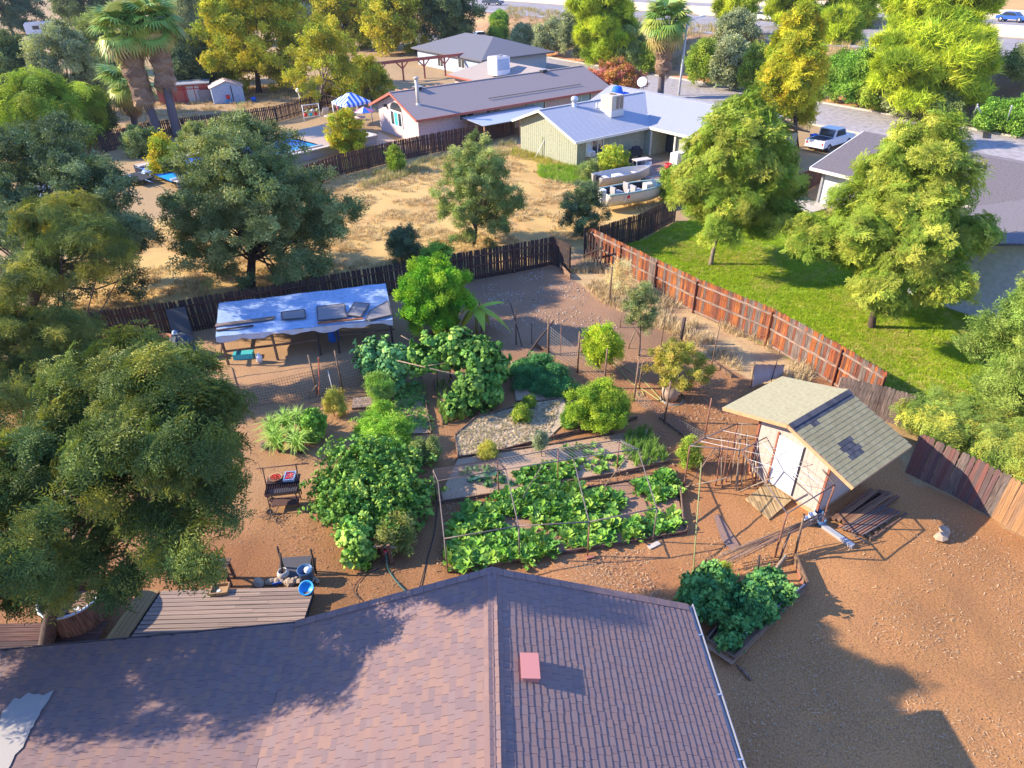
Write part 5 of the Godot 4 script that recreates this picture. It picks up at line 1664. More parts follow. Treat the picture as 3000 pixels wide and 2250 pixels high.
	tree("yellow_shrub", "yellow leaved shrub between the far fence and the oaks", v3(-29.70,0.0,-58.28), v3(-29.20,1.74,-58.53), 1.32, 1.86, {"seed": 25, "cat": "shrub", "pal": P_GOLD, "leaf": "broad", "clumps": 70, "per": 8, "cr": 0.5, "smin": 1.2, "smax": 1.9, "r": 0.06, "core": 0.4})
	tree("green_shrub", "green shrub under the palms at the far picket fence", v3(-35.43,0.0,-66.52), v3(-34.90,1.11,-66.80), 1.71, 1.45, {"seed": 26, "cat": "shrub", "pal": P_OAKLIGHT, "leaf": "broad", "clumps": 100, "per": 8, "cr": 0.5, "smin": 1.2, "smax": 1.9, "r": 0.06})
	tree("green_shrub", "tall green shrub right of the palm trunks at the picket fence", v3(-30.19,0.0,-66.85), v3(-29.88,1.32,-67.00), 1.56, 1.64, {"seed": 27, "cat": "shrub", "pal": P_OAKLIGHT + [Color(0.3, 0.22, 0.05)], "clumps": 100, "per": 8, "cr": 0.5, "smin": 1.2, "smax": 1.9, "r": 0.06})
	tree("crape_myrtle", "crape myrtle with red and orange leaves behind the pale grey roof", v3(12.87,0.0,-85.96), v3(13.14,2.17,-85.92), 4.11, 2.47, {"seed": 28, "pal": P_RED, "leaf": "broad", "clumps": 230, "per": 10, "cr": 0.6, "smin": 1.2, "smax": 2.0, "r": 0.12, "n": 9})
	tree("golden_tree", "tall narrow golden green tree between street and lawn", v3(26.85,0.0,-63.04), v3(25.47,6.69,-63.63), 2.93, 5.30, {"seed": 29, "cone": 0.4, "pal": P_GOLD, "leaf": "pistache", "clumps": 330, "per": 11, "cr": 0.8, "smin": 1.7, "smax": 2.7, "r": 0.2, "n": 10, "core": 0.62})
	tree("pistache_tree", "rounded green tree on the left of the lawn", v3(11.95,0.0,-36.78), v3(12.60,5.40,-36.57), 4.17, 4.39, {"seed": 30, "cone": 0.5, "pal": P_PIST, "leaf": "pistache", "clumps": 520, "per": 11, "cr": 0.75, "smin": 0.95, "smax": 1.6, "r": 0.13, "bark": M["bark_pale"], "n": 12, "core": 0.6, "every": 8})
	tree("pistache_tree", "large bright green tree in the middle of the lawn", v3(17.69,0.0,-28.64), v3(17.60,5.54,-28.70), 4.58, 4.66, {"seed": 31, "cone": 0.75, "pal": P_PIST, "leaf": "pistache", "clumps": 720, "per": 11, "cr": 0.75, "smin": 0.9, "smax": 1.5, "r": 0.17, "n": 13, "core": 0.6, "every": 9})
	tree("weeping_tree", "weeping light green tree at the right edge beside the lawn", v3(20.62,0.0,-18.66), v3(19.53,4.34,-19.86), 3.07, 4.37, {"seed": 32, "pal": P_WEEP, "leaf": "weeping", "clumps": 380, "per": 12, "cr": 0.5, "smin": 0.8, "smax": 1.3, "r": 0.15, "n": 12, "core": 0.62, "up": -0.2})
	b = v3(16.80,0.0,-19.36)
	tree("fence_vine", "yellow green vine mounded over the right fence corner", b, b, 1, 1, {"seed": 33, "cat": "vine", "pal": P_WEEP + [Color(0.25, 0.24, 0.04)], "leaf": "weeping", "clumps": 210, "per": 11, "cr": 0.35, "smin": 0.5, "smax": 0.9, "r": 0.05,
		"lobes": lobes_at(b, [[v3(15.53,0.90,-19.94), 0.75], [v3(16.48,1.10,-20.07), 0.9], [v3(16.71,1.20,-19.06), 1.0], [v3(16.99,1.30,-17.98), 0.95], [v3(15.55,1.30,-18.84), 0.6], [v3(17.25,1.40,-17.34), 0.8], [v3(15.24,0.90,-20.40), 0.4]])})
	tree("far_tree", "dark tree filling the gap behind the large yellow tree at the top", v3(-60.20,0.0,-160.52), v3(-58.89,6.66,-161.01), 8.00, 7.52, {"seed": 210, "pal": P_OAK, "clumps": 200, "per": 8, "cr": 1.6, "smin": 3.5, "smax": 5.0, "r": 0.4})
	tree("far_tree", "yellow green tree at the top between the yellow trees and the blue house", v3(-31.19,0.0,-146.70), v3(-30.47,6.17,-146.86), 6.90, 6.90, {"seed": 211, "pal": P_YELLOW, "leaf": "broad", "clumps": 230, "per": 8, "cr": 1.6, "smin": 2.8, "smax": 4.2, "r": 0.4})
	tree("far_tree", "grey green tree at the top above the large yellow tree", v3(-55.20,0.0,-193.72), v3(-53.83,7.13,-194.11), 9.28, 8.13, {"seed": 212, "pal": P_GREY, "clumps": 200, "per": 8, "cr": 2.0, "smin": 4.0, "smax": 6.0, "r": 0.4})
	tree("far_tree", "olive tree between the caravan and the palms", v3(-66.60,0.0,-120.93), v3(-65.13,4.15,-121.74), 4.13, 5.09, {"seed": 213, "pal": P_OAKLIGHT, "clumps": 160, "per": 8, "cr": 1.2, "smin": 2.4, "smax": 3.8, "r": 0.3})
	tree("far_tree", "golden green tree at the left edge above the lime green tree", v3(-79.93,0.0,-118.41), v3(-79.85,2.37,-118.46), 4.99, 3.70, {"seed": 214, "pal": P_GOLD, "leaf": "broad", "clumps": 160, "per": 8, "cr": 1.2, "smin": 2.0, "smax": 3.2, "r": 0.3})
	tree("far_tree", "dark tree behind the red shed and the palms", v3(-42.66,0.0,-108.29), v3(-41.75,2.66,-108.65), 3.07, 2.84, {"seed": 215, "pal": P_DARK, "clumps": 130, "per": 8, "cr": 1.2, "smin": 2.4, "smax": 3.6, "r": 0.3})
	tree("far_tree", "dark leafy tree between the grey oak and the dark oak on the left", v3(-44.22,0.0,-73.99), v3(-43.38,2.31,-74.50), 2.18, 2.56, {"seed": 216, "pal": P_OAK, "clumps": 150, "per": 10, "cr": 0.9, "smin": 1.8, "smax": 2.6, "r": 0.2})
	# palms
	palm("taller left palm of the pair by the far picket fence", [v3(-36.19,0.0,-73.12), v3(-36.40,4.32,-73.02), v3(-36.60,7.10,-72.92), v3(-36.54,9.87,-72.95)], 0.42, 48, 2.0, 5.2, 1.6, "")
	palm("right palm of the pair by the far picket fence", [v3(-34.52,0.0,-73.55), v3(-34.30,4.38,-73.65), v3(-34.16,7.36,-73.72), v3(-33.90,10.40,-73.84)], 0.40, 46, 1.9, 4.6, 1.5, "")
	palm("short young fan palm in front of the two tall palms", [v3(-40.48,0.0,-76.75), v3(-40.23,1.55,-76.88), v3(-40.09,3.27,-76.96), v3(-39.88,4.62,-77.07)], 0.35, 30, 1.9, 1.6, 1.2, "")
	palm("single palm at the kerb behind the pale grey roof", [v3(19.22,0.0,-88.04), v3(19.17,2.73,-88.05), v3(19.22,5.50,-88.04), v3(19.17,8.08,-88.05)], 0.36, 46, 2.0, 4.2, 1.2, "")
	# growth on the far bank of the street
	var bank := [
		[v3(-2.20,0.40,-142.81), v3(-2.09,2.22,-142.82), 1.98, 2.12, 0, 0], [v3(1.94,0.50,-135.48), v3(1.89,2.24,-135.48), 2.60, 2.02, 1, 0], [v3(6.17,0.60,-126.83), v3(6.17,3.01,-126.83), 3.54, 2.67, 1, 0], [v3(10.31,0.60,-119.26), v3(9.85,4.61,-119.30), 2.94, 4.28, 1, 1], [v3(12.82,0.60,-116.69), v3(13.16,2.09,-116.65), 2.37, 1.79, 0, 0],
		[v3(17.48,0.60,-107.23), v3(16.80,3.36,-107.34), 2.52, 3.03, 2, 0], [v3(20.95,0.60,-105.76), v3(20.15,2.48,-105.92), 2.00, 2.07, 0, 0], [v3(25.02,0.60,-94.79), v3(24.80,2.84,-94.85), 2.34, 2.57, 0, 0], [v3(27.60,0.60,-90.93), v3(27.07,3.42,-91.09), 2.45, 3.19, 1, 0], [v3(29.81,0.60,-86.74), v3(29.30,3.03,-86.92), 2.35, 2.65, 0, 0], [v3(30.87,2.00,-103.47), v3(30.56,4.19,-103.56), 3.23, 2.43, 1, 1],
		[v3(37.46,0.60,-82.11), v3(37.34,2.86,-82.17), 1.71, 2.44, 3, 0], [v3(38.84,0.60,-79.18), v3(38.20,3.12,-79.49), 2.17, 2.75, 3, 0], [v3(40.05,0.60,-75.69), v3(39.32,2.52,-76.08), 1.85, 2.11, 0, 0], [v3(41.15,0.60,-72.93), v3(40.72,2.05,-73.17), 2.03, 1.58, 1, 0], [v3(42.73,0.60,-70.06), v3(42.54,1.74,-70.17), 1.73, 1.22, 2, 0], [v3(46.16,0.60,-66.15), v3(46.02,1.42,-66.25), 1.65, 1.01, 3, 0], [v3(47.68,0.60,-64.07), v3(47.42,1.85,-64.26), 1.60, 1.66, 3, 0], [v3(51.86,3.00,-71.95), v3(51.42,4.04,-72.27), 2.09, 1.63, 2, 0], [v3(-1.87,3.00,-146.22), v3(-1.60,4.18,-146.22), 1.56, 1.52, 4, 0]]
	var pals := [P_LIME, P_GREY, P_OAKLIGHT, P_GREEN, P_GREEN]
	var names := ["yellow green shrub", "grey green shrub", "olive shrub", "fresh green shrub", "round dark green shrub"]
	for i in bank.size():
		var e: Array = bank[i]
		var where := "on the far bank of the street, number %s from the left" % ["one", "two", "three", "four", "five", "six", "seven", "eight", "nine", "ten", "eleven", "twelve", "thirteen", "fourteen", "fifteen", "sixteen", "seventeen", "eighteen", "nineteen", "twenty"][i]
		var back: Vector3 = Vector3(0.83, 0, -0.55) * (e[2] * 0.8)
		back.y = ground_y(e[0].x + back.x, e[0].z + back.z) - ground_y(e[0].x, e[0].z)
		tree("bank_shrub", names[e[4]] + " " + where, e[0] + back, e[1] + back, e[2], e[3], {"seed": 60 + i, "cat": "shrub", "group": "shrubs on the far bank of the street", "pal": pals[e[4]], "leaf": "small" if e[4] != 1 else "oak", "clumps": 130, "per": 9, "cr": 0.9, "smin": 2.2, "smax": 3.8, "r": 0.12})
	pine("tall bright green pine behind the street left of the single palm", v3(14.86,0.80,-110.83), v3(14.98,6.97,-110.81), 5.32, 6.79, 71, 300)
	pine("broad lime green pine with layered limbs at the upper right", v3(44.35,0.80,-74.09), v3(44.11,4.57,-74.23), 6.95, 3.53, 72, 420)
	pine("tall lime green pine behind the broad pine at the top", v3(48.22,3.00,-79.76), v3(46.77,9.25,-80.64), 6.54, 4.69, 73, 360)
	pine("small flat topped pine right of the golden tree", v3(46.24,2.50,-102.19), v3(45.88,5.52,-102.35), 3.04, 2.22, 74, 130)
	pine("sparse pine with tall bare trunk right of the street lamp", v3(35.25,3.00,-112.21), v3(34.68,8.93,-112.39), 3.74, 3.23, 75, 130)
	pine("pale pine at the top between palm and golden tree", v3(46.44,4.00,-122.45), v3(47.06,7.78,-122.21), 5.18, 3.89, 76, 160)
	pine("pine at the top right of the golden tree", v3(55.28,4.00,-120.15), v3(54.92,7.87,-120.32), 4.92, 4.38, 77, 160)

func pine(label: String, base: Vector3, cc: Vector3, rh: float, rv: float, seed_: int, n: int) -> void:
	rng.seed = seed_ * 97
	var lobes: Array = []
	var c := cc - base
	for i in 15:
		var a := i * 2.399
		var h := lerpf(-0.85, 0.95, i / 14.0)
		var reach := sqrt(maxf(0.1, 1.0 - h * h)) * rf(0.3, 0.75)
		lobes.append([c + Vector3(cos(a) * rh * reach, h * rv * 0.9, sin(a) * rh * reach), Vector3(rh * 0.36, rv * 0.16, rh * 0.36)])
	tree("pine_tree", label, base, cc, rh, rv, {"seed": seed_, "leaf": "pine", "pal": P_PINE, "clumps": n, "per": 9, "cr": 0.9, "smin": 2.4, "smax": 4.2, "r": 0.2, "lobes": lobes, "mat": M["leaf_thin"], "low": -0.2, "every": 10})

# ---------------------------------------------------------------- garden plants
func w2(x: float, y: float) -> Vector2:
	return Vector2(x, y)

func greens(called: String, label: String, category: String, group: String, kind: String, pts: Array, gap: float, smin: float, smax: float, mats: Array, seed_: int, y := 0.08) -> void:
	rng.seed = seed_ * 31 + 1
	var poly := flat_poly(pts)
	var lo := poly[0]
	var hi := poly[0]
	for p in poly:
		lo = lo.min(p)
		hi = hi.max(p)
	var placed: Array = []
	for i in 1400:
		var p := Vector2(rf(lo.x, hi.x), rf(lo.y, hi.y))
		if not inside(p, poly):
			continue
		var ok := true
		for q in placed:
			if p.distance_to(q) < gap:
				ok = false
				break
		if ok:
			placed.append(p)
			var o := shape(called, meshes[kind], mats[rng.randi() % mats.size()], self, Transform3D(turned(Vector3.UP + rdir() * 0.2, rf(smin, smax)), Vector3(p.x, y, p.y)))
			tag(o, label, category, group)

func merge_plant(called: String, kind: String, n: int, spread: float, tilt: float) -> void:
	var s := SurfaceTool.new()
	s.begin(Mesh.PRIMITIVE_TRIANGLES)
	for i in n:
		s.append_from(meshes[kind], 0, Transform3D(turned(Vector3.UP + rdir() * tilt, rf(0.75, 1.15)), Vector3(rf(-1, 1), rf(0, 0.4), rf(-1, 1)) * spread))
	meshes[called] = s.commit()

func leafy(r: float, g: float, b: float) -> StandardMaterial3D:
	var m := mat(lin(r, g, b), 0.5)
	m.backlight_enabled = true
	m.backlight = Color(0.4, 0.4, 0.2)
	return m

func garden_plants() -> void:
	rng.seed = 61
	merge_plant("chard", "lettuce", 4, 0.10, 0.35)
	merge_plant("small_green", "sprout", 5, 0.10, 0.4)
	merge_plant("big_leaf", "squash", 3, 0.2, 0.4)
	merge_plant("dill", "chives", 3, 0.12, 0.4)
	M["chard"] = [leafy(0.097, 0.263, 0.022), leafy(0.127, 0.311, 0.025), leafy(0.175, 0.350, 0.036), leafy(0.233, 0.389, 0.043), leafy(0.078, 0.214, 0.022)]
	M["deep"] = [leafy(0.049, 0.156, 0.036), leafy(0.068, 0.194, 0.043), leafy(0.097, 0.233, 0.043)]
	M["fresh"] = [leafy(0.156, 0.311, 0.036), leafy(0.214, 0.369, 0.050), leafy(0.117, 0.253, 0.036)]
	var fg := "leafy greens in the front bed"
	greens("leafy_green", "leafy green plant in the far middle row of the front bed", "leafy green", fg, "chard", [v3(-0.76,0.0,-17.15), v3(0.28,0.0,-17.30), v3(1.79,0.0,-17.52), v3(3.55,0.0,-17.03), v3(3.63,0.0,-16.53), v3(2.50,0.0,-16.22), v3(0.56,0.0,-16.21), v3(-0.60,0.0,-16.58)], 0.21, 1.05, 1.5, M["chard"], 1)
	greens("leafy_green", "leafy green plant in the shady left corner of the front bed", "leafy green", fg, "chard", [v3(-2.04,0.0,-14.44), v3(-1.96,0.0,-15.66), v3(-1.70,0.0,-16.62), v3(-1.23,0.0,-16.60), v3(-0.68,0.0,-16.47), v3(-0.29,0.0,-15.60), v3(1.24,0.0,-14.75), v3(0.93,0.0,-14.42), v3(-1.87,0.0,-14.07)], 0.23, 1.05, 1.55, M["chard"], 2)
	greens("leafy_green", "leafy green plant in the near middle of the front bed", "leafy green", fg, "chard", [v3(0.70,0.0,-15.88), v3(1.78,0.0,-15.99), v3(3.18,0.0,-16.11), v3(3.10,0.0,-14.98), v3(1.75,0.0,-14.69), v3(1.49,0.0,-15.23)], 0.24, 0.9, 1.35, M["chard"], 3)
	greens("leafy_green", "leafy green plant in the far right corner of the front bed", "leafy green", fg, "chard", [v3(4.32,0.0,-17.79), v3(5.67,0.0,-18.20), v3(5.72,0.0,-17.09), v3(4.69,0.0,-16.72), v3(4.26,0.0,-17.19)], 0.22, 1.0, 1.4, M["chard"], 4)
	greens("leafy_green", "leafy green plant in the near right of the front bed", "leafy green", fg, "chard", [v3(3.30,0.0,-15.85), v3(5.36,0.0,-16.20), v3(5.30,0.0,-15.49), v3(3.33,0.0,-15.03)], 0.27, 0.9, 1.3, M["chard"], 5)
	greens("leafy_green", "dark big leaved plant in the middle bed under the netting", "leafy green", "dark big leaved plants in the middle bed", "big_leaf", [v3(-1.79,0.0,-18.70), v3(-0.52,0.0,-18.86), v3(-0.27,0.0,-17.97), v3(-1.43,0.0,-17.89)], 0.33, 0.7, 1.0, M["deep"], 6)
	greens("leafy_green", "low green plant in the middle bed behind the pipe frame", "leafy green", "low greens in the middle bed", "chard", [v3(-0.02,0.0,-18.28), v3(0.83,0.0,-18.75), v3(2.21,0.0,-18.96), v3(2.23,0.0,-18.24), v3(1.12,0.0,-17.79), v3(0.38,0.0,-17.72)], 0.24, 0.8, 1.15, M["chard"], 7)
	greens("leafy_green", "low green plant in the middle bed behind the pipe frame", "leafy green", "low greens in the middle bed", "chard", [v3(1.84,0.0,-19.68), v3(3.20,0.0,-20.07), v3(3.30,0.0,-19.45), v3(1.98,0.0,-19.24)], 0.27, 0.6, 0.85, M["fresh"], 8)
	greens("leafy_green", "low green plant in the middle bed behind the pipe frame", "leafy green", "low greens in the middle bed", "chard", [v3(2.48,0.0,-19.11), v3(3.79,0.0,-19.22), v3(3.98,0.0,-18.81), v3(3.33,0.0,-18.35), v3(2.53,0.0,-18.43)], 0.3, 0.6, 0.9, M["fresh"], 9)
	greens("herb_plant", "feathery green herb at the right end of the middle bed", "herb", "feathery herbs at the right end of the middle bed", "dill", [v3(4.32,0.0,-20.46), v3(5.20,0.0,-20.80), v3(5.64,0.0,-19.28), v3(5.60,0.0,-18.80), v3(4.47,0.0,-18.66), v3(4.06,0.0,-19.34)], 0.18, 0.9, 1.3, M["fresh"], 10)
	greens("seedling", "tiny green seedling in the left strip bed", "seedling", "seedlings in the left strip bed", "small_green", [v3(-5.18,0.0,-24.38), v3(-3.98,0.0,-24.55), v3(-3.29,0.0,-21.23), v3(-4.40,0.0,-21.28)], 0.22, 1.0, 2.0, M["fresh"], 11)
	greens("chive_clump", "upright grassy chive clump left of the dried bed", "chives", "chive clumps in the narrow bed", "dill", [v3(-3.08,0.0,-22.82), v3(-2.05,0.0,-23.17), v3(-1.91,0.0,-21.85), v3(-2.76,0.0,-21.57)], 0.18, 0.8, 1.1, M["fresh"], 12)
	greens("chive_clump", "short grassy clump in the narrow bed under the squash arbor", "chives", "short clumps under the arbor", "dill", [v3(-3.27,0.0,-24.51), v3(-2.47,0.0,-24.70), v3(-2.30,0.0,-23.46), v3(-3.11,0.0,-23.29)], 0.24, 0.6, 0.9, M["chard"], 13)
	greens("strawberry_plant", "low round leafed plant at the corner of the dried bed", "plant", "low plants by the arbor foot", "small_green", [v3(-1.68,0.0,-22.75), v3(-0.92,0.0,-23.19), v3(-0.56,0.0,-22.84), v3(-1.14,0.0,-22.33)], 0.24, 1.3, 2.0, M["fresh"], 14)
	# bushes and vines
	tree("cassava_bush", "tall bright green bush right of the blue shelter", v3(-3.87,0.0,-29.15), v3(-3.63,2.13,-29.18), 1.88, 1.90, {"seed": 101, "cat": "bush", "pal": [Color(0.06, 0.16, 0.015), Color(0.12, 0.25, 0.02), Color(0.24, 0.33, 0.03)], "leaf": "lance", "clumps": 260, "per": 13, "cr": 0.32, "smin": 0.8, "smax": 1.3, "r": 0.07, "n": 9, "every": 10, "core": 0.75})
	var b := v3(-2.70,0.0,-25.13)
	tree("squash_vine", "squash vine spread over a pole arbor in the garden centre", b, v3(-2.37,1.50,-24.80), 1.6, 1.0, {"seed": 102, "cat": "vine", "pal": P_VINE, "leaf": "squash", "clumps": 250, "per": 7, "cr": 0.4, "smin": 0.55, "smax": 0.95, "r": 0.04, "mat": M["leaf_waxy"], "every": 16,
		"lobes": lobes_at(b, [[v3(-3.41,1.70,-24.32), 0.85], [v3(-2.32,1.90,-24.31), 0.95], [v3(-1.34,1.80,-23.86), 0.8], [v3(-1.07,1.20,-23.71), 0.85], [v3(-1.63,1.00,-22.81), 0.75], [v3(-1.18,0.60,-22.87), 0.65], [v3(-2.21,0.50,-22.39), 0.55], [v3(-0.60,1.00,-24.77), 0.5], [v3(-3.91,1.60,-24.32), 0.4]])})
	b = v3(-5.68,0.0,-25.27)
	tree("squash_vine", "dark leaved vine heaped between the wire fence and the arbor", b, v3(-5.61,1.00,-25.41), 1.0, 1.0, {"seed": 103, "cat": "vine", "pal": [Color(0.045, 0.12, 0.05), Color(0.08, 0.17, 0.06), Color(0.17, 0.26, 0.07)], "leaf": "squash", "clumps": 150, "per": 7, "cr": 0.3, "smin": 0.5, "smax": 0.85, "r": 0.04, "mat": M["leaf_waxy"], "every": 16,
		"lobes": lobes_at(b, [[v3(-5.83,1.30,-25.12), 0.8], [v3(-5.08,1.20,-24.66), 0.8], [v3(-6.10,1.00,-24.66), 0.5], [v3(-4.68,0.90,-24.37), 0.6], [v3(-5.08,0.50,-24.09), 0.5], [v3(-6.45,1.20,-25.72), 0.45]])})
	tree("flowering_bush", "light green bush at the foot of the dark vine", v3(-5.62,0.0,-23.27), v3(-5.53,0.69,-23.29), 0.58, 0.69, {"seed": 104, "cat": "bush", "pal": [Color(0.12, 0.22, 0.04), Color(0.2, 0.30, 0.06), Color(0.30, 0.36, 0.10)], "leaf": "small", "clumps": 90, "per": 11, "cr": 0.2, "smin": 0.7, "smax": 1.1, "r": 0.03, "every": 14})
	b = v3(-5.10,0.0,-20.42)
	tree("bean_vine", "bright green bean vine row left of the seedling strip", b, v3(-5.07,0.50,-20.65), 1, 0.6, {"seed": 105, "cat": "vine", "pal": [Color(0.09, 0.19, 0.025), Color(0.15, 0.27, 0.03), Color(0.24, 0.33, 0.05)], "leaf": "small", "clumps": 190, "per": 12, "cr": 0.25, "smin": 0.7, "smax": 1.1, "r": 0.03, "every": 22,
		"lobes": lobes_at(b, [[v3(-5.09,0.50,-21.40), 0.62], [v3(-5.55,0.40,-20.80), 0.55], [v3(-4.65,0.55,-20.27), 0.7], [v3(-5.12,0.50,-19.51), 0.65], [v3(-4.30,0.40,-19.47), 0.55]])})
	b = v3(-5.04,0.0,-17.31)
	tree("squash_vine", "large sprawling leafy vine right of the barrel grill", b, v3(-4.94,0.80,-17.37), 1.8, 0.9, {"seed": 106, "cat": "vine", "pal": P_VINE, "leaf": "plates", "clumps": 260, "per": 8, "cr": 0.6, "smin": 0.45, "smax": 0.9, "r": 0.04, "mat": M["leaf_waxy"], "every": 25,
		"lobes": lobes_at(b, [[v3(-6.13,0.70,-18.91), 0.6], [v3(-5.07,0.90,-18.23), 0.85], [v3(-4.08,0.80,-18.06), 0.7], [v3(-6.22,0.80,-17.42), 0.55], [v3(-5.11,1.00,-16.69), 0.8], [v3(-4.02,0.90,-16.53), 0.8], [v3(-3.28,0.50,-17.17), 0.45], [v3(-5.28,0.80,-15.82), 0.65], [v3(-4.20,0.80,-15.57), 0.65], [v3(-6.66,0.70,-17.19), 0.35], [v3(-6.37,0.60,-16.50), 0.35], [v3(-3.50,0.50,-16.28), 0.5]])})
	b = v3(-5.10,0.0,-14.97)
	tree("squash_vine", "broad leaved squash plant by the garden tap", b, v3(-4.98,0.60,-14.79), 0.7, 0.7, {"seed": 107, "cat": "vine", "pal": [Color(0.06, 0.15, 0.03), Color(0.12, 0.22, 0.04), Color(0.2, 0.28, 0.06)], "leaf": "squash", "clumps": 60, "per": 6, "cr": 0.22, "smin": 0.5, "smax": 0.8, "r": 0.03, "mat": M["leaf_waxy"], "every": 20,
		"lobes": lobes_at(b, [[v3(-4.99,0.90,-15.09), 0.42], [v3(-4.92,0.60,-14.89), 0.5], [v3(-4.77,0.30,-14.58), 0.4], [v3(-5.13,0.30,-14.60), 0.35]])})
	tree("weedy_bush", "thin wispy bush behind the garden tap", v3(-4.00,0.0,-15.03), v3(-3.71,0.69,-15.11), 0.66, 0.50, {"seed": 108, "cat": "bush", "pal": [Color(0.10, 0.14, 0.04), Color(0.18, 0.2, 0.06), Color(0.3, 0.27, 0.10)], "leaf": "lance", "clumps": 50, "per": 7, "cr": 0.25, "smin": 0.5, "smax": 0.8, "r": 0.02, "every": 6})
	tree("pot_shrub", "olive shrub left of the dried bed path, nearer the seedling strip", v3(-3.58,0.0,-19.25), v3(-3.53,0.54,-19.26), 0.32, 0.52, {"seed": 109, "cat": "shrub", "pal": P_OAKLIGHT, "leaf": "small", "clumps": 40, "per": 9, "cr": 0.14, "smin": 0.6, "smax": 0.9, "r": 0.03})
	tree("pot_shrub", "olive shrub left of the dried bed path, nearer the path", v3(-3.02,0.0,-19.23), v3(-2.99,0.60,-19.23), 0.27, 0.58, {"seed": 110, "cat": "shrub", "pal": P_OAKLIGHT, "leaf": "small", "clumps": 40, "per": 9, "cr": 0.14, "smin": 0.6, "smax": 0.9, "r": 0.03})
	tree("pepper_bush", "wide yellow green pepper bush beside the dried bed", v3(3.51,0.0,-21.09), v3(3.37,1.15,-21.11), 1.26, 0.89, {"seed": 111, "cat": "bush", "pal": [Color(0.085, 0.155, 0.015), Color(0.15, 0.22, 0.02), Color(0.24, 0.28, 0.03)], "leaf": "small", "clumps": 230, "per": 14, "cr": 0.22, "smin": 0.7, "smax": 1.1, "r": 0.04, "n": 9, "every": 16, "core": 0.7})
	tree("pepper_bush", "small round green bush left of the wide pepper bush", v3(2.24,0.0,-21.23), v3(2.23,0.41,-21.23), 0.29, 0.38, {"seed": 112, "cat": "bush", "pal": P_GREEN, "leaf": "small", "clumps": 50, "per": 11, "cr": 0.13, "smin": 0.6, "smax": 0.9, "r": 0.02})
	tree("yellow_bush", "little yellow green bush on the dried bed", v3(0.34,0.0,-21.75), v3(0.34,0.37,-21.75), 0.41, 0.31, {"seed": 113, "cat": "bush", "pal": P_LIME, "leaf": "small", "clumps": 50, "per": 9, "cr": 0.15, "smin": 0.6, "smax": 0.9, "r": 0.02})
	tree("yellow_bush", "tiny yellow green bush at the far corner of the dried bed", v3(0.69,0.0,-22.64), v3(0.69,0.30,-22.64), 0.25, 0.28, {"seed": 114, "cat": "bush", "pal": P_LIME, "leaf": "small", "clumps": 36, "per": 9, "cr": 0.1, "smin": 0.6, "smax": 0.9, "r": 0.02})
	tree("tomato_plant", "yellowing plant at the near edge of the dried bed", v3(-0.94,0.0,-19.41), v3(-0.92,0.40,-19.41), 0.34, 0.40, {"seed": 115, "cat": "plant", "pal": [Color(0.2, 0.2, 0.04), Color(0.32, 0.28, 0.06)], "leaf": "small", "clumps": 34, "per": 8, "cr": 0.15, "smin": 0.6, "smax": 0.9, "r": 0.02})
	tree("okra_plant", "tall thin plant standing behind the pipe frame", v3(1.01,0.0,-19.47), v3(1.01,0.65,-19.47), 0.24, 0.41, {"seed": 116, "cat": "plant", "pal": P_GREY, "leaf": "small", "clumps": 30, "per": 8, "cr": 0.14, "smin": 0.6, "smax": 0.9, "r": 0.02})
	b = v3(1.22,0.0,-24.94)
	tree("sweet_potato_patch", "low dark green patch of sweet potato vines behind the dried bed", b, b, 1, 1, {"seed": 117, "cat": "plant", "pal": [Color(0.03, 0.10, 0.04), Color(0.05, 0.15, 0.05), Color(0.09, 0.2, 0.06)], "leaf": "small", "clumps": 190, "per": 12, "cr": 0.25, "smin": 0.8, "smax": 1.2, "r": 0.01, "every": 60,
		"lobes": lobes_at(b, [[v3(0.51,0.15,-25.31), 0.55], [v3(1.24,0.20,-25.39), 0.6], [v3(1.71,0.20,-24.60), 0.6], [v3(0.89,0.20,-24.27), 0.65], [v3(1.56,0.15,-23.84), 0.55], [v3(2.15,0.10,-23.64), 0.4]])})
	tree("citrus_tree", "small yellow green citrus tree by the wire fence posts", v3(3.87,0.0,-25.27), v3(4.02,1.39,-25.25), 0.99, 0.93, {"seed": 118, "pal": [Color(0.12, 0.20, 0.015), Color(0.22, 0.29, 0.02), Color(0.34, 0.36, 0.04)], "leaf": "lance", "clumps": 110, "per": 11, "cr": 0.22, "smin": 0.6, "smax": 1.0, "r": 0.04, "core": 0.6, "every": 6})
	tree("peach_tree", "spreading peach tree with olive leaves over the big clay barrel", v3(6.85,0.0,-23.39), v3(6.84,1.48,-23.39), 1.43, 0.97, {"seed": 119, "pal": [Color(0.13, 0.15, 0.03), Color(0.22, 0.22, 0.04), Color(0.34, 0.26, 0.07)], "leaf": "lance", "clumps": 90, "per": 9, "cr": 0.22, "smin": 0.5, "smax": 0.85, "r": 0.05, "core": 0.35, "every": 2, "bark": M["bark_pale"]})
	tree("pear_tree", "slender young pear tree propped with a stake", v3(5.93,0.0,-26.58), v3(5.81,2.41,-26.61), 0.78, 1.24, {"seed": 120, "pal": [Color(0.10, 0.14, 0.06), Color(0.16, 0.19, 0.08), Color(0.26, 0.24, 0.10)], "leaf": "lance", "clumps": 60, "per": 8, "cr": 0.22, "smin": 0.5, "smax": 0.8, "r": 0.035, "core": 0.4, "every": 2})
	tree("dry_shrub", "sparse tan shrub against the red fence", v3(6.14,0.0,-32.87), v3(6.05,1.27,-32.88), 0.67, 0.92, {"seed": 121, "cat": "shrub", "pal": [Color(0.35, 0.24, 0.12), Color(0.45, 0.32, 0.15)], "leaf": "twigs", "mat": M["dry"], "clumps": 36, "per": 6, "cr": 0.25, "smin": 0.5, "smax": 0.9, "r": 0.02, "every": 3})
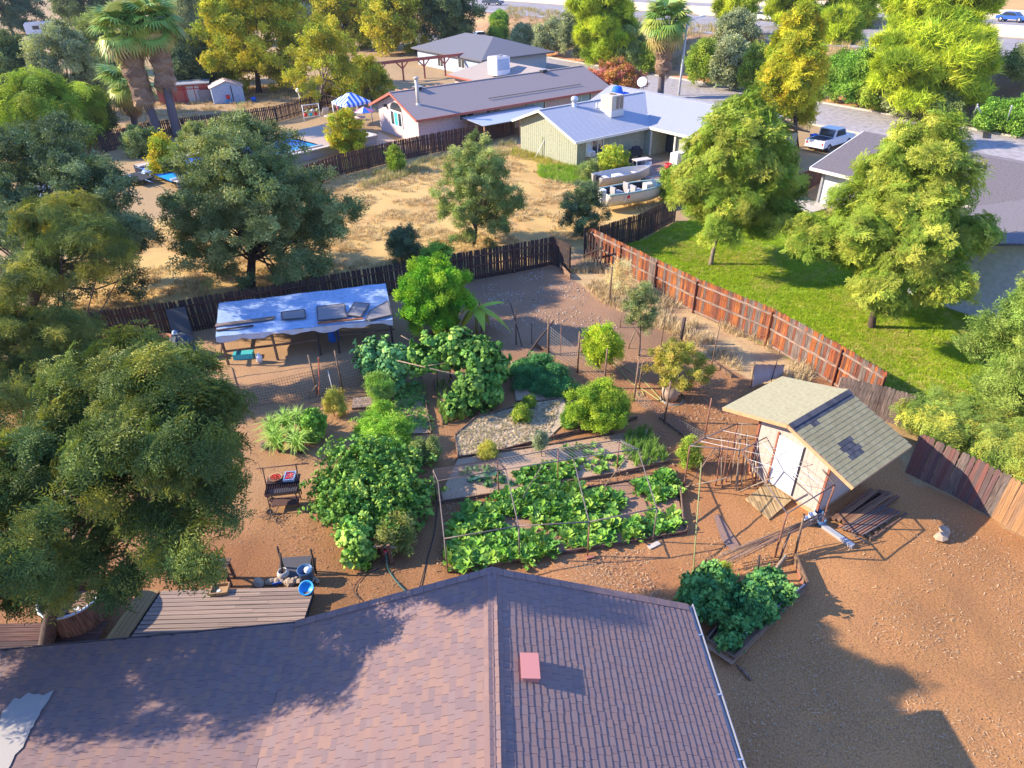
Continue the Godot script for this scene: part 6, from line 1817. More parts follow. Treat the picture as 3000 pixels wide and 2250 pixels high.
	tree("rose_bush", "small thin leaved bush right of the grass clumps", v3(-7.33,0.0,-22.28), v3(-7.20,0.73,-22.33), 0.47, 0.66, {"seed": 122, "cat": "bush", "pal": [Color(0.14, 0.17, 0.03), Color(0.26, 0.24, 0.05), Color(0.36, 0.27, 0.07)], "leaf": "small", "clumps": 50, "per": 8, "cr": 0.17, "smin": 0.6, "smax": 0.9, "r": 0.02, "every": 4})
	tree("bush", "little light green bush at the foot of the shed pipe frame", v3(6.33,0.0,-18.53), v3(6.28,0.70,-18.55), 0.39, 0.62, {"seed": 123, "cat": "bush", "pal": P_LIME, "leaf": "small", "clumps": 50, "per": 8, "cr": 0.15, "smin": 0.6, "smax": 0.9, "r": 0.02})
	b = v3(5.52,0.0,-12.65)
	tree("potato_bush", "dark blue green bush at the corner of our roof gutter", b, b, 1, 1, {"seed": 124, "cat": "bush", "pal": [Color(0.025, 0.085, 0.03), Color(0.045, 0.12, 0.035), Color(0.09, 0.17, 0.045)], "leaf": "plates", "clumps": 150, "per": 9, "cr": 0.2, "smin": 0.5, "smax": 0.85, "r": 0.03, "mat": M["leaf_waxy"], "every": 30,
		"lobes": lobes_at(b, [[v3(5.00,0.80,-12.42), 0.4], [v3(5.62,0.80,-12.68), 0.42], [v3(5.29,0.70,-12.13), 0.42], [v3(5.74,0.60,-12.32), 0.3], [v3(4.93,0.50,-12.11), 0.35]])})
	b = v3(6.83,0.0,-12.13)
	tree("potato_bush", "dark blue green bush filling the bottom right raised planter", b, b, 1, 1, {"seed": 125, "cat": "bush", "pal": [Color(0.025, 0.085, 0.03), Color(0.045, 0.12, 0.035), Color(0.09, 0.17, 0.045)], "leaf": "plates", "clumps": 190, "per": 9, "cr": 0.2, "smin": 0.5, "smax": 0.85, "r": 0.03, "mat": M["leaf_waxy"], "every": 30,
		"lobes": lobes_at(b, [[v3(7.12,0.60,-12.73), 0.33], [v3(7.38,0.55,-12.50), 0.3], [v3(6.65,0.60,-12.29), 0.36], [v3(6.32,0.50,-11.94), 0.33], [v3(6.75,0.50,-11.98), 0.3], [v3(5.93,0.40,-11.52), 0.28], [v3(5.59,0.30,-11.08), 0.2]])})
	tree("golden_cypress", "tiny golden green conifer behind the dark blue green bush", v3(6.20,0.0,-13.39), v3(6.14,0.42,-13.42), 0.19, 0.27, {"seed": 126, "cat": "shrub", "pal": P_LIME, "leaf": "small", "clumps": 34, "per": 9, "cr": 0.08, "smin": 0.4, "smax": 0.6, "r": 0.015})
	# lemon grass in nursery pots
	M["lemongrass"] = [leafy(0.297, 0.486, 0.060), leafy(0.378, 0.567, 0.090), leafy(0.243, 0.432, 0.050)]
	merge_plant("lemon_clump", "tall_grass", 5, 0.10, 0.3)
	var spots := [[v3(-8.95,0.0,-20.15), "nearest left"], [v3(-8.14,0.0,-20.04), "nearest right"], [v3(-9.30,0.0,-20.89), "middle left"], [v3(-8.87,0.0,-21.32), "back left"], [v3(-8.42,0.0,-21.51), "back right"]]
	for i in spots.size():
		var g := thing("lemongrass_pot", "black nursery pot of bright lemongrass, %s of the cluster" % spots[i][1], "potted grass", spots[i][0], 0.0, "lemongrass pots")
		lathe("pot", Vector3.ZERO, [Vector2(0.10, 0), Vector2(0.13, 0.26), Vector2(0.14, 0.26), Vector2(0.14, 0.29), Vector2(0.12, 0.29), Vector2(0.11, 0.22), Vector2(0.001, 0.22)], M["dark"], g, 12)
		shape("blades", meshes["lemon_clump"], M["lemongrass"][i % 3], g, Transform3D(Basis.from_scale(Vector3(1.45, rf(1.0, 1.25), 1.45)), Vector3(0, 0.2, 0)))
	tree("herb_bush", "round dark leaved herb bush behind the lemongrass", v3(-7.79,0.0,-20.82), v3(-7.73,0.79,-20.85), 0.50, 0.75, {"seed": 127, "cat": "bush", "pal": P_GREEN, "leaf": "plates", "clumps": 70, "per": 8, "cr": 0.16, "smin": 0.45, "smax": 0.7, "r": 0.02, "mat": M["leaf_waxy"]})
	var dg := thing("dried_grass_clump", "dried brown grass clump left of the lemongrass pots", "grass clump", v3(-9.62,0.0,-20.38))
	shape("blades", meshes["lemon_clump"], M["stick"], dg, Transform3D(Basis.from_scale(Vector3(0.6, 0.35, 0.6)), Vector3.ZERO))
	# banana
	rng.seed = 62
	var bn := thing("banana_plant", "banana plant with torn arching leaves right of the bright bush", "banana plant", v3(-1.68,0.0,-29.03))
	pole("stem", Vector3.ZERO, Vector3(0.05, 1.5, 0.1), 0.10, 0.06, M["green_cane"], bn)
	pole("prop_stake", Vector3(0.25, 0, 0.1), Vector3(0.22, 1.9, 0.1), 0.025, 0.025, M["stake_dark"], bn)
	var bl := leafy(0.270, 0.405, 0.035)
	var bl2 := leafy(0.459, 0.446, 0.050)
	for e in [[0.4, 1.3, 1.5], [-0.5, 0.2, 1.3], [2.7, -0.2, 1.3], [1.2, 0.5, 1.1], [3.8, 0.5, 1.1], [5.2, 0.0, 1.2], [0.0, 0.1, 1.7]]:
		var s := begin()
		var dir := Vector3(cos(e[0]), 0, sin(e[0]))
		var side := Vector3(-dir.z, 0, dir.x)
		var prev: Array = []
		for i in 15:
			var f := i / 14.0
			var p: Vector3 = Vector3(0.05, 1.5, 0.1) + dir * f * e[2] + Vector3.UP * (e[1] * f * 0.9 - 1.25 * f * f * (1.3 - e[1] * 0.6))
			var wd := 0.30 * sin(PI * pow(clampf(f * 0.97 + 0.03, 0.0, 1.0), 0.75)) * rf(0.75, 1.1)
			var now := [p - side * wd + Vector3.DOWN * wd * 0.3, p + Vector3.UP * 0.02, p + side * wd + Vector3.DOWN * wd * 0.3]
			if i > 0:
				quad(s, prev[0], now[0], now[1], prev[1])
				quad(s, prev[1], now[1], now[2], prev[2])
			prev = now
		obj("leaf", s, bl if e[0] < 2.0 else bl2, bn)

# ---------------------------------------------------------------- garden structures
func net(called: String, a: Vector3, b: Vector3, c: Vector3, d: Vector3, nx: int, ny: int, r: float, m: Material, parent: Node, sag := 0.0) -> MeshInstance3D:
	# a-b bottom edge, d-c top edge
	var s := begin(true)
	for i in nx + 1:
		var f := float(i) / nx
		var off := Vector3(0, -sag * sin(f * PI * 3.0), 0)
		add_tube(s, [a.lerp(b, f), d.lerp(c, f) + off], r, r, 3, false)
	for j in ny + 1:
		var g := float(j) / ny
		var pts: Array = []
		for i in 9:
			var f := i / 8.0
			pts.append(a.lerp(b, f).lerp(d.lerp(c, f) + Vector3(0, -sag * sin(f * PI * 3.0), 0), g))
		add_tube(s, pts, r, r, 3, false)
	return obj(called, s, m, parent)

func bed_edge(label: String, pts: Array, h := 0.16) -> void:
	var t := thing("bed_board", label, "garden board", pts[0])
	for i in pts.size() - 1:
		var a: Vector3 = pts[i] - pts[0] + Vector3(0, h * 0.45, 0)
		var b: Vector3 = pts[i + 1] - pts[0] + Vector3(0, h * 0.45, 0)
		var n := maxi(1, int((b - a).length() / 2.6 + 0.5))
		for k in n:
			board("plank", a.lerp(b, float(k) / n), a.lerp(b, (k + 0.99) / n) + Vector3(0, rf(-0.02, 0.02), 0), 0.04, h, pick("bed_board"), t)
		pole("peg", Vector3(a.x, 0, a.z) + (b - a).normalized() * 0.12 + Vector3(0.03, 0, 0.04), Vector3(a.x, h + 0.14, a.z) + (b - a).normalized() * 0.12 + Vector3(0.03, 0, 0.04), 0.018, 0.018, M["stake"], t, 5)

func heap(called: String, prof: Array, m: Material, parent: Node, at := Vector3.ZERO, sx := 1.0, sz := 1.0) -> void:
	var s := begin()
	var rows: Array = []
	for i in prof.size() * 2 - 1:
		var p: Vector2 = prof[i / 2] if i % 2 == 0 else (prof[i / 2] + prof[i / 2 + 1]) * 0.5
		var row: Array = []
		for k in 14:
			var a := TAU * k / 14.0
			var r := p.x * rf(0.8, 1.2)
			row.append(at + Vector3(cos(a) * r * sx, p.y + rf(-0.06, 0.06), sin(a) * r * sz))
		rows.append(row)
	for i in rows.size() - 1:
		for k in 14:
			quad(s, rows[i][k], rows[i + 1][k], rows[i + 1][(k + 1) % 14], rows[i][(k + 1) % 14])
	obj(called, s, m, parent)

func soil_patch(called: String, label: String, pts: Array, y: float, m: Material) -> void:
	var poly := flat_poly(pts)
	var idx := Geometry2D.triangulate_polygon(poly)
	var s := begin()
	var k := 0
	while k < idx.size():
		tri(s, Vector3(poly[idx[k]].x, y, poly[idx[k]].y), Vector3(poly[idx[k + 1]].x, y, poly[idx[k + 1]].y), Vector3(poly[idx[k + 2]].x, y, poly[idx[k + 2]].y))
		k += 3
	var o := obj(called, s, m, self)
	structure(o)
	o.set_meta("label", label)

func post_thing(called: String, label: String, category: String, a: Vector3, b: Vector3, r: float, m: Material, group := "") -> Node3D:
	var s := begin(true)
	add_tube(s, [Vector3(0, -0.1, 0), (b - a) * 0.5 + Vector3(rf(-0.02, 0.02), 0, rf(-0.02, 0.02)), b - a], r, r * 0.9, 7)
	var o := obj(called, s, m, self)
	o.position = a
	tag(o, label, category, group)
	return o

func garden_structures() -> void:
	rng.seed = 71
	M["bed_soil"] = mat(lin(0.36, 0.20, 0.11), 0.97, M["fine"], Vector3(1.2, 1.2, 1.2))
	M["grey_soil"] = mat(lin(0.44, 0.29, 0.175), 0.97, M["fine"], Vector3(1.2, 1.2, 1.2))
	M["dry_soil"] = mat(lin(0.50, 0.38, 0.24), 0.97, M["fine"], Vector3(1.2, 1.2, 1.2))
	soil_patch("front_bed_soil", "dark soil of the front bed", [v3(-2.08,0.0,-14.00), v3(5.50,0.0,-15.40), v3(5.69,0.0,-18.28), v3(4.37,0.0,-17.88), v3(-1.70,0.0,-16.66), v3(-1.96,0.0,-15.66)], 0.075, M["bed_soil"])
	soil_patch("middle_bed_soil", "soil of the middle bed", [v3(-2.68,0.0,-17.08), v3(0.61,0.0,-17.69), v3(3.64,0.0,-18.31), v3(5.68,0.0,-18.87), v3(5.30,0.0,-20.86), v3(3.91,0.0,-20.56), v3(-0.47,0.0,-19.64), v3(-2.08,0.0,-19.35)], 0.075, M["grey_soil"])
	soil_patch("dried_bed_soil", "pale dried soil of the middle left bed", [v3(-2.28,0.0,-20.71), v3(-1.46,0.0,-21.89), v3(0.77,0.0,-22.84), v3(2.15,0.0,-23.12), v3(2.28,0.0,-21.76), v3(1.34,0.0,-20.44), v3(-0.45,0.0,-19.77), v3(-2.08,0.0,-19.40)], 0.075, M["dry_soil"])
	soil_patch("strip_bed_soil", "grey soil of the seedling strip", [v3(-5.27,0.0,-24.46), v3(-4.05,0.0,-25.00), v3(-3.25,0.0,-20.99), v3(-4.40,0.0,-20.98)], 0.07, M["grey_soil"])
	soil_patch("narrow_bed_soil", "soil of the narrow bed under the arbor", [v3(-3.41,0.0,-24.52), v3(-1.97,0.0,-24.90), v3(-1.58,0.0,-22.42), v3(-2.80,0.0,-21.58)], 0.07, M["bed_soil"])
	soil_patch("round_bed_soil", "dark soil under the sweet potato patch", [v3(-0.10,0.0,-26.19), v3(1.40,0.0,-26.52), v3(2.43,0.0,-23.95), v3(1.61,0.0,-23.01), v3(0.16,0.0,-23.07)], 0.07, M["grey_soil"])
	bed_edge("near long board of the front bed beside our roof", [v3(-2.11,0.0,-13.97), v3(0.35,0.0,-14.40), v3(2.86,0.0,-14.83), v3(5.50,0.0,-15.33)])
	bed_edge("right end board of the front bed", [v3(5.50,0.0,-15.33), v3(5.68,0.0,-16.91), v3(5.70,0.0,-18.33)])
	bed_edge("far board of the front bed along the path", [v3(-1.70,0.0,-16.68), v3(1.25,0.0,-17.28), v3(4.38,0.0,-17.93), v3(5.47,0.0,-18.21)])
	bed_edge("near board of the middle bed along the path", [v3(-2.72,0.0,-16.99), v3(0.60,0.0,-17.64), v3(3.63,0.0,-18.26), v3(5.71,0.0,-18.85)])
	bed_edge("far board of the middle bed", [v3(-0.47,0.0,-19.69), v3(1.60,0.0,-20.08), v3(3.92,0.0,-20.62)])
	bed_edge("near board of the dried bed", [v3(-2.08,0.0,-19.38), v3(-0.45,0.0,-19.77), v3(1.34,0.0,-20.44)])
	bed_edge("left board of the dried bed", [v3(-2.08,0.0,-19.38), v3(-2.28,0.0,-20.77), v3(-1.47,0.0,-21.93)])
	bed_edge("far curved board of the dried bed", [v3(-1.47,0.0,-21.93), v3(0.77,0.0,-22.88), v3(2.15,0.0,-23.15)])
	bed_edge("thick board in front of the pepper bush", [v3(1.40,0.0,-20.43), v3(3.13,0.0,-21.01), v3(5.01,0.0,-21.61)], 0.2)
	bed_edge("right board of the seedling strip along the narrow path", [v3(-4.08,0.0,-25.27), v3(-3.63,0.0,-22.98), v3(-3.22,0.0,-20.93)], 0.2)
	bed_edge("left board of the narrow bed along the narrow path", [v3(-3.45,0.0,-24.67), v3(-3.13,0.0,-22.99), v3(-2.81,0.0,-21.52)], 0.16)
	bed_edge("left board of the seedling strip", [v3(-5.25,0.0,-24.13), v3(-4.81,0.0,-22.50)], 0.3)
	bed_edge("pale board along the foot of the back corner path", [v3(1.15,0.0,-27.65), v3(1.73,0.0,-26.97)], 0.22)
	bed_edge("pale board under the peach tree row", [v3(9.04,0.0,-25.73), v3(9.61,0.0,-24.45)], 0.2)
	bed_edge("white board edging at the garden gate", [v3(3.00,0.0,-36.75), v3(3.49,0.0,-35.14)], 0.4)
	bed_edge("board edging along the foot of the back fence", [v3(-2.20,0.0,-35.69), v3(0.28,0.0,-36.46), v3(2.67,0.0,-37.53)], 0.18)
	bed_edge("board along the right wire fence", [v3(5.88,0.0,-21.60), v3(6.57,0.0,-20.39)], 0.14)
	# pipe frame over the beds
	var h := 1.45
	var pf := thing("garden_trellis", "long flat frame of grey pipes standing over the front bed", "trellis", v3(-2.11,0.0,-13.97))
	var o := pf.position
	var front: Array = [v3(-2.11,0.0,-13.97), v3(0.09,0.0,-14.41), v3(2.22,0.0,-14.50), v3(4.36,0.0,-15.01)]
	var ridge: Array = [v3(-2.50,1.45,-16.54), v3(-0.28,1.45,-17.03), v3(2.02,1.45,-17.48), v3(4.27,1.45,-17.91)]
	var back: Array = [v3(-2.70,1.45,-17.10), v3(-0.57,1.45,-17.54), v3(1.54,1.45,-18.03), v3(3.71,1.45,-18.43)]
	for i in 4:
		var f: Vector3 = front[i] - o
		pole("leg", f, f + Vector3(0, h, 0), 0.024, 0.024, M["pipe_rust"] if i == 2 else M["pipe"], pf)
		pole("rafter", f + Vector3(0, h, 0), ridge[i] - o, 0.02, 0.02, M["pipe"], pf)
		pole("rafter", ridge[i] - o, back[i] - o, 0.02, 0.02, M["pipe"], pf)
		var bk: Vector3 = back[i] - o
		pole("leg", Vector3(bk.x, 0, bk.z), bk, 0.024, 0.024, M["pipe_rust"] if i > 0 else M["pipe"], pf)
		if i < 3:
			pole("rail", f + Vector3(0, h + 0.03, 0), front[i + 1] - o + Vector3(0, h + 0.03, 0), 0.021, 0.021, M["pipe"], pf)
			pole("rail", ridge[i] - o + Vector3(0, 0.03, 0), ridge[i + 1] - o + Vector3(0, 0.03, 0), 0.021, 0.021, M["pipe"], pf)
			pole("rail", back[i] - o + Vector3(0, 0.03, 0), back[i + 1] - o + Vector3(0, 0.03, 0), 0.021, 0.021, M["pipe"], pf)
	var n1 := thing("garden_net", "dark netting strip laid over the back of the pipe frame", "netting", ridge[0])
	net("mesh", Vector3(0, 0.05, 0), ridge[1] - ridge[0] + Vector3(0, 0.05, 0), back[1] - ridge[0] + Vector3(0, 0.06, 0), back[0] - ridge[0] + Vector3(0, 0.06, 0), 34, 9, 0.008, M["net_dark"], n1)
	net("mesh", ridge[1] - ridge[0] + Vector3(0, 0.05, 0), ridge[3] - ridge[0] + Vector3(0, 0.05, 0), back[3] - ridge[0] + Vector3(0, 0.06, 0), back[1] - ridge[0] + Vector3(0, 0.06, 0), 36, 5, 0.004, M["wire"], n1)
	var gn := thing("garden_net", "green netting heaped under the dark netting strip", "netting", v3(-1.68,0.0,-18.02))
	net("mesh", Vector3(0, 0.1, 0), v3(-0.61,0.0,-18.35) - v3(-1.68,0.0,-18.02) + Vector3(0, 0.1, 0), v3(-0.58,0.70,-17.91) - v3(-1.68,0.0,-18.02), v3(-1.54,0.70,-17.59) - v3(-1.68,0.0,-18.02), 24, 9, 0.006, M["net_green"], gn, 0.1)
	post_thing("prop_stick", "pale stick slanting through the left bay of the pipe frame", "stick", v3(0.03,0.0,-16.71), v3(0.96,1.30,-17.39), 0.02, M["stick"])
	post_thing("prop_stick", "pale stick slanting in the right bay of the pipe frame", "stick", v3(3.03,0.0,-17.57), v3(4.02,1.30,-17.88), 0.018, M["stick"])
	post_thing("leg_board", "short board standing at the left end of the middle bed", "board", v3(-2.49,0.0,-17.08), v3(-2.67,0.60,-17.50), 0.035, M["stake"])
	# squash arbor poles
	var ar := thing("squash_arbor", "arbor of thin poles under the squash vine", "arbor", v3(-3.25,0.0,-24.29))
	o = ar.position
	pole("post", Vector3.ZERO, v3(-3.12,1.75,-23.73) - o, 0.03, 0.025, M["stick"], ar)
	pole("pole", v3(-4.79,1.60,-24.03) - o, v3(-1.64,1.50,-22.66) - o, 0.028, 0.022, M["stick"], ar)
	pole("pole", v3(-1.64,1.50,-22.66) - o, v3(-1.21,0.0,-23.00) - o, 0.022, 0.02, M["stick"], ar)
	pole("pole", v3(-3.70,1.70,-23.69) - o, v3(-2.69,1.70,-23.87) - o, 0.022, 0.02, M["stick"], ar)
	pole("pole", v3(-3.42,1.70,-23.39) - o, v3(-2.20,1.70,-23.69) - o, 0.022, 0.02, M["stick"], ar)
	pole("pole", v3(-4.83,1.80,-25.82) - o, v3(-4.40,1.80,-25.39) - o, 0.02, 0.02, M["stick"], ar)
	pole("post", v3(-0.42,0.0,-25.60) - o, v3(-0.38,1.70,-23.97) - o, 0.03, 0.025, M["stick"], ar)
	# loose posts and stakes across the upper garden
	var posts := [
		[v3(0.25,0.0,-27.87), 2.0, 0.03, "dark thin post in the bare back yard", "stake_dark", Vector3(0.0, 0, 0)], [v3(1.73,0.0,-26.88), 1.95, 0.045, "tall brown post with a bent top at the wire fence", "stake", Vector3(0, 0, 0)],
		[v3(2.94,0.0,-25.32), 2.0, 0.05, "brown post left of the citrus tree", "stake", Vector3(0.05, 0, 0)], [v3(3.97,0.0,-23.95), 1.95, 0.04, "brown post in front of the citrus tree", "stake", Vector3(0.03, 0, 0)],
		[v3(5.08,0.0,-22.92), 1.9, 0.045, "brown post left of the peach tree", "stake", Vector3(0.05, 0, 0)], [v3(6.02,0.0,-21.35), 1.95, 0.045, "brown post in front of the clay barrel", "stake", Vector3(0.05, 0, 0)],
		[v3(5.29,0.0,-32.01), 2.1, 0.055, "pale brown post at the edge of the dry grass strip", "stake", Vector3(0.03, 0, 0)], [v3(8.06,0.0,-27.55), 1.4, 0.09, "stout dark post in the dry grass strip", "stake_dark", Vector3(0.05, 0, 0)],
		[v3(2.30,0.0,-26.77), 1.5, 0.02, "rusty rod left of the citrus tree post", "pipe_rust", Vector3(0, 0, 0)], [v3(7.36,0.0,-20.24), 1.9, 0.03, "rusty pole at the back of the shed pipe frame", "pipe_rust", Vector3(0, 0, 0)],
		[v3(8.88,0.0,-25.14), 2.6, 0.025, "thin cane above the dry grass strip", "stake", Vector3(0.1, 0, 0)], [v3(7.12,0.0,-27.38), 2.0, 0.025, "thin rod between pear tree and stout post", "stake", Vector3(0.05, 0, 0)],
		[v3(5.46,0.0,-29.36), 0.7, 0.03, "short post right of the citrus tree top", "stake", Vector3(0, 0, 0)], [v3(1.01,0.0,-27.97), 1.1, 0.02, "thin stick in the bare back yard beside the fallen pole", "stake_dark", Vector3(0, 0, 0)], [v3(5.44,0.0,-23.81), 1.3, 0.03, "leaning pole under the pear tree", "stake", Vector3(0.05, 0, 0)]]
	for p in posts:
		post_thing("garden_post", p[3], "post", p[0], p[0] + Vector3(0, p[1], 0) + p[5], p[2], M[p[4]])
	post_thing("leaning_pole", "dark pole leaning to the left in the bare back yard", "pole", v3(0.55,0.0,-27.64), v3(0.01,1.90,-28.63), 0.025, M["stake_dark"])
	post_thing("leaning_pole", "forked log leaning on the tall bent post", "pole", v3(0.66,0.0,-26.77), v3(2.00,1.50,-27.36), 0.05, M["stake_dark"])
	post_thing("tree_prop", "pale board propping the pear tree", "prop", v3(5.54,0.0,-27.29), v3(5.72,1.10,-26.91), 0.035, M["stick"])
	post_thing("tree_prop", "slim white stake beside the pear tree trunk", "prop", v3(6.00,0.0,-26.50), v3(6.00,1.00,-27.12), 0.025, M["off_white"])
	# wire fences between the posts
	var wf := thing("wire_fence", "sagging wire fence right of the tall bent post", "wire fence", v3(1.77,0.0,-26.88))
	o = wf.position
	net("wires", Vector3(0, 0.1, 0), v3(2.94,0.0,-25.32) - o + Vector3(0, 0.1, 0), v3(2.94,0.0,-25.32) - o + Vector3(0, 1.15, 0), Vector3(0, 1.5, 0), 14, 9, 0.007, M["wire"], wf)
	net("wires", v3(2.94,0.0,-25.32) - o + Vector3(0, 0.1, 0), v3(3.97,0.0,-23.95) - o + Vector3(0, 0.1, 0), v3(3.97,0.0,-23.95) - o + Vector3(0, 0.7, 0), v3(2.94,0.0,-25.32) - o + Vector3(0, 1.15, 0), 12, 6, 0.005, M["wire"], wf)
	var wf2 := thing("wire_fence", "low wire mesh along the posts below the peach tree", "wire fence", v3(5.08,0.0,-22.92))
	o = wf2.position
	net("wires", Vector3(0, 0.05, 0), v3(6.02,0.0,-21.35) - o + Vector3(0, 0.05, 0), v3(6.02,0.0,-21.35) - o + Vector3(0, 0.5, 0), Vector3(0, 0.6, 0), 14, 5, 0.005, M["wire"], wf2)
	net("wires", v3(6.02,0.0,-21.35) - o + Vector3(0, 0.05, 0), v3(7.27,0.0,-19.90) - o + Vector3(0, 0.05, 0), v3(7.27,0.0,-19.90) - o + Vector3(0, 0.5, 0), v3(6.02,0.0,-21.35) - o + Vector3(0, 0.5, 0), 16, 5, 0.005, M["wire"], wf2)
	# net fence in front of the shelter
	var nf := thing("net_fence", "dark net fence on brown posts in front of the blue shelter", "net fence", v3(-11.19,0.0,-22.91))
	o = nf.position
	for e in [[v3(-11.19,0.0,-22.91), v3(-11.40,2.00,-23.26)], [v3(-8.35,0.0,-23.81), v3(-8.53,2.00,-23.78)], [v3(-7.32,0.0,-24.12), v3(-7.38,2.00,-24.40)]]:
		pole("post", e[0] - o, Vector3(e[0].x - 0.06, 2.05, e[0].z - 0.1) - o, 0.045, 0.04, M["stake"], nf)
	net("netting", v3(-12.75,0.0,-22.43) - o, v3(-11.21,0.0,-22.98) - o, v3(-11.21,0.0,-22.98) - o + Vector3(-0.03, 1.05, -0.05), v3(-12.75,0.0,-22.43) - o + Vector3(-0.03, 1.05, -0.05), 15, 8, 0.008, M["net_dark"], nf)
	net("netting", v3(-11.21,0.0,-22.98) - o, v3(-8.37,0.0,-23.89) - o, v3(-8.37,0.0,-23.89) - o + Vector3(-0.03, 1.25, -0.05), v3(-11.21,0.0,-22.98) - o + Vector3(-0.03, 1.1, -0.05), 28, 9, 0.008, M["net_dark"], nf)
	net("netting", v3(-8.37,0.0,-23.89) - o, v3(-7.33,0.0,-24.19) - o, v3(-7.33,0.0,-24.19) - o + Vector3(-0.03, 1.5, -0.05), v3(-8.37,0.0,-23.89) - o + Vector3(-0.03, 1.25, -0.05), 11, 10, 0.008, M["net_dark"], nf)
	net("netting", v3(-7.33,0.0,-24.19) - o, v3(-6.25,0.0,-24.73) - o, v3(-6.25,0.0,-24.73) - o + Vector3(0, 1.7, -0.05), v3(-7.33,0.0,-24.19) - o + Vector3(-0.03, 1.6, -0.05), 12, 11, 0.008, M["net_dark"], nf)
	post_thing("garden_post", "short stub post left of the net fence", "post", v3(-11.46,0.0,-22.93), v3(-11.53,0.40,-22.97), 0.03, M["stake"])
	var hs := thing("orange_hose", "red orange hose looped over the middle net fence post", "hose", v3(-8.35,0.0,-23.81))
	o = hs.position
	wire("hose", smooth_path([v3(-8.08,1.80,-24.12) - o, v3(-8.15,1.20,-24.06) - o, v3(-8.17,0.70,-23.75) - o, v3(-8.22,0.30,-23.58) - o]), 0.025, M["hose_orange"], hs)
	wire("hose_loop", smooth_path([v3(-8.25,0.25,-23.65) - o, v3(-8.35,0.03,-23.49) - o, v3(-8.63,0.03,-23.43) - o, v3(-8.79,0.05,-23.76) - o, v3(-8.44,0.50,-23.64) - o, v3(-8.20,0.80,-23.53) - o]), 0.025, M["stick"], hs)
	post_thing("white_stake", "thin white stake right of the net fence", "stake", v3(-7.47,0.0,-23.29), v3(-7.72,1.30,-23.88), 0.02, M["off_white"])
	# shelter with the blue looking tarp
	var sh := thing("tarp_shelter", "low animal shelter roofed with a pale tarpaulin along the back fence", "shelter", v3(-13.17,0.0,-26.11))
	o = sh.position
	var fl := v3(-13.34,1.55,-26.60)
	var fr := v3(-5.51,1.55,-27.87)
	var br := v3(-6.29,1.85,-31.27)
	var bl := v3(-14.14,1.85,-29.47)
	var s := begin(true)
	var gx := 26
	var gy := 9
	for i in gx:
		for j in gy:
			var q := func(u: int, v: int) -> Vector3:
				var f := float(u) / gx
				var g := float(v) / gy
				return fl.lerp(fr, f).lerp(bl.lerp(br, f), g) - o + Vector3(0, sin(u * 1.7) * 0.012 + sin(v * 2.1 + u * 0.6) * 0.016 - 0.05 * sin(PI * f * 3.0) * sin(PI * f * 3.0) * sin(PI * g), 0)
			quad(s, q.call(i, j), q.call(i, j + 1), q.call(i + 1, j + 1), q.call(i + 1, j))
	obj("tarp", s, M["tarp"], sh)
	s = begin(true)
	for i in 60:
		var q := func(u: int, v: int) -> Vector3:
			var f := u / 60.0
			return fl.lerp(fr, f) - o + Vector3(0, -0.005 - v * (0.20 + 0.07 * sin(u * 0.55) + 0.05 * sin(u * 0.21)), v * (0.05 + 0.035 * sin(u * 1.3)))
		quad(s, q.call(i, 0), q.call(i + 1, 0), q.call(i + 1, 1), q.call(i, 1))
	obj("tarp_flap", s, M["tarp_edge"], sh)
	for e in [0.02, 0.30, 0.55, 0.66, 0.98]:
		var a: Vector3 = fl.lerp(fr, e) - o
		board("post", Vector3(a.x, -0.1, a.z - 0.1), a + Vector3(0, -0.02, -0.1), 0.09, 0.09, M["stake_dark"] if e > 0.5 else M["stake"], sh, Vector3.RIGHT)
		var c: Vector3 = bl.lerp(br, e) - o
		board("post", Vector3(c.x, -0.1, c.z + 0.05), c + Vector3(0, -0.04, 0.05), 0.09, 0.09, M["stake_dark"], sh, Vector3.RIGHT)
	board("cross_rail", fl - o + Vector3(0.1, -0.85, -0.15), fl.lerp(fr, 0.55) - o + Vector3(0, -0.75, -0.15), 0.05, 0.1, pick("bed_board"), sh)
	board("cross_rail", fl.lerp(fr, 0.66) - o + Vector3(0.1, -0.6, -0.15), fr - o + Vector3(0, -0.6, -0.15), 0.05, 0.08, pick("bed_board"), sh)
	board("side_rail", fl - o + Vector3(0, -0.9, 0), bl - o + Vector3(0, -1.1, 0), 0.05, 0.1, pick("bed_board"), sh)
	# pieces lying on the tarp
	var ny := Vector3(0, 0.05, 0)
	for e in [[v3(-10.86,1.70,-28.54), v3(-9.82,1.70,-28.77), v3(-9.57,1.66,-27.98), v3(-10.64,1.66,-27.85), "dark screen lying left of centre on the tarp roof"], [v3(-9.27,1.72,-28.99), v3(-8.00,1.72,-29.22), v3(-7.63,1.64,-27.91), v3(-8.94,1.64,-27.70), "largest mesh screen in the middle of the tarp roof"], [v3(-7.52,1.74,-29.30), v3(-6.75,1.74,-29.10), v3(-7.00,1.66,-27.93), v3(-7.67,1.66,-28.15), "tilted mesh screen right of the middle on the tarp roof"], [v3(-6.63,1.70,-28.49), v3(-5.90,1.76,-29.32), v3(-5.58,1.62,-28.11), v3(-6.75,1.62,-27.57), "pale mesh screen at the right end of the tarp roof"]]:
		var sc := thing("mesh_screen", e[4], "screen", e[0])
		var q := begin()
		quad(q, ny, e[1] - e[0] + ny, e[2] - e[0] + ny, e[3] - e[0] + ny)
		obj("mesh", q, M["screen_mesh"], sc)
		for k in 4:
			board("frame", e[k] - e[0] + ny, e[(k + 1) % 4] - e[0] + ny, 0.05, 0.03, M["screen_frame"], sc)
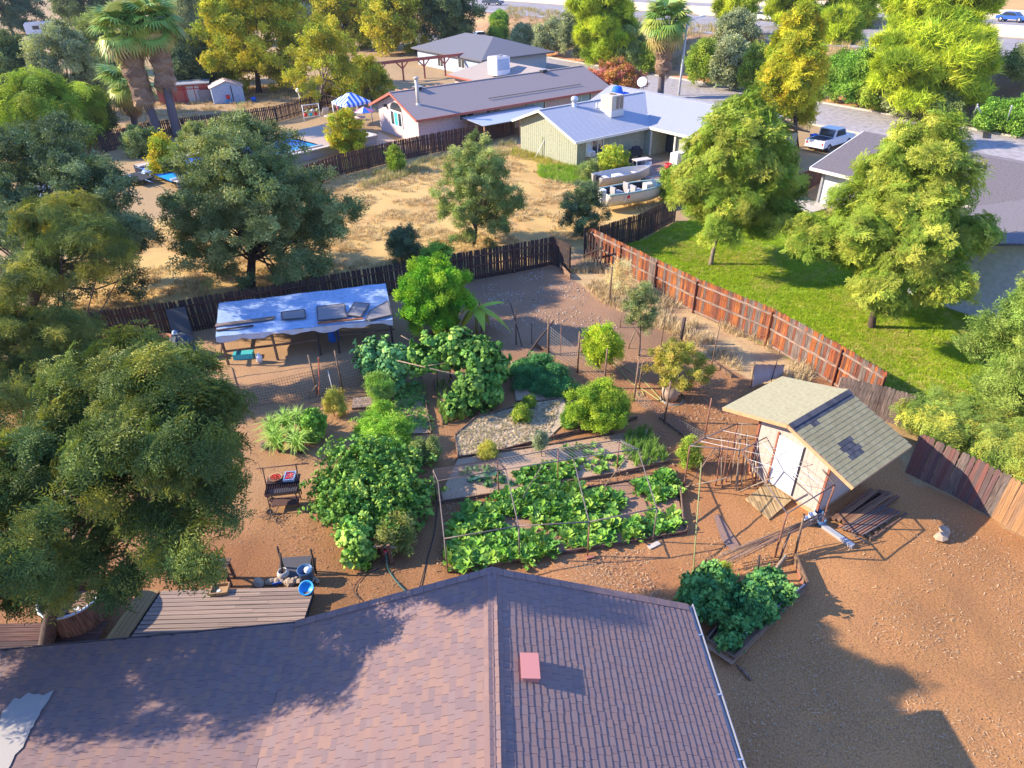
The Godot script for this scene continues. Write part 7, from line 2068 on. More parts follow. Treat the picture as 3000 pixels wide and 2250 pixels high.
	for e in [[v3(-13.64,1.62,-27.50), v3(-11.04,1.66,-28.06), 0.30, "wide grey plank lying on the left of the tarp roof", "fence_grey"], [v3(-13.48,1.60,-27.04), v3(-11.85,1.62,-27.40), 0.12, "narrow dark plank lying on the left edge of the tarp roof", "fence_brown"], [v3(-8.91,1.62,-27.47), v3(-6.85,1.63,-27.79), 0.14, "reddish plank lying along the front of the tarp roof", "fence_red"]]:
		var m := board("loose_plank", e[0] + ny, e[1] + ny, e[2], 0.035, pick(e[4]), self)
		tag(m, e[3], "plank")
	var jug := thing("white_jug", "white plastic jug under the tarp shelter", "jug", v3(-11.77,0.0,-26.90))
	lathe("body", Vector3.ZERO, [Vector2(0.001, 0), Vector2(0.14, 0.01), Vector2(0.14, 0.34), Vector2(0.06, 0.42), Vector2(0.06, 0.46), Vector2(0.001, 0.46)], M["white"], jug, 12)
	var bd := thing("blue_drum", "blue plastic drum in the dark of the tarp shelter", "drum", v3(-8.69,0.0,-28.80))
	lathe("body", Vector3.ZERO, [Vector2(0.001, 0), Vector2(0.25, 0.01), Vector2(0.27, 0.1), Vector2(0.27, 0.75), Vector2(0.24, 0.82), Vector2(0.001, 0.82)], M["bright_blue"], bd, 14)
	var tr := thing("feed_trough", "grey feed trough under the left of the tarp shelter", "trough", v3(-12.66,0.0,-27.36))
	block("body", Vector3(0, 0.14, 0), Vector3(0.9, 0.28, 0.4), M["teal"], tr, 0.1)
	# pipe frame by the shed
	var bf := thing("bean_trellis", "open frame of rusty pipes and lines in front of the shed door", "trellis", v3(8.37,0.0,-14.18))
	o = bf.position
	var hh := 1.85
	var A := v3(9.56,1.85,-18.50) - o
	var B := v3(7.88,1.85,-18.71) - o
	var C := v3(6.57,1.85,-17.97) - o
	var Dd := v3(5.93,1.85,-17.54) - o
	var E := v3(7.55,1.85,-17.23) - o
	var F := v3(8.02,1.85,-14.27) - o
	var G := v3(9.91,1.85,-15.45) - o
	for e in [[B, A], [B, C], [C, Dd], [Dd, E], [E, A], [E, F], [F, G], [G, A], [B + Vector3(0.1, -0.35, 0.3), A + Vector3(0, -0.1, 0.2)]]:
		pole("pipe", e[0], e[1], 0.022, 0.022, M["pipe"], bf)
	for e in [F, G, Dd, B, C.lerp(E, 0.5)]:
		pole("leg", Vector3(e.x, 0, e.z), e, 0.03, 0.028, M["pipe_rust"], bf, 7, 0.02)
	pole("brace", Vector3(Dd.x + 0.1, 0.2, Dd.z + 0.2), C + Vector3(0.3, -0.3, 0.2), 0.024, 0.02, M["stake"], bf)
	pole("brace", Vector3(Dd.x, 0.1, Dd.z + 0.1), E + Vector3(-0.3, -0.9, 0.3), 0.022, 0.02, M["stick"], bf)
	pole("brace", Vector3(E.x + 0.2, 0.1, E.z + 0.1), E + Vector3(0.9, -0.5, 0.8), 0.03, 0.025, M["stick"], bf)
	for e in [[C.lerp(B, 0.5), A.lerp(G, 0.35)], [C, A.lerp(G, 0.5)], [C.lerp(Dd, 0.4), A.lerp(G, 0.7)], [E.lerp(F, 0.3), G.lerp(A, 0.4)], [E.lerp(A, 0.4), F.lerp(G, 0.6)], [E.lerp(A, 0.6), F.lerp(G, 0.8)], [E.lerp(F, 0.15), G]]:
		wire("line", [e[0], (e[0] + e[1]) * 0.5 + Vector3(0, -0.04, 0), e[1]], 0.007, M["rope"], bf, 4)
	# sticks stacked against the shed corner
	var st := thing("stick_stack", "stack of loose poles leaning on the left corner of the shed", "poles", v3(7.88,0.0,-17.89))
	for i in 13:
		var x := rf(-0.75, 0.75)
		pole("pole", Vector3(x, 0, rf(0.0, 0.6)), Vector3(x * 0.8 + rf(-0.1, 0.3), rf(1.2, 2.0), -0.5 + rf(-0.2, 0.2)), 0.025, 0.018, M["stick"] if i % 3 else M["pipe_rust"], st)
	var tw := thing("branch_pile", "pile of dry brown branches on the ground left of the shed", "branches", v3(7.30,0.0,-18.81))
	for i in 26:
		var a := Vector3(rf(-0.7, 0.7), rf(0.03, 0.25), rf(-0.5, 0.5))
		var d := Vector3(rf(-1, 1), rf(-0.1, 0.2), rf(-1, 1)).normalized() * rf(0.3, 0.7)
		pole("branch", a, a + d, 0.014, 0.008, M["stake"] if i % 2 else M["stick"], tw, 5)
	# bamboo bundle across two forked posts
	var bb := thing("bamboo_bundle", "bundle of long bamboo poles resting across crossed posts", "bamboo", v3(8.64,0.0,-14.98))
	o = bb.position
	for i in 17:
		var a := v3(6.25,0.25,-13.94) - o + Vector3(rf(-0.25, 0.25), rf(0.0, 0.3), rf(-0.15, 0.45))
		var b := v3(9.61,1.00,-15.02) - o + Vector3(rf(-0.15, 0.15), rf(-0.08, 0.1), rf(-0.12, 0.12))
		pole("cane", a, b + (b - a) * rf(-0.06, 0.08), 0.018, 0.012, M["bamboo"][i % 3], bb, 6)
	post_thing("rest_post", "dark post holding the left end of the bamboo bundle", "post", v3(7.12,0.0,-13.31), v3(7.08,1.00,-13.44), 0.04, M["stake_dark"])
	post_thing("rest_post", "brown branch post crossing under the bamboo bundle", "post", v3(8.05,0.0,-14.04), v3(8.29,1.00,-14.32), 0.04, M["stake"])
	post_thing("rest_post", "brown post at the right end of the bamboo bundle", "post", v3(8.60,0.0,-14.21), v3(8.78,1.40,-14.68), 0.04, M["stake"])
	post_thing("leaning_board", "pale board leaning low under the bamboo bundle", "board", v3(7.56,0.05,-13.48), v3(8.13,0.50,-13.90), 0.05, M["stick"])
	post_thing("green_cane", "long thin green cane standing right of the front bed", "cane", v3(5.34,0.0,-13.68), v3(6.19,1.60,-16.94), 0.022, M["green_cane"])
	post_thing("side_board", "board standing at the right end of the front bed", "board", v3(5.50,0.0,-15.40), v3(5.54,0.80,-16.73), 0.035, M["stake"])

# ---------------------------------------------------------------- pool next to the pink house
func pool_yard() -> void:
	rng.seed = 81
	var y := 0.75
	var a := v3(-12.77,0.75,-68.65)
	var b := v3(-14.72,0.75,-66.61)
	var back := v3(-20.06,0.75,-75.57) - b
	var e := (b - a).normalized()
	var n := Vector3(e.z, 0, -e.x)
	if n.dot(back) < 0:
		n = -n
	var depth := 8.6
	var t := thing("swimming_pool", "raised swimming pool of blue water with grey walls", "pool", a)
	var L := 20.0
	var w := begin()
	quad(w, Vector3.ZERO, e * L, e * L + Vector3(0, -y, 0), Vector3(0, -y, 0))
	quad(w, Vector3.ZERO, n * depth, n * depth + Vector3(0, -y, 0), Vector3(0, -y, 0))
	quad(w, n * depth, n * depth + e * L, n * depth + e * L + Vector3(0, -y, 0), n * depth + Vector3(0, -y, 0))
	obj("wall", w, M["pool_wall"], t)
	var x0 := 5.6
	var d0 := 1.0
	var d1 := 7.4
	var dk := begin()
	quad(dk, Vector3.ZERO, n * depth, e * x0 + n * depth, e * x0)
	quad(dk, e * x0, e * x0 + n * d0, e * L + n * d0, e * L)
	quad(dk, e * x0 + n * d1, e * x0 + n * depth, e * L + n * depth, e * L + n * d1)
	obj("deck", dk, M["paving"], t)
	for q in [[Vector3.ZERO, e * L], [e * x0 + n * d1, e * L + n * d1], [Vector3.ZERO, n * depth]]:
		board("coping", q[0] + Vector3(0, 0.05, 0), q[1] + Vector3(0, 0.05, 0), 0.4, 0.1, M["off_white"], t)
	board("coping", e * x0 + n * d0 + Vector3(0, 0.05, 0), e * L + n * d0 + Vector3(0, 0.05, 0), 0.35, 0.1, M["galvanised"], t)
	var wt := begin()
	quad(wt, e * x0 + n * d0 + Vector3(0, -0.12, 0), e * x0 + n * d1 + Vector3(0, -0.12, 0), e * L + n * d1 + Vector3(0, -0.12, 0), e * L + n * d0 + Vector3(0, -0.12, 0))
	obj("water", wt, M["water"], t)
	var lp := begin()
	quad(lp, e * x0 + n * (d0 + 0.05) + Vector3(0, -0.1, 0), e * x0 + n * (d0 + 2.4) + Vector3(0, -0.1, 0), e * L + n * (d0 + 2.4) + Vector3(0, -0.1, 0), e * L + n * (d0 + 0.05) + Vector3(0, -0.1, 0))
	obj("shallow_ledge", lp, M["pool_blue"], t)
	# paving by the pink house
	soil_patch("pool_path", "tan paving between the pool and the pink house", [v3(-12.82,0.0,-68.28), v3(-13.19,0.0,-67.23), v3(-8.54,0.0,-63.81), v3(-9.54,0.0,-66.85), v3(-13.37,0.0,-73.68), v3(-13.04,0.0,-70.59)], 0.05, M["paving"])
	# striped canopy
	var c := thing("striped_canopy", "pop up canopy with blue and white stripes by the pool", "canopy", v3(-18.23,0.0,-80.88))
	var o := c.position
	var k0 := v3(-18.91,2.30,-78.41) - o
	var k1 := v3(-16.89,2.30,-75.84) - o
	var k2 := v3(-14.75,2.30,-78.37) - o
	var k3 := k0 + k2 - k1
	var top := (k0 + k2) * 0.5 + Vector3(0, 0.95, 0)
	var ks := [k0, k1, k2, k3]
	for f in 4:
		var p: Vector3 = ks[f]
		var q: Vector3 = ks[(f + 1) % 4]
		var m := 11
		for i in m:
			var s := begin()
			var u0 := p.lerp(q, float(i) / m)
			var u1 := p.lerp(q, float(i + 1) / m)
			# a stripe runs straight up the slope from the hem
			var mid := (i + 0.5) / m
			var reach := 1.0 - absf(mid - 0.5) * 2.0
			var v0 := u0.lerp(top + (u0 - (p + q) * 0.5) * 0.0, 1.0 - absf(float(i) / m - 0.5) * 2.0)
			var v1 := u1.lerp(top, 1.0 - absf(float(i + 1) / m - 0.5) * 2.0)
			var up := top - (p + q) * 0.5
			v0 = u0 + up * (1.0 - absf(float(i) / m - 0.5) * 2.0)
			v1 = u1 + up * (1.0 - absf(float(i + 1) / m - 0.5) * 2.0)
			quad(s, u0, v0, v1, u1)
			quad(s, u0, u1, u1 - Vector3(0, 0.28, 0), u0 - Vector3(0, 0.28, 0))
			obj("stripe", s, M["bright_blue"] if i % 2 else M["white"], c)
		pole("post", Vector3(p.x, 0, p.z), p, 0.06, 0.06, M["white"], c)
	# beach umbrella and loungers
	var u := thing("beach_umbrella", "small pink, blue and white parasol by the pool corner", "parasol", v3(-15.09,0.0,-76.05))
	for i in 8:
		var s := begin()
		var a0 := TAU * i / 8
		var a1 := TAU * (i + 1) / 8
		tri(s, Vector3(0, 2.1, 0), Vector3(cos(a0) * 1.15, 1.65, sin(a0) * 1.15), Vector3(cos(a1) * 1.15, 1.65, sin(a1) * 1.15))
		obj("panel", s, [M["pink"], M["bright_blue"], M["white"]][i % 3], u)
	pole("pole", Vector3.ZERO, Vector3(0, 2.15, 0), 0.03, 0.03, M["white"], u)
	var lc := thing("pool_lounger", "white pool lounger at the end of the pool deck", "lounger", v3(-19.09,0.75,-76.83), 0.6)
	block("seat", Vector3(0, 0.35, 0), Vector3(0.7, 0.06, 1.3), M["off_white"], lc)
	shape("backrest", unit_box, M["off_white"], lc, Transform3D(Basis(Vector3.RIGHT, -0.9) * Basis.from_scale(Vector3(0.7, 0.06, 1.0)), Vector3(0, 0.72, -0.92)))
	for i in 4:
		pole("leg", Vector3(-0.3 if i % 2 else 0.3, 0, 0.55 if i > 1 else -0.55), Vector3(-0.3 if i % 2 else 0.3, 0.34, 0.55 if i > 1 else -0.55), 0.025, 0.025, M["white"], lc)
	var rk := thing("toy_rack", "white pool toy rack with colourful toys in front of the dark fence", "rack", v3(-21.35,0.30,-78.35), 0.5)
	for x in [-0.9, 0.9]:
		pole("upright", Vector3(x, 0, 0), Vector3(x, 1.8, 0), 0.04, 0.04, M["white"], rk)
	for yy in [0.5, 1.1, 1.75]:
		pole("rail", Vector3(-0.9, yy, 0), Vector3(0.9, yy, 0), 0.035, 0.035, M["white"], rk)
	for i in 6:
		lathe("toy", Vector3(-0.7 + i * 0.28, 0.75 + 0.35 * (i % 2), 0.1), [Vector2(0.001, -0.2), Vector2(0.18, -0.1), Vector2(0.2, 0.12), Vector2(0.001, 0.22)], [M["pepper_red"], M["hose"], M["teal"], M["off_white"]][i % 4], rk, 8)
	var gl := thing("garden_lamp", "white globe lamp above the far picket fence", "lamp", v3(-24.50,0.0,-85.82))
	pole("post", Vector3.ZERO, Vector3(0, 2.1, 0), 0.05, 0.05, M["white"], gl)
	lathe("globe", Vector3(0, 2.3, 0), [Vector2(0.001, -0.3), Vector2(0.22, -0.2), Vector2(0.3, 0), Vector2(0.22, 0.2), Vector2(0.001, 0.3)], M["white"], gl, 12)
	var fl := thing("pool_float", "teal pool float propped under the striped canopy", "pool float", v3(-17.42,0.50,-79.79))
	lathe("body", Vector3.ZERO, [Vector2(0.001, -0.5), Vector2(0.6, -0.3), Vector2(0.65, 0.4), Vector2(0.001, 0.8)], M["teal"], fl, 10, 1.0, 0.5)
	var nd := thing("foam_noodle", "pink foam noodles standing under the striped canopy", "foam noodles", v3(-18.77,0.40,-80.45))
	for i in 3:
		pole("noodle", Vector3(i * 0.3, 0, 0), Vector3(i * 0.35 - 0.2, 1.5, 0.1), 0.09, 0.09, [M["pink"], M["teal"], M["red"]][i], nd)
	var pt := thing("patio_table", "round mauve patio table with chairs at the pool corner", "table", v3(-15.94,0.10,-77.26))
	lathe("top", Vector3(0, 0.72, 0), [Vector2(0.001, 0.03), Vector2(0.7, 0.02), Vector2(0.7, -0.02), Vector2(0.001, -0.02)], M["pink_wall"], pt, 16)
	for i in 3:
		pole("leg", Vector3(cos(i * 2.1) * 0.5, 0, sin(i * 2.1) * 0.5), Vector3(cos(i * 2.1) * 0.2, 0.7, sin(i * 2.1) * 0.2), 0.03, 0.03, M["grey"], pt)
	# things beside the far sheds
	var ch := thing("plastic_chair", "blue plastic stool with a red bucket's shadow beside the metal shed", "stool", v3(-35.27,0.0,-91.82))
	ch.set_meta("label", "blue plastic stool standing in front of the metal shed")
	block("seat", Vector3(0, 0.5, 0), Vector3(0.6, 0.06, 0.6), M["basin_blue"], ch)
	for i in 4:
		block("leg", Vector3(-0.25 if i % 2 else 0.25, 0.24, -0.25 if i > 1 else 0.25), Vector3(0.07, 0.48, 0.07), M["basin_blue"], ch)
	var rb := thing("red_bucket", "red bucket sitting on the blue plastic stool", "bucket", ch.position + Vector3(0, 0.53, 0))
	lathe("body", Vector3.ZERO, [Vector2(0.001, 0), Vector2(0.2, 0), Vector2(0.28, 0.5), Vector2(0.24, 0.5), Vector2(0.17, 0.05), Vector2(0.001, 0.05)], M["red"], rb, 12)
	var bk := thing("blue_bucket", "small dark blue bucket on the dirt right of the metal shed", "bucket", v3(-32.48,0.0,-92.98))
	lathe("body", Vector3.ZERO, [Vector2(0.001, 0), Vector2(0.25, 0), Vector2(0.32, 0.5), Vector2(0.27, 0.5), Vector2(0.2, 0.05), Vector2(0.001, 0.05)], M["bright_blue"], bk, 12)
	var jn := thing("frame_trailer", "blue pipe framed utility trailer in the shade of the oaks", "trailer", v3(-31.14,0.0,-57.05), 0.9)
	block("bed", Vector3(0, 0.5, 0), Vector3(1.5, 0.08, 2.8), M["dark"], jn)
	for x in [-0.75, 0.75]:
		pole("side_rail", Vector3(x, 0.95, -1.4), Vector3(x, 0.95, 1.4), 0.03, 0.03, M["bucket_blue"], jn)
		pole("side_rail", Vector3(x, 0.5, -1.4), Vector3(x, 0.95, 1.4), 0.03, 0.03, M["bucket_blue"], jn)
		lathe_wheel(jn, Vector3(x * 1.15, 0.32, 0), 0.32, 0.2, PI / 2)
	pole("drawbar", Vector3(0, 0.5, 1.4), Vector3(0, 0.45, 2.6), 0.04, 0.04, M["bucket_blue"], jn)
	var tp := thing("blue_tarp", "faded blue tarp over a heap beside the oaks", "tarp", v3(-30.21,0.0,-59.02))
	heap("cover", [Vector2(1.3, 0), Vector2(1.0, 0.6), Vector2(0.6, 0.95), Vector2(0.001, 1.05)], M["tarp"], tp, Vector3.ZERO, 1.2, 0.8)
	var tq := thing("blue_tarp", "blue tarp heap glimpsed through the dark oak on the left", "tarp", v3(-36.29,0.0,-54.32))
	heap("cover", [Vector2(2.2, 0), Vector2(1.7, 0.9), Vector2(1.0, 1.4), Vector2(0.001, 1.6)], M["tarp"], tq, Vector3.ZERO, 1.4, 0.8)

# ---------------------------------------------------------------- our own yard
func yard_things() -> void:
	rng.seed = 91
	# deck
	var d := thing("wooden_deck", "low weathered timber deck between the house and the fire pit", "deck", Vector3(-8.6, 0, -12))
	var n := 21
	for i in n:
		var z := 1.72 - i * 0.148 - 0.0
		var f := float(i) / n
		var x1 := lerpf(2.52, 2.62, f)
		var x := -2.25 + f * 0.35
		while x < x1 - 0.1:
			var xe := minf(x + rf(2.2, 3.6), x1)
			block("plank", Vector3((x + xe) * 0.5, 0.30 + rf(-0.003, 0.003), z), Vector3(0.128, 0.035, xe - x - 0.006), pick("deck"), d, PI / 2)
			x = xe
	for i in 4:
		board("border_plank", Vector3(-2.42 - i * 0.148, 0.302, 1.75), Vector3(-2.05 - i * 0.148, 0.302, -1.35), 0.138, 0.035, pick("deck_new"), d)
	var left := -7.4
	for i in 14:
		block("plank", Vector3((left - 3.0) * 0.5, 0.28, 1.72 - i * 0.15), Vector3(0.138, 0.035, -3.0 - left), pick("fence_brown"), d, PI / 2)
	block("joist_frame", Vector3(0.1, 0.13, 0.2), Vector3(4.9, 0.24, 3.0), M["dark"], d)
	# tub
	var tc := v3(-12.50,0.95,-12.59)
	var tb := thing("round_tub", "round brown timber tub with pale metal rim on the deck", "tub", Vector3(tc.x, 0.3, tc.z))
	lathe("wall", Vector3.ZERO, [Vector2(0.82, 0), Vector2(0.84, 0.8), Vector2(0.79, 0.8), Vector2(0.77, 0.06), Vector2(0.001, 0.06)], M["lumber"][0], tb, 30)
	lathe("rim", Vector3(0, 0.8, 0), [Vector2(0.78, 0.0), Vector2(0.855, 0.0), Vector2(0.855, 0.035), Vector2(0.78, 0.035), Vector2(0.78, 0.0)], M["galvanised"], tb, 30)
	var fill := thing("lumber_scraps", "lumber scraps and planks lying inside the round tub", "lumber", tb.position + Vector3(0, 0.35, 0))
	for i in 9:
		board("plank", Vector3(-0.5, 0.03 * (i % 2), -0.42 + i * 0.1), Vector3(0.5, 0.1 + 0.03 * (i % 2), -0.36 + i * 0.09), 0.11, 0.03, pick("bed_board"), fill)
	block("paper_scrap", Vector3(0.2, 0.2, 0.3), Vector3(0.15, 0.02, 0.1), M["white"], fill, 0.5)
	# basket tray on the deck
	var bt := thing("seed_tray", "tan plastic tray lying on the back edge of the deck", "tray", v3(-8.75,0.32,-13.25), 0.12)
	for e in [[Vector3(-0.24, 0.06, 0), Vector3(0.03, 0.12, 0.36)], [Vector3(0.24, 0.06, 0), Vector3(0.03, 0.12, 0.36)], [Vector3(0, 0.06, -0.18), Vector3(0.48, 0.12, 0.03)], [Vector3(0, 0.06, 0.18), Vector3(0.48, 0.12, 0.03)]]:
		block("side", e[0], e[1], M["straw_basket"], bt)
	block("bottom", Vector3(0, 0.012, 0), Vector3(0.47, 0.02, 0.35), M["straw_basket"], bt)
	block("scrap", Vector3(-0.05, 0.03, 0.03), Vector3(0.12, 0.02, 0.08), M["white"], bt, 0.4)
	# work stand
	var ws := thing("work_stand", "small timber work stand with a tray of shiny scraps by the tree", "stand", v3(-8.87,0.0,-13.83))
	for e in [Vector3(-0.25, 0, -0.2), Vector3(0.2, 0, -0.2), Vector3(0.22, 0, 0.15), Vector3(-0.25, 0, 0.15)]:
		board("leg", e, e * 0.9 + Vector3(0, 0.75, 0), 0.07, 0.07, pick("bed_board"), ws, Vector3.RIGHT)
	block("top", Vector3(-0.1, 0.78, 0), Vector3(0.75, 0.04, 0.5), pick("bed_board"), ws)
	board("brace", Vector3(0.2, 0.15, -0.15), Vector3(0.2, 0.55, 0.14), 0.05, 0.05, pick("bed_board"), ws)
	var sc := thing("metal_scraps", "tray of blue white metal scraps on the work stand", "scraps", ws.position + Vector3(-0.1, 0.81, 0))
	for i in 14:
		shape("scrap", unit_box, [M["galvanised"], M["white"], M["tarp"]][i % 3], sc, Transform3D(Basis(rdir(), rf(0, 3)) * Basis.from_scale(Vector3(0.16, 0.02, 0.06)), Vector3(rf(-0.26, 0.26), 0.04, rf(-0.17, 0.17))))
	# fire pit
	var fp := thing("fire_pit", "square fire pit of dark ash edged with dark stakes", "fire pit", v3(-6.82,0.0,-14.18))
	var fo := fp.position
	var ash := begin()
	quad(ash, v3(-7.29,0.07,-13.77) - fo, v3(-7.43,0.07,-14.70) - fo, v3(-6.48,0.07,-14.76) - fo, v3(-6.32,0.07,-13.83) - fo)
	obj("ash_bed", ash, M["ash"], fp)
	for e in [[v3(-7.24,0.0,-14.30), v3(-7.18,1.10,-14.19)], [v3(-7.19,0.0,-14.01), v3(-7.10,0.90,-14.11)], [v3(-6.18,0.0,-14.08), v3(-6.14,1.10,-14.06)]]:
		pole("stake", e[0] - fo, e[1] - fo, 0.035, 0.03, M["stake_dark"], fp)
	for i in 14:
		var q := v3(-7.42,0.0,-13.78) - fo + Vector3(i * 0.105 + rf(-0.03, 0.03), 0.06, rf(-0.08, 0.08))
		shape("stone", meshes["stone_%d" % (i % 3)], M["rock"], fp, Transform3D(turned(rdir() + Vector3.UP * 2.0, rf(0.14, 0.32)), q))
	var rks := [[v3(-7.45,0.0,-13.75), 0.34, "flat tan rock at the back edge of the deck"], [v3(-7.25,0.0,-14.05), 0.30, "round tan rock left of the pale pot"], [v3(-7.83,0.0,-13.73), 0.42, "wide flat tan stone behind the seed tray"], [v3(-6.77,0.0,-13.78), 0.26, "brown rock between pot and blue bucket"]]
	for r in rks:
		var s := shape("garden_rock", meshes["stone_0"], M["rock"], self, Transform3D(turned(Vector3.UP + rdir() * 0.2, r[1]), r[0] + Vector3(0, 0.06, 0)))
		tag(s, r[2], "rock")
	var pot := thing("pale_pot", "round pale clay pot at the fire pit corner", "pot", v3(-7.14,0.0,-13.99))
	lathe("body", Vector3.ZERO, [Vector2(0.001, 0), Vector2(0.12, 0.01), Vector2(0.19, 0.14), Vector2(0.14, 0.27), Vector2(0.12, 0.27), Vector2(0.15, 0.14), Vector2(0.001, 0.1)], M["off_white"], pot, 12)
	var bs := thing("blue_scoop", "small bright blue tray beside the pale clay pot", "tray", v3(-7.26,0.05,-13.72), 0.3)
	block("base", Vector3(0, 0.02, 0), Vector3(0.26, 0.03, 0.16), M["bright_blue"], bs)
	block("side", Vector3(0, 0.06, 0.08), Vector3(0.26, 0.08, 0.015), M["bright_blue"], bs)
	var bb := thing("blue_bin", "dark blue plastic bin with a white jug inside at the deck corner", "bin", v3(-6.36,0.0,-13.78))
	lathe("body", Vector3.ZERO, [Vector2(0.001, 0.01), Vector2(0.17, 0.0), Vector2(0.22, 0.52), Vector2(0.235, 0.54), Vector2(0.21, 0.54), Vector2(0.16, 0.06), Vector2(0.001, 0.06)], M["bucket_blue"], bb, 18)
	lathe("jug_lid", Vector3(0.06, 0.42, -0.05), [Vector2(0.10, 0), Vector2(0.10, 0.08), Vector2(0.05, 0.12), Vector2(0.001, 0.12)], M["white"], bb, 10)
	var bn := thing("blue_basin", "light blue basin leaning on the dark blue bin", "basin", v3(-6.18,0.34,-13.22))
	var basin := lathe("body", Vector3.ZERO, [Vector2(0.001, 0.0), Vector2(0.15, 0.0), Vector2(0.21, 0.12), Vector2(0.225, 0.13), Vector2(0.20, 0.125), Vector2(0.145, 0.02), Vector2(0.001, 0.02)], M["basin_blue"], bn, 18)
	basin.rotation = Vector3(0.5, 0, 0)
	# barrel grill
	var gp := v3(-7.88,0.0,-17.10)
	var g := thing("barrel_grill", "rusty black barrel grill open on a stand with spit frame", "grill", gp, 0.13)
	var s2 := begin(true)
	for i in 12:
		for side in [0.25, 0.235]:
			var a0 := PI + PI * i / 12.0
			var a1 := PI + PI * (i + 1) / 12.0
			quad(s2, Vector3(-0.55, 0.85 + sin(a0) * side, cos(a0) * side), Vector3(0.55, 0.85 + sin(a0) * side, cos(a0) * side), Vector3(0.55, 0.85 + sin(a1) * side, cos(a1) * side), Vector3(-0.55, 0.85 + sin(a1) * side, cos(a1) * side))
		for x in [-0.55, 0.55]:
			var a0 := PI + PI * i / 12.0
			var a1 := PI + PI * (i + 1) / 12.0
			tri(s2, Vector3(x, 0.85, 0), Vector3(x, 0.85 + sin(a0) * 0.25, cos(a0) * 0.25), Vector3(x, 0.85 + sin(a1) * 0.25, cos(a1) * 0.25))
	obj("barrel", s2, M["char"], g)
	for i in 14:
		pole("grate_bar", Vector3(-0.5 + i * 0.077, 0.83, -0.23), Vector3(-0.5 + i * 0.077, 0.83, 0.23), 0.007, 0.007, M["grill_rust"], g, 5)
	block("ash_pan", Vector3(0, 0.70, 0), Vector3(0.9, 0.02, 0.3), M["ash"], g)
	block("shelf", Vector3(0, 0.88, -0.42), Vector3(1.1, 0.03, 0.36), M["grill_rust"], g)
	block("shelf_lip", Vector3(0, 0.84, -0.24), Vector3(1.1, 0.08, 0.02), M["char"], g)
	for x in [-0.58, 0.52]:
		pole("upright", Vector3(x, 0.3, -0.2), Vector3(x, 1.45, -0.42), 0.022, 0.022, M["grill_rust"], g)
		for z in [-0.24, 0.24]:
			pole("leg", Vector3(x * 0.85, 0.0, z * 1.15), Vector3(x * 0.85, 0.72, z * 0.8), 0.022, 0.022, M["grill_rust"], g)
		pole("stretcher", Vector3(x * 0.85, 0.25, -0.27), Vector3(x * 0.85, 0.25, 0.27), 0.014, 0.014, M["grill_rust"], g)
	pole("spit_bar", Vector3(-0.78, 1.45, -0.42), Vector3(0.95, 1.45, -0.42), 0.02, 0.02, M["grill_rust"], g)
	pole("spit_handle", Vector3(-0.66, 1.2, -0.42), Vector3(-0.66, 1.72, -0.42), 0.008, 0.008, M["grill_rust"], g, 5)
	block("lower_shelf", Vector3(0, 0.24, 0), Vector3(0.9, 0.02, 0.42), M["grill_rust"], g)
	lathe_wheel(g, Vector3(-0.52, 0.11, 0.30), 0.11, 0.06)
	lathe_wheel(g, Vector3(-0.52, 0.11, -0.30), 0.11, 0.06)
	var on := g.transform
	var bw := thing("pepper_basket", "round straw basket heaped with red peppers on the grill shelf", "basket", on * Vector3(-0.24, 0.9, -0.44))
	lathe("basket", Vector3.ZERO, [Vector2(0.001, 0.01), Vector2(0.14, 0.01), Vector2(0.22, 0.09), Vector2(0.23, 0.10), Vector2(0.205, 0.09), Vector2(0.13, 0.03), Vector2(0.001, 0.03)], M["straw_basket"], bw, 18)
	var tr := thing("pepper_tray", "blue rimmed white tray of red peppers on the grill shelf", "tray", on * Vector3(0.22, 0.9, -0.44), 0.08)
	for e in [[Vector3(-0.17, 0.05, 0), Vector3(0.03, 0.09, 0.46)], [Vector3(0.17, 0.05, 0), Vector3(0.03, 0.09, 0.46)], [Vector3(0, 0.05, -0.215), Vector3(0.31, 0.09, 0.03)], [Vector3(0, 0.05, 0.215), Vector3(0.31, 0.09, 0.03)]]:
		block("rim", e[0], e[1], M["tarp"], tr)
	block("bottom", Vector3(0, 0.012, 0), Vector3(0.34, 0.02, 0.44), M["white"], tr)
	for k in 2:
		var host: Node3D = bw if k == 0 else tr
		var heap := begin(true)
		for i in 70:
			var p := Vector3(rf(-1, 1), 0, rf(-1, 1))
			if k == 0:
				while Vector2(p.x, p.z).length() > 1.0:
					p = Vector3(rf(-1, 1), 0, rf(-1, 1))
				p *= 0.17
			else:
				p = Vector3(p.x * 0.13, 0, p.z * 0.17)
			p.y = 0.07 + rf(0, 0.03)
			var dd := rdir()
			dd.y *= 0.3
			add_tube(heap, [p - dd * 0.035, p, p + dd * 0.04], 0.014, 0.004, 5)
		var hp := obj("dried_peppers" if k else "red_peppers", heap, M["pepper_red"], self)
		hp.position = host.position
		tag(hp, "heap of red peppers in the straw basket" if k == 0 else "red peppers spread in the blue rimmed tray", "peppers")
	var kn := thing("kindling_pile", "pile of dry kindling under the left end of the grill", "kindling", on * Vector3(-0.45, 0, 0.45))
	for i in 22:
		var a := Vector3(rf(-0.22, 0.22), rf(0.02, 0.22), rf(-0.2, 0.2))
		pole("stick", a, a + Vector3(rf(-1, 1), rf(0.0, 0.5), rf(-1, 1)).normalized() * rf(0.15, 0.35), 0.012, 0.008, M["stick"] if i % 2 else M["stake"], kn, 5)
	# garden tap
	var tp := thing("garden_tap", "timber post with a garden tap and coiled hoses", "tap", v3(-4.07,0.0,-14.46))
	for e in [[Vector3(0, 0, 0), Vector3(-0.05, 0.75, 0)], [Vector3(0.2, 0, 0.05), Vector3(0.14, 0.78, 0)]]:
		board("post", e[0], e[1], 0.1, 0.1, pick("bed_board"), tp, Vector3.RIGHT)
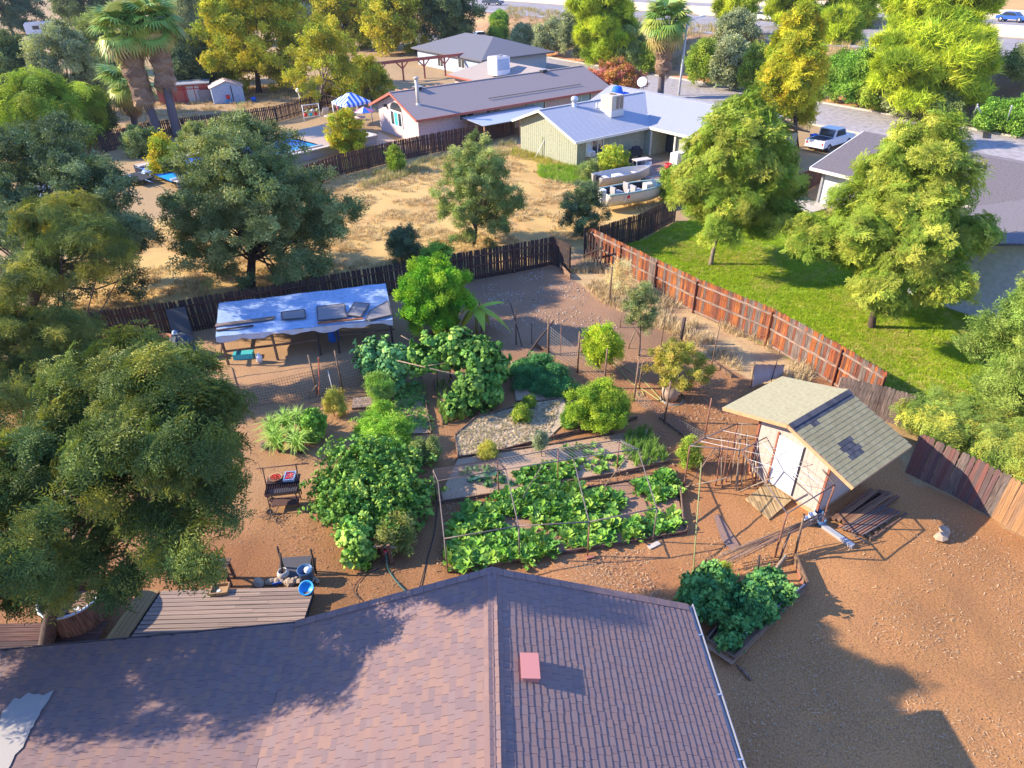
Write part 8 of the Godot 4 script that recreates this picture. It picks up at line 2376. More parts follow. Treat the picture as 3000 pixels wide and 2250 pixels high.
	board("crossbar", Vector3(-0.3, 0.72, 0), Vector3(0.35, 0.66, 0.02), 0.05, 0.05, M["stick"], tp)
	pole("pipe", Vector3(0.05, 0, 0.08), Vector3(0.05, 0.55, 0.08), 0.02, 0.02, M["galvanised"], tp)
	lathe("handle", Vector3(0.05, 0.58, 0.08), [Vector2(0.001, 0.02), Vector2(0.06, 0.01), Vector2(0.06, -0.01), Vector2(0.001, -0.02)], M["red"], tp, 8)
	var to := tp.position
	var h1 := thing("green_hose", "dark green hose running from the tap to our roof", "hose", to)
	wire("hose", smooth_path([Vector3(0.05, 0.5, 0.1), Vector3(0.1, 0.15, 0.3), v3(-3.85,0.03,-13.96) - to, v3(-3.56,0.03,-13.56) - to, v3(-3.19,0.03,-13.15) - to]), 0.025, M["hose_green"], h1)
	var h2 := thing("black_hose", "thin black hose curving left of the tap", "hose", to)
	wire("hose", smooth_path([Vector3(0.0, 0.3, 0.1), v3(-4.31,0.03,-14.16) - to, v3(-4.69,0.03,-13.90) - to, v3(-4.87,0.03,-13.55) - to, v3(-4.86,0.03,-13.29) - to, v3(-4.63,0.03,-13.02) - to]), 0.014, M["hose_dark"], h2)
	var h3 := thing("black_hose", "thin black hose running beside the left end of the pipe frame", "hose", to)
	wire("hose", smooth_path([v3(-2.66,0.06,-16.93) - to, v3(-2.67,0.03,-15.66) - to, v3(-2.78,0.03,-14.67) - to, v3(-2.90,0.03,-13.66) - to, v3(-2.95,0.03,-13.32) - to]), 0.016, M["hose_dark"], h3)
	var h4 := thing("garden_hose", "long pale green hose lying between citrus tree and clay barrel", "hose", v3(4.47,0.0,-26.16))
	var ho := h4.position
	wire("hose", smooth_path([Vector3(0, 0.03, 0), v3(4.87,0.03,-25.29) - ho, v3(5.17,0.03,-24.32) - ho, v3(5.70,0.03,-23.57) - ho, v3(6.07,0.03,-22.96) - ho, v3(6.30,0.03,-22.68) - ho]), 0.02, M["hose"], h4)
	wire("hose", smooth_path([v3(4.62,0.03,-26.18) - ho, v3(5.15,0.03,-25.47) - ho, v3(5.67,0.03,-24.56) - ho, v3(6.03,0.03,-23.56) - ho, v3(6.26,0.03,-22.75) - ho]), 0.018, M["hose"], h4)
	wire("hose_loop", smooth_path([v3(5.50,0.03,-23.58) - ho, v3(5.30,0.04,-23.47) - ho, v3(5.31,0.04,-23.19) - ho, v3(5.55,0.04,-23.28) - ho, v3(5.52,0.04,-23.57) - ho]), 0.018, M["hose"], h4)
	wire("hose", smooth_path([v3(7.20,0.03,-23.33) - ho, v3(7.13,0.03,-22.91) - ho, v3(6.90,0.03,-22.52) - ho, v3(6.68,0.03,-22.40) - ho]), 0.018, M["hose"], h4)
	var cb := thing("clay_barrel", "large pale clay barrel planter under the peach tree", "barrel planter", v3(6.60,0.0,-22.98))
	lathe("body", Vector3.ZERO, [Vector2(0.001, 0), Vector2(0.30, 0.0), Vector2(0.37, 0.4), Vector2(0.34, 0.78), Vector2(0.30, 0.78), Vector2(0.31, 0.66), Vector2(0.001, 0.66)], M["paving"], cb, 20)
	lathe("wire_guard", Vector3(0.1, 0, 0), [Vector2(0.52, 0.0), Vector2(0.50, 0.1)], M["wire"], cb, 20)
	var gr := thing("greens_crate", "plank platform lying at the left of the light green bush", "platform", v3(-6.26,0.0,-23.23), 0.1)
	for i in 5:
		block("plank", Vector3(0, 0.09, -0.3 + i * 0.15), Vector3(0.95, 0.03, 0.14), pick("deck"), gr)
	block("front_board", Vector3(0, 0.05, 0.4), Vector3(0.95, 0.12, 0.03), pick("bed_board"), gr)
	# junk along the back fence at the left
	var tc2 := thing("terracotta_barrel", "big terracotta coloured tub among junk by the back fence", "tub", v3(-16.80,0.0,-28.45))
	lathe("body", Vector3.ZERO, [Vector2(0.001, 0), Vector2(0.30, 0), Vector2(0.40, 0.62), Vector2(0.36, 0.62), Vector2(0.27, 0.06), Vector2(0.001, 0.06)], M["terracotta"], tc2, 18)
	var dc := thing("dark_tarp_heap", "heap of dark tarps and netting by the back fence", "tarp heap", v3(-15.52,0.0,-27.59))
	heap("cover", [Vector2(0.8, 0), Vector2(0.65, 0.4), Vector2(0.5, 0.85), Vector2(0.25, 1.15), Vector2(0.001, 1.2)], M["dark_cloth"], dc, Vector3.ZERO, 1.1, 0.8)
	heap("fold", [Vector2(0.5, 0), Vector2(0.42, 0.4), Vector2(0.2, 0.75), Vector2(0.001, 0.8)], M["dark_cloth"], dc, Vector3(-0.7, 0, 0.1), 1.0, 0.7)
	var lf := thing("leaning_screen", "dark mesh screen leaning on the back fence left of the shelter", "screen", v3(-16.26,0.0,-29.06))
	board("panel", Vector3(0.1, 0, 0), Vector3(-0.1, 1.6, -0.5), 1.0, 0.04, M["dark_cloth"], lf, Vector3(0, 0, 1))
	var pp := thing("white_sack", "white sack wedged beside the terracotta tub", "sack", v3(-16.41,0.0,-28.89))
	lathe("body", Vector3.ZERO, [Vector2(0.001, 0), Vector2(0.2, 0.05), Vector2(0.24, 0.35), Vector2(0.1, 0.7), Vector2(0.001, 0.75)], M["tarp"], pp, 9)
	var bl := thing("plank_stack", "stack of grey planks by the back fence behind the ash tree", "lumber", v3(-18.74,0.0,-27.54), 0.35)
	for i in 8:
		block("plank", Vector3(rf(-0.1, 0.1), 0.05 + 0.05 * (i / 4), -0.3 + 0.17 * (i % 4)), Vector3(2.2, 0.04, 0.15), pick("fence_grey"), bl)
	# grey cloth screen beside the shed
	var gc := thing("grey_cloth_screen", "grey fabric screen hung between rods behind the shed", "screen", v3(10.21,0.0,-23.65))
	var go := gc.position
	var s3 := begin(true)
	var q0 := Vector3(0, 0.05, 0)
	var q1 := v3(11.83,0.0,-24.42) - go + Vector3(0, 0.05, 0)
	for i in 14:
		for j in 5:
			var f := func(u: int, v: int) -> Vector3:
				var t := u / 14.0
				var y2 := v / 5.0 * (1.15 - t * 0.55)
				return q0.lerp(q1, t) + Vector3(0, y2, 0.03 * sin(u * 1.9 + v) + 0.05 * sin(v * 1.3))
			quad(s3, f.call(i, j), f.call(i, j + 1), f.call(i + 1, j + 1), f.call(i + 1, j))
	obj("cloth", s3, M["grey_cloth"], gc)
	pole("rod", q0 - Vector3(0, 0.1, 0), q0 + Vector3(-0.05, 1.25, 0), 0.02, 0.02, M["stake_dark"], gc)
	pole("rod", q0.lerp(q1, 0.62) - Vector3(0, 0.1, -0.06), q0.lerp(q1, 0.66) + Vector3(0.03, 1.5, 0.06), 0.018, 0.018, M["stake_dark"], gc)
	# lumber by the shed
	var lp := thing("lumber_pile", "pile of long brown planks along the right wall of the shed", "lumber", v3(11.88,0.0,-16.56))
	var lo := lp.position
	for i in 9:
		var a := v3(10.48,0.05,-15.69) - lo + Vector3(i % 5 * 0.13 - 0.1, 0.05 + 0.06 * (i / 5), i % 5 * 0.075)
		var b := v3(12.47,0.05,-17.01) - lo + Vector3(i % 5 * 0.13 - 0.1 + rf(-0.2, 0.3), 0.05 + 0.06 * (i / 5), i % 5 * 0.075)
		board("plank", a, b, 0.13, 0.045, pick("lumber"), lp)
	var pi := thing("pipe_stack", "row of long brown pipes lying on a pallet by the shed", "pipes", v3(11.14,0.0,-15.61))
	lo = pi.position
	for i in 8:
		var a := v3(10.39,0.14,-15.29) - lo + Vector3(i * 0.085, 0, i * 0.05)
		var b := v3(12.26,0.14,-16.28) - lo + Vector3(i * 0.06, 0, i * 0.05)
		pole("pipe", a, b, 0.032, 0.032, M["pipe"] if i % 3 else M["pipe_rust"], pi)
	var pl := thing("pallet", "broken timber pallet under the brown pipes", "pallet", v3(11.61,0.0,-15.63))
	lo = pl.position
	for i in 5:
		board("slat", v3(10.69,0.07,-15.14) - lo + Vector3(i * 0.27, 0, -i * 0.2), v3(11.01,0.07,-14.69) - lo + Vector3(i * 0.27, 0, -i * 0.2), 0.1, 0.025, pick("bed_board"), pl)
	for i in 2:
		board("runner", v3(10.72,0.03,-15.18) - lo + Vector3(i * 0.5, 0, i * 0.33), v3(12.44,0.03,-16.28) - lo + Vector3(i * 0.5, 0, i * 0.33), 0.07, 0.06, pick("bed_board"), pl)
	var gb := board("grey_beam", v3(9.92,0.07,-15.54), v3(10.54,0.07,-14.55), 0.16, 0.12, M["galvanised"], self)
	tag(gb, "grey metal beam lying in front of the pipes", "beam")
	var bu := thing("metal_buckets", "cluster of grey buckets at the front corner of the shed", "buckets", v3(9.72,0.0,-15.76))
	for e in [Vector3(0, 0, 0), Vector3(0.26, 0, -0.12), Vector3(-0.22, 0, 0.18), Vector3(0.2, 0, 0.22)]:
		lathe("bucket", e, [Vector2(0.001, 0), Vector2(0.11, 0), Vector2(0.15, 0.28), Vector2(0.13, 0.28), Vector2(0.1, 0.03), Vector2(0.001, 0.03)], M["galvanised"] if e.x < 0.1 else M["bucket_blue"], bu, 12)
	# flat slab in the dirt
	soil_patch("stone_slab", "dark stone slab path left of the bamboo bundle", [v3(6.58,0.0,-16.05), v3(6.78,0.0,-16.15), v3(7.05,0.0,-14.74), v3(6.75,0.0,-14.46), v3(6.54,0.0,-14.96)], 0.05, M["slab_dark"])
	for r in [[v3(13.68,0.0,-15.06), 0.42, "upper of two tan rocks on the sunny dirt"], [v3(13.42,0.0,-14.79), 0.46, "lower of two tan rocks on the sunny dirt"]]:
		var s := shape("garden_rock", meshes["stone_1"], M["rock"], self, Transform3D(turned(Vector3.UP + rdir() * 0.3, r[1]), r[0] + Vector3(0, 0.12, 0)))
		tag(s, r[2], "rock")
	var brick := block("brick", v3(2.29,0.05,-14.40), Vector3(0.26, 0.08, 0.11), M["terracotta"], self, 0.3)
	tag(brick, "loose red brick at the foot of a pipe frame leg", "brick")
	var wedge := block("wood_block", v3(0.32,0.05,-14.02), Vector3(0.09, 0.1, 0.2), pick("bed_board"), self, 0.2)
	tag(wedge, "small wood block in front of the front bed board", "block")
	var ps := block("paving_piece", v3(4.37,0.04,-14.84), Vector3(0.42, 0.06, 0.16), M["concrete"], self, 0.5)
	tag(ps, "pale flat paving piece at the right front pipe leg", "paver")
	# raised planter at the bottom right
	var rp := thing("raised_planter", "raised planter of timber boards at the bottom right of the roof", "planter", v3(5.61,0.0,-10.58))
	lo = rp.position
	for e in [[v3(5.62,0.0,-10.62), v3(8.47,0.0,-12.95), 0.36], [v3(5.06,0.0,-11.19), v3(5.62,0.0,-10.62), 0.36], [v3(8.47,0.0,-12.95), v3(8.52,0.0,-14.08), 0.36], [v3(5.06,0.0,-11.19), v3(6.45,0.0,-12.62), 0.3]]:
		for k in 2:
			board("plank", e[0] - lo + Vector3(0, 0.09 + k * 0.175, 0), e[1] - lo + Vector3(0, 0.09 + k * 0.175, 0), 0.045, 0.17, pick("bed_board"), rp)
	var sp := begin()
	quad(sp, v3(4.99,0.22,-11.04) - lo, v3(5.54,0.22,-10.47) - lo, v3(8.36,0.22,-12.78) - lo, v3(7.13,0.22,-13.17) - lo)
	obj("soil", sp, M["bed_soil"], rp)
	post_thing("metal_rod", "pale metal rod resting along the raised planter", "rod", v3(5.94,0.45,-11.17), v3(8.26,0.50,-12.78), 0.02, M["galvanised"])
	post_thing("fallen_board", "board lying on the ground beyond the raised planter", "board", v3(8.45,0.06,-12.94), v3(8.56,0.06,-14.16), 0.05, M["terracotta"])
	post_thing("fallen_board", "half buried board below the raised planter corner", "board", v3(5.73,0.04,-10.64), v3(5.97,0.03,-10.16), 0.05, M["stake"])
	post_thing("fallen_board", "dark plank leaning behind the dark bushes by the gutter", "board", v3(5.21,0.10,-11.50), v3(6.34,0.30,-12.19), 0.09, M["stake_dark"])

# ---------------------------------------------------------------- the neighbours' things
func hull(s: SurfaceTool, length: float, beam: float, depth: float, inner: float) -> void:
	# bow towards +x
	var rings: Array = []
	for i in 13:
		var f := i / 12.0
		var w := beam * 0.5 * (1.0 - pow(maxf(0.0, (f - 0.45) / 0.55), 2.2)) * (0.86 + 0.14 * minf(1.0, f * 4.0)) * inner
		var rise := depth * 0.22 * pow(f, 2.5)
		var keel := depth * 0.35 * pow(maxf(0.0, (f - 0.6) / 0.4), 2.0) + (1.0 - inner) * 0.6
		var x := (f - 0.5) * length * (inner if inner < 1.0 else 1.0)
		rings.append([Vector3(x, depth + rise, w), Vector3(x, depth * 0.45 + rise * 0.6, w * 0.92), Vector3(x, keel, w * 0.5), Vector3(x, keel - 0.05 * inner, 0), Vector3(x, keel, -w * 0.5), Vector3(x, depth * 0.45 + rise * 0.6, -w * 0.92), Vector3(x, depth + rise, -w)])
	for i in 12:
		for k in 6:
			quad(s, rings[i][k], rings[i + 1][k], rings[i + 1][k + 1], rings[i][k + 1])
	for k in range(1, 6):
		tri(s, rings[0][0], rings[0][k], rings[0][k + 1])

func gunwale(parent: Node, length: float, beam: float, depth: float, m: Material, r: float) -> void:
	for e in [-1.0, 1.0]:
		var pts: Array = []
		for i in 13:
			var f := i / 12.0
			var w := beam * 0.5 * (1.0 - pow(maxf(0.0, (f - 0.45) / 0.55), 2.2)) * (0.86 + 0.14 * minf(1.0, f * 4.0))
			pts.append(Vector3((f - 0.5) * length, depth + depth * 0.22 * pow(f, 2.5), w * e))
		wire("gunwale", pts, r, m, parent, 6)

func car(label: String, category: String, at: Vector3, turn: float, paint: Material, pickup: bool) -> Node3D:
	var t := thing("parked_car" if not pickup else "pickup_truck", label, category, at, turn)
	var s := begin()
	var L := 2.7 if pickup else 2.25
	var body := [Vector2(-L, 0.45), Vector2(L, 0.42), Vector2(L + 0.05, 0.75), Vector2(L - 0.1, 0.95), Vector2(L - 1.3, 1.05), Vector2(-L, 1.08)] if pickup else [Vector2(-L, 0.42), Vector2(L, 0.38), Vector2(L + 0.03, 0.62), Vector2(L - 0.15, 0.78), Vector2(L - 1.1, 0.9), Vector2(-L + 0.3, 0.95), Vector2(-L, 0.85)]
	gable_wall(s, body, 0.9, -0.9)
	obj("body", s, paint, t)
	var c := begin()
	var cab := [Vector2(-0.9, 1.05), Vector2(1.35, 1.03), Vector2(0.75, 1.72), Vector2(-0.7, 1.76)] if pickup else [Vector2(-1.7, 0.92), Vector2(1.15, 0.88), Vector2(0.4, 1.42), Vector2(-1.1, 1.45)]
	gable_wall(c, cab, 0.78, -0.78)
	obj("cabin", c, paint, t)
	for e in [-0.79, 0.79]:
		var g := begin()
		var ins: Array = []
		var mid := Vector2.ZERO
		for p in cab:
			mid += p / 4.0
		for p in cab:
			ins.append(mid + (p - mid) * 0.82)
		quad(g, Vector3(ins[0].x, ins[0].y, e * 1.006), Vector3(ins[1].x, ins[1].y, e * 1.006), Vector3(ins[2].x, ins[2].y, e * 1.006), Vector3(ins[3].x, ins[3].y, e * 1.006))
		obj("side_window", g, M["glass"], t)
	for k in [[1, 2, "windscreen"], [3, 0, "rear_window"]]:
		var p: Vector2 = cab[k[0]]
		var q: Vector2 = cab[k[1]]
		var n := Vector2(p.y - q.y, q.x - p.x).normalized() * -0.012
		if n.x * (1.0 if k[0] == 1 else -1.0) < 0:
			n = -n
		var g := begin()
		var p2 := p.lerp(q, 0.1) + n
		var q2 := p.lerp(q, 0.9) + n
		quad(g, Vector3(p2.x, p2.y, 0.7), Vector3(q2.x, q2.y, 0.66), Vector3(q2.x, q2.y, -0.66), Vector3(p2.x, p2.y, -0.7))
		obj(k[2], g, M["glass"], t)
	if pickup:
		block("cargo_bed", Vector3(-1.75, 1.085, 0), Vector3(1.6, 0.02, 1.5), M["dark"], t)
	for x in [-L * 0.62, L * 0.62]:
		for z in [-0.82, 0.82]:
			lathe_wheel(t, Vector3(x, 0.36, z), 0.36, 0.24)
	for z in [-0.65, 0.65]:
		block("headlight", Vector3(L + 0.02, 0.72, z), Vector3(0.06, 0.14, 0.3), M["white"], t)
		block("tail_light", Vector3(-L - 0.005, 0.8, z * 1.15), Vector3(0.04, 0.2, 0.14), M["red"], t)
	block("bumper", Vector3(L + 0.03, 0.5, 0), Vector3(0.1, 0.14, 1.7), M["grey"], t)
	return t

func neighbour_things() -> void:
	rng.seed = 95
	# aluminium boat on its trailer
	var p := v3(9.02,0.30,-51.62)
	var q := v3(10.71,0.90,-52.12)
	var turn := -0.62
	var b := thing("aluminium_boat", "open aluminium boat with bench seats on a trailer", "boat", p, 0.42)
	var s := begin(true)
	hull(s, 4.9, 1.75, 0.75, 1.0)
	obj("hull", s, M["alu"], b).position.y = 0.35
	s = begin(true)
	hull(s, 4.8, 1.65, 0.73, 0.985)
	obj("inner_hull", s, M["alu"], b).position.y = 0.38
	gunwale(b, 4.9, 1.75, 0.75, M["galvanised"], 0.035)
	for c in b.get_children():
		if str(c.name).begins_with("gunwale"):
			c.position.y = 0.35
	for x in [-1.5, -0.2, 1.1]:
		block("bench", Vector3(x, 0.86, 0), Vector3(0.32, 0.06, 1.5 if x < 1.0 else 1.2), M["off_white"], b)
	block("console", Vector3(-0.9, 0.9, 0.3), Vector3(0.5, 0.4, 0.5), M["white"], b)
	block("motor", Vector3(-2.5, 0.9, 0.1), Vector3(0.35, 0.6, 0.4), M["dark"], b)
	for z in [-0.8, 0.8]:
		lathe_wheel(b, Vector3(1.3, 0.28, z), 0.33, 0.2)
	pole("trailer_tongue", Vector3(0.5, 0.35, 0), Vector3(3.3, 0.35, 0), 0.05, 0.05, M["grey"], b)
	pole("winch_post", Vector3(2.6, 0.35, 0), Vector3(2.5, 1.1, 0), 0.05, 0.05, M["grey"], b)
	var f := thing("ski_boat", "old white and green motor boat full of seats beside the dark fence", "boat", v3(9.30,0.20,-47.66), 0.36)
	s = begin(true)
	hull(s, 5.3, 2.0, 0.95, 1.0)
	obj("hull", s, M["hull_white"], f).position.y = 0.25
	s = begin(true)
	hull(s, 5.1, 1.8, 0.93, 0.96)
	obj("inner_hull", s, M["dark"], f).position.y = 0.29
	gunwale(f, 5.3, 2.0, 0.95, M["hull_green"], 0.07)
	for c in f.get_children():
		if str(c.name).begins_with("gunwale"):
			c.position.y = 0.25
	var dk := begin()
	quad(dk, Vector3(1.0, 1.24, 0.85), Vector3(2.6, 1.42, 0.06), Vector3(2.6, 1.42, -0.06), Vector3(1.0, 1.24, -0.85))
	obj("foredeck", dk, M["hull_green"], f)
	for e in [Vector3(-0.2, 0.95, 0.4), Vector3(-0.3, 0.95, -0.45), Vector3(-1.6, 0.9, 0.0)]:
		block("seat", e, Vector3(0.7, 0.45, 0.6), M["seat_grey"], f, 0.1)
		block("seat_back", e + Vector3(-0.3, 0.35, 0), Vector3(0.12, 0.4, 0.6), M["seat_grey"], f, 0.1)
	block("console", Vector3(0.75, 1.25, 0.35), Vector3(0.6, 0.5, 0.6), M["off_white"], f)
	var ws := begin()
	quad(ws, Vector3(1.0, 1.25, 0.85), Vector3(0.7, 1.75, 0.7), Vector3(1.2, 1.8, 0.0), Vector3(1.7, 1.33, 0.0))
	obj("windscreen", ws, M["hull_white"], f)
	block("motor", Vector3(-2.75, 1.0, 0), Vector3(0.4, 0.8, 0.45), M["white"], f)
	block("red_cap", Vector3(-1.2, 0.95, 0.98), Vector3(0.2, 0.2, 0.1), M["red"], f)
	pole("pole", Vector3(-1.5, 0.6, 1.02), Vector3(-1.2, 1.5, 1.0), 0.04, 0.04, M["white"], f)
	# patio clutter
	var pv := v3(11.81,0.05,-56.08)
	soil_patch("back_patio", "concrete patio behind the green house", [v3(10.18,0.0,-59.29), v3(12.56,0.0,-60.12), v3(15.14,0.0,-58.81), v3(13.38,0.0,-54.38), v3(11.73,0.0,-53.63), v3(10.64,0.0,-55.96)], 0.05, M["slab_dark"])
	var gl := thing("patio_grill", "dark covered grill against the green wall", "grill", v3(11.43,0.0,-60.23), 0.4)
	block("body", Vector3(0, 0.65, 0), Vector3(1.1, 0.5, 0.55), M["dark"], gl)
	lathe("lid", Vector3(0, 0.9, 0), [Vector2(0.5, 0), Vector2(0.4, 0.25), Vector2(0.001, 0.32)], M["char"], gl, 10, 1.0, 0.6)
	for x in [-0.45, 0.45]:
		block("leg", Vector3(x, 0.2, 0), Vector3(0.08, 0.4, 0.4), M["dark"], gl)
	var tb := thing("patio_table", "low patio table with blue and white odds and ends", "table", v3(11.52,0.0,-57.69), 0.4)
	block("top", Vector3(0, 0.7, 0), Vector3(1.5, 0.06, 0.8), M["off_white"], tb)
	for i in 4:
		block("leg", Vector3(-0.65 if i % 2 else 0.65, 0.34, -0.3 if i > 1 else 0.3), Vector3(0.07, 0.68, 0.07), M["grey"], tb)
	for i in 7:
		var c := block("clutter_box", v3(11.58,0.0,-59.15) + Vector3(rf(-1.4, 1.2), 0.25, rf(-0.6, 2.4)), Vector3(rf(0.3, 0.6), rf(0.3, 0.6), rf(0.3, 0.5)), [M["dark"], M["white"], M["bucket_blue"], M["galvanised"]][i % 4], self, rf(0, 1))
		tag(c, ["dark", "white", "blue", "silver", "second dark", "second white", "second blue"][i] + " box in the clutter on the green house patio", "box", "clutter on the patio")
	var wm := thing("washing_machine", "white appliance standing by the patio door", "appliance", v3(14.63,0.0,-57.97), 0.6)
	block("body", Vector3(0, 0.55, 0), Vector3(1.0, 1.1, 0.8), M["white"], wm)
	block("door", Vector3(-0.2, 0.55, 0.41), Vector3(0.4, 0.8, 0.03), M["off_white"], wm)
	block("door", Vector3(0.26, 0.55, 0.41), Vector3(0.4, 0.8, 0.03), M["off_white"], wm)
	var jg := thing("red_bucket", "red bucket beside the white appliance", "bucket", v3(13.65,0.0,-56.92))
	lathe("body", Vector3.ZERO, [Vector2(0.001, 0), Vector2(0.24, 0), Vector2(0.32, 0.5), Vector2(0.27, 0.5), Vector2(0.2, 0.04), Vector2(0.001, 0.04)], M["red"], jg, 12)
	post_thing("fence_pipe", "thin upright pipe in front of the green gable wall", "pipe", v3(3.25,0.0,-61.51), v3(3.25,0.0,-61.51) + Vector3(0, 1.9, 0), 0.035, M["green_cane"])
	post_thing("fence_pipe", "pale pipe leaning on the green gable wall", "pipe", v3(2.54,0.0,-61.58), v3(2.54,0.0,-61.58) + Vector3(0.9, 1.6, 0.2), 0.03, M["white"])
	tree("lemon_bush", "round yellow green citrus bush in front of the green house wall", v3(9.06,0.0,-55.70), v3(8.91,1.09,-55.72), 1.29, 1.04, {"seed": 201, "cat": "bush", "pal": P_LIME + [Color(0.36, 0.33, 0.02)], "leaf": "broad", "clumps": 110, "per": 9, "cr": 0.35, "smin": 0.8, "smax": 1.3, "r": 0.06})
	tree("lawn_shrub", "bright green shrub at the fence beside the boats", v3(12.19,0.0,-48.03), v3(12.03,1.30,-48.08), 1.21, 1.50, {"seed": 202, "cat": "shrub", "pal": P_LIME, "leaf": "broad", "clumps": 110, "per": 9, "cr": 0.35, "smin": 0.8, "smax": 1.3, "r": 0.06})
	tree("weed_bush", "weedy bush growing at the corner of the green house", v3(6.82,0.0,-54.58), v3(6.75,0.80,-54.59), 0.90, 0.82, {"seed": 203, "cat": "shrub", "pal": P_OAKLIGHT, "leaf": "small", "clumps": 60, "per": 8, "cr": 0.4, "smin": 1.0, "smax": 1.6, "r": 0.03})
	# street side
	car("old white pickup with red trim parked beside the grey roof", "pickup truck", v3(29.63,0.0,-62.75), deg_to_rad(38), M["car_white"], true)
	var bins := thing("blue_bin", "blue wheeled rubbish bin beside the old white pickup", "rubbish bin", v3(28.28,0.0,-62.89), 0.4)
	var bs := begin()
	gable_wall(bs, [Vector2(-0.26, 0.08), Vector2(0.26, 0.08), Vector2(0.34, 1.02), Vector2(-0.34, 1.02)], 0.36, -0.36)
	obj("body", bs, M["bright_blue"], bins)
	shape("lid", unit_box, M["bright_blue"], bins, Transform3D(Basis(Vector3.RIGHT, 0.1) * Basis.from_scale(Vector3(0.74, 0.06, 0.8)), Vector3(0, 1.06, 0)))
	for x in [-0.26, 0.26]:
		lathe_wheel(bins, Vector3(x, 0.14, -0.34), 0.14, 0.08, PI / 2)
	var wb := thing("white_trailer", "small flat trailer behind the brown driveway fence", "trailer", v3(22.71,0.0,-51.91), 0.5)
	block("bed", Vector3(0, 0.45, 0), Vector3(2.2, 0.08, 1.3), M["grey"], wb)
	lathe_wheel(wb, Vector3(0.6, 0.25, 0.7), 0.25, 0.16)
	lathe_wheel(wb, Vector3(-0.6, 0.25, 0.7), 0.25, 0.16)
	pole("drawbar", Vector3(1.1, 0.45, 0), Vector3(2.3, 0.4, 0), 0.05, 0.05, M["white"], wb)
	var lm := thing("street_lamp", "tall pale street lamp pole at the kerb beside the palm", "street lamp", v3(21.84,0.0,-89.52))
	pole("pole", Vector3.ZERO, Vector3(0.1, 8.2, 0), 0.16, 0.09, M["lamp_grey"], lm, 10)
	pole("arm", Vector3(0.1, 8.1, 0), Vector3(1.9, 8.6, -1.0), 0.06, 0.05, M["lamp_grey"], lm)
	lathe("head", Vector3(2.1, 8.6, -1.1), [Vector2(0.001, 0.12), Vector2(0.3, 0.05), Vector2(0.26, -0.1), Vector2(0.001, -0.12)], M["lamp_grey"], lm, 10, 1.4, 0.7)
	car("dark blue grey pickup on the freeway at the top of the picture", "pickup truck", v3(-2.25,4.05,-190.60), deg_to_rad(-30), M["car_dark"], true)
	car("white car on the freeway left of the golden tree", "car", v3(46.78,4.05,-134.97), deg_to_rad(-58), M["car_white"], false)
	car("blue car on the far carriageway at the upper right", "car", v3(82.92,4.05,-122.15), deg_to_rad(-58), M["car_blue"], false)
	car("silver car on the far carriageway at the top right", "car", v3(85.08,4.05,-155.03), deg_to_rad(-58), M["galvanised"], false)
	for e in [[v3(46.64,0.60,-69.58), v3(44.78,2.60,-66.75), "left pale steel post of the broken fence on the bank"], [v3(47.37,0.60,-68.65), v3(44.17,2.60,-65.73), "bent pale steel post of the broken fence on the bank"], [v3(47.41,0.80,-65.66), v3(45.96,3.00,-63.78), "right pale steel post of the broken fence on the bank"]]:
		post_thing("steel_post", e[2], "post", e[0], e[1], 0.07, M["galvanised"], "fence posts on the far bank")
	car("white car parked in the trees at the top left of centre", "car", v3(-4.34,0.60,-150.61), 0.4, M["car_white"], false)

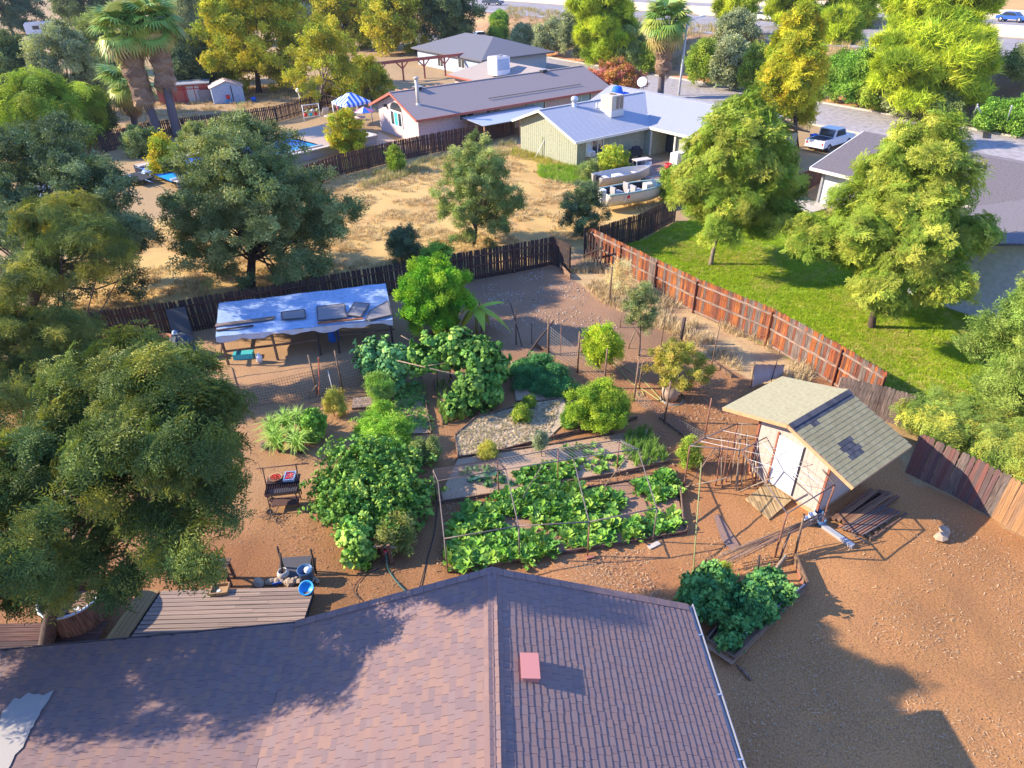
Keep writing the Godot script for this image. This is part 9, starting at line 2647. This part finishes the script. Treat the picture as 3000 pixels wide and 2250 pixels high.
# ---------------------------------------------------------------- grass, litter, weeds
func ground_cover() -> void:
	var beds: Array = [flat_poly([v3(-2.51,0.0,-13.98), v3(5.61,0.0,-15.29), v3(6.02,0.0,-20.83), v3(-2.26,0.0,-19.46)]), flat_poly([v3(-2.28,0.0,-20.71), v3(-1.46,0.0,-21.89), v3(2.15,0.0,-23.12), v3(1.34,0.0,-20.44), v3(-2.08,0.0,-19.40)])]
	var shed_hole := flat_poly([v3(8.08,0.0,-18.01), v3(9.80,0.0,-15.66), v3(11.62,0.0,-16.68), v3(10.67,0.0,-20.63)])
	beds.append(shed_hole)
	var roofline := flat_poly([v3(-6.72,0.0,-11.78), v3(-0.52,0.0,-13.97), v3(4.93,0.0,-12.43), v3(5.06,0.0,-7.98), v3(-6.83,0.0,-8.28)])
	var sunny := flat_poly([v3(6.73,0.0,-15.56), v3(10.66,0.0,-16.27), v3(14.79,0.0,-18.50), v3(16.11,0.0,-14.43), v3(12.03,0.0,-7.39), v3(4.93,0.0,-7.57), v3(4.69,0.0,-10.87), v3(4.81,0.0,-13.70), v3(5.79,0.0,-14.79)])
	var dry := [Color(0.40, 0.26, 0.14), Color(0.52, 0.37, 0.22), Color(0.28, 0.16, 0.085)]
	var m: Material = M["loose"]
	scatter("leaf_litter", "dry curled leaves scattered over the sunny dirt at the right", "leaf litter", "curl", m, sunny, 4600, 0.3, 0.75, dry, 1, 0.015, [shed_hole], 0.52, true)
	scatter("leaf_litter", "thin scatter of dry curled leaves in front of the front bed", "leaf litter", "curl", m, flat_poly([v3(-0.52,0.0,-13.97), v3(5.57,0.0,-15.09), v3(5.93,0.0,-13.66), v3(4.69,0.0,-12.51), v3(1.15,0.0,-13.43)]), 1200, 0.35, 0.8, dry, 2, 0.015, [], 0.4, true)
	scatter("leaf_litter", "dry leaves and straw over the garden dirt left of the beds", "leaf litter", "curl", m, flat_poly([v3(-12.03,0.0,-22.56), v3(-9.28,0.0,-23.79), v3(-6.87,0.0,-23.67), v3(-7.11,0.0,-19.39), v3(-7.21,0.0,-16.93), v3(-3.09,0.0,-14.14), v3(-4.06,0.0,-12.96), v3(-8.75,0.0,-13.97)]), 1300, 0.35, 0.8, [Color(0.45, 0.30, 0.16), Color(0.30, 0.18, 0.10)], 3, 0.015, [], 0.45, true)
	scatter("leaf_litter", "dry leaves under the peach and citrus trees", "leaf litter", "curl", m, flat_poly([v3(2.88,0.0,-26.24), v3(6.34,0.0,-26.48), v3(9.87,0.0,-23.96), v3(8.28,0.0,-19.86), v3(6.89,0.0,-19.92), v3(5.21,0.0,-22.44)]), 1600, 0.4, 1.0, [Color(0.45, 0.32, 0.19), Color(0.34, 0.2, 0.12)], 4, 0.015, [], 0.4, true)
	scatter("gravel", "small stones scattered over the bare back yard", "gravel", "stone_0", m, flat_poly([v3(-1.58,0.0,-34.52), v3(2.65,0.0,-37.19), v3(3.47,0.0,-35.46), v3(5.08,0.0,-31.54), v3(5.39,0.0,-28.75), v3(2.96,0.0,-27.08), v3(0.56,0.0,-27.20), v3(-1.00,0.0,-30.07)]), 900, 0.03, 0.10, [Color(0.34, 0.28, 0.23), Color(0.46, 0.38, 0.30), Color(0.28, 0.2, 0.15)], 5, 0.01, [], 0.4)
	scatter("gravel", "pebbles and clods over the trodden dirt of the yard", "gravel", "stone_1", m, flat_poly([v3(-12.62,0.0,-22.58), v3(-6.13,0.0,-23.99), v3(-2.23,0.0,-14.12), v3(11.69,0.0,-15.18), v3(11.38,0.0,-7.82), v3(5.06,0.0,-7.98), v3(4.95,0.0,-12.51), v3(-0.52,0.0,-14.06), v3(-6.32,0.0,-12.23), v3(-9.47,0.0,-13.99)]), 2200, 0.015, 0.045, [Color(0.34, 0.19, 0.09), Color(0.42, 0.25, 0.13), Color(0.26, 0.14, 0.07)], 6, 0.005, [roofline], 0.35)
	scatter("straw_mulch", "crumbled dry stalks covering the dried bed", "mulch", "straw", M["dry"], beds[1], 520, 0.5, 0.9, [Color(0.36, 0.28, 0.15), Color(0.46, 0.38, 0.22), Color(0.22, 0.22, 0.09)], 7, 0.07)
	scatter("clods", "pale clods heaped over the dried bed", "clods", "stone_2", m, beds[1], 1100, 0.05, 0.15, [Color(0.34, 0.25, 0.14), Color(0.44, 0.34, 0.20), Color(0.26, 0.18, 0.10)], 8, 0.07)
	scatter("soil_clods", "crumbly soil clods in the garden beds", "soil", "stone_2", m, beds[0], 2600, 0.02, 0.07, [Color(0.30, 0.18, 0.10), Color(0.40, 0.27, 0.16), Color(0.22, 0.13, 0.08)], 18, 0.07)
	scatter("soil_clods", "crumbly soil clods in the seedling strip", "soil", "stone_2", m, flat_poly([v3(-5.27,0.0,-24.46), v3(-4.05,0.0,-25.00), v3(-3.25,0.0,-20.99), v3(-4.40,0.0,-20.98)]), 700, 0.02, 0.07, [Color(0.36, 0.25, 0.15), Color(0.28, 0.18, 0.1)], 19, 0.065)
	scatter("dry_grass", "tufts of dry yellow grass over the empty lot", "dry grass", "straw", M["dry"], lot_poly, 9000, 0.9, 2.0, [Color(0.55, 0.40, 0.18), Color(0.68, 0.52, 0.25), Color(0.48, 0.31, 0.13)], 9, 0.0, [], 0.46)
	scatter("dry_weeds", "tall dry weeds along the red fence and the strip below it", "dry weeds", "weeds", M["dry"], strip_poly, 900, 0.6, 1.5, [Color(0.52, 0.38, 0.18), Color(0.64, 0.50, 0.27), Color(0.42, 0.30, 0.15)], 10, 0.0, [], 0.5)
	scatter("dry_weeds", "weeds along the dark brown fence of the dry lot", "weeds", "weeds", M["dry"], flat_poly([v3(-13.65,0.0,-55.89), v3(-9.93,0.0,-59.73), v3(-3.59,0.0,-64.15), v3(0.90,0.0,-68.12), v3(0.81,0.0,-62.88), v3(-3.44,0.0,-60.61), v3(-8.70,0.0,-56.38), v3(-11.95,0.0,-52.86)]), 420, 0.8, 1.7, [Color(0.40, 0.34, 0.14), Color(0.28, 0.30, 0.09), Color(0.52, 0.40, 0.18)], 11, 0.0, [], 0.45)
	scatter("green_weeds", "patch of bright green grass at the corner of the green house", "grass", "weeds", M["leaf_thin"], flat_poly([v3(2.87,0.0,-58.81), v3(6.03,0.0,-58.21), v3(7.80,0.0,-54.89), v3(7.16,0.0,-52.79), v3(4.82,0.0,-53.24), v3(2.54,0.0,-56.03)]), 700, 0.7, 1.3, [Color(0.16, 0.34, 0.02), Color(0.24, 0.42, 0.03), Color(0.34, 0.42, 0.06)], 12, 0.0)
	scatter("green_weeds", "yellow green weeds along the foot of the green gable wall", "weeds", "weeds", M["leaf_thin"], flat_poly([v3(0.85,0.0,-65.06), v3(6.08,0.0,-58.79), v3(5.89,0.0,-56.81), v3(0.29,0.0,-62.44)]), 300, 0.6, 1.2, [Color(0.36, 0.36, 0.05), Color(0.46, 0.42, 0.1)], 13, 0.0)
	scatter("lawn_grass", "mown green grass of the neighbour's lawn", "lawn", "lawn", M["leaf_thin"], lawn_poly, 26000, 1.1, 2.2, [Color(0.22, 0.36, 0.01), Color(0.32, 0.46, 0.02), Color(0.46, 0.50, 0.05)], 14, 0.0)
	scatter("lawn_grass", "yellowed dry patches in the neighbour's lawn", "lawn", "lawn", M["leaf_thin"], lawn_poly, 7000, 1.1, 2.0, [Color(0.50, 0.46, 0.10), Color(0.60, 0.50, 0.18), Color(0.40, 0.42, 0.06)], 24, 0.0, [], 0.62)
	scatter("bank_grass", "dry grass and weeds on the bank across the street", "dry grass", "weeds", M["dry"], flat_poly([v3(-2.53,0.0,-153.55), v3(22.61,0.0,-114.44), v3(33.32,0.0,-93.78), v3(42.67,0.0,-80.33), v3(50.64,0.0,-67.42), v3(59.75,0.0,-77.56), v3(50.88,0.0,-97.60), v3(33.67,0.0,-130.09), v3(1.62,0.0,-184.57)]), 1500, 1.2, 2.6, [Color(0.46, 0.34, 0.15), Color(0.34, 0.32, 0.1), Color(0.56, 0.38, 0.16)], 15, 0.0, [], 0.5)
	scatter("dry_grass", "dry grass under the trees beyond the far fence", "dry grass", "straw", M["dry"], flat_poly([v3(-47.35,0.0,-57.82), v3(-39.18,0.0,-67.77), v3(-31.49,0.0,-76.83), v3(-20.82,0.0,-92.64), v3(-26.24,0.0,-105.77), v3(-48.87,0.0,-103.43), v3(-63.46,0.0,-85.36)]), 2400, 1.5, 3.0, [Color(0.52, 0.36, 0.15), Color(0.62, 0.45, 0.2)], 16, 0.0, [], 0.45)
	scatter("pool_lawn", "grass strip below the pool wall", "lawn", "lawn", M["leaf_thin"], flat_poly([v3(-16.49,0.0,-59.91), v3(-15.24,0.0,-64.99), v3(-12.88,0.0,-67.56), v3(-9.13,0.0,-63.38), v3(-13.39,0.0,-58.60), v3(-14.24,0.0,-57.84)]), 2200, 1.6, 2.6, [Color(0.10, 0.22, 0.02), Color(0.18, 0.3, 0.04)], 17, 0.0)
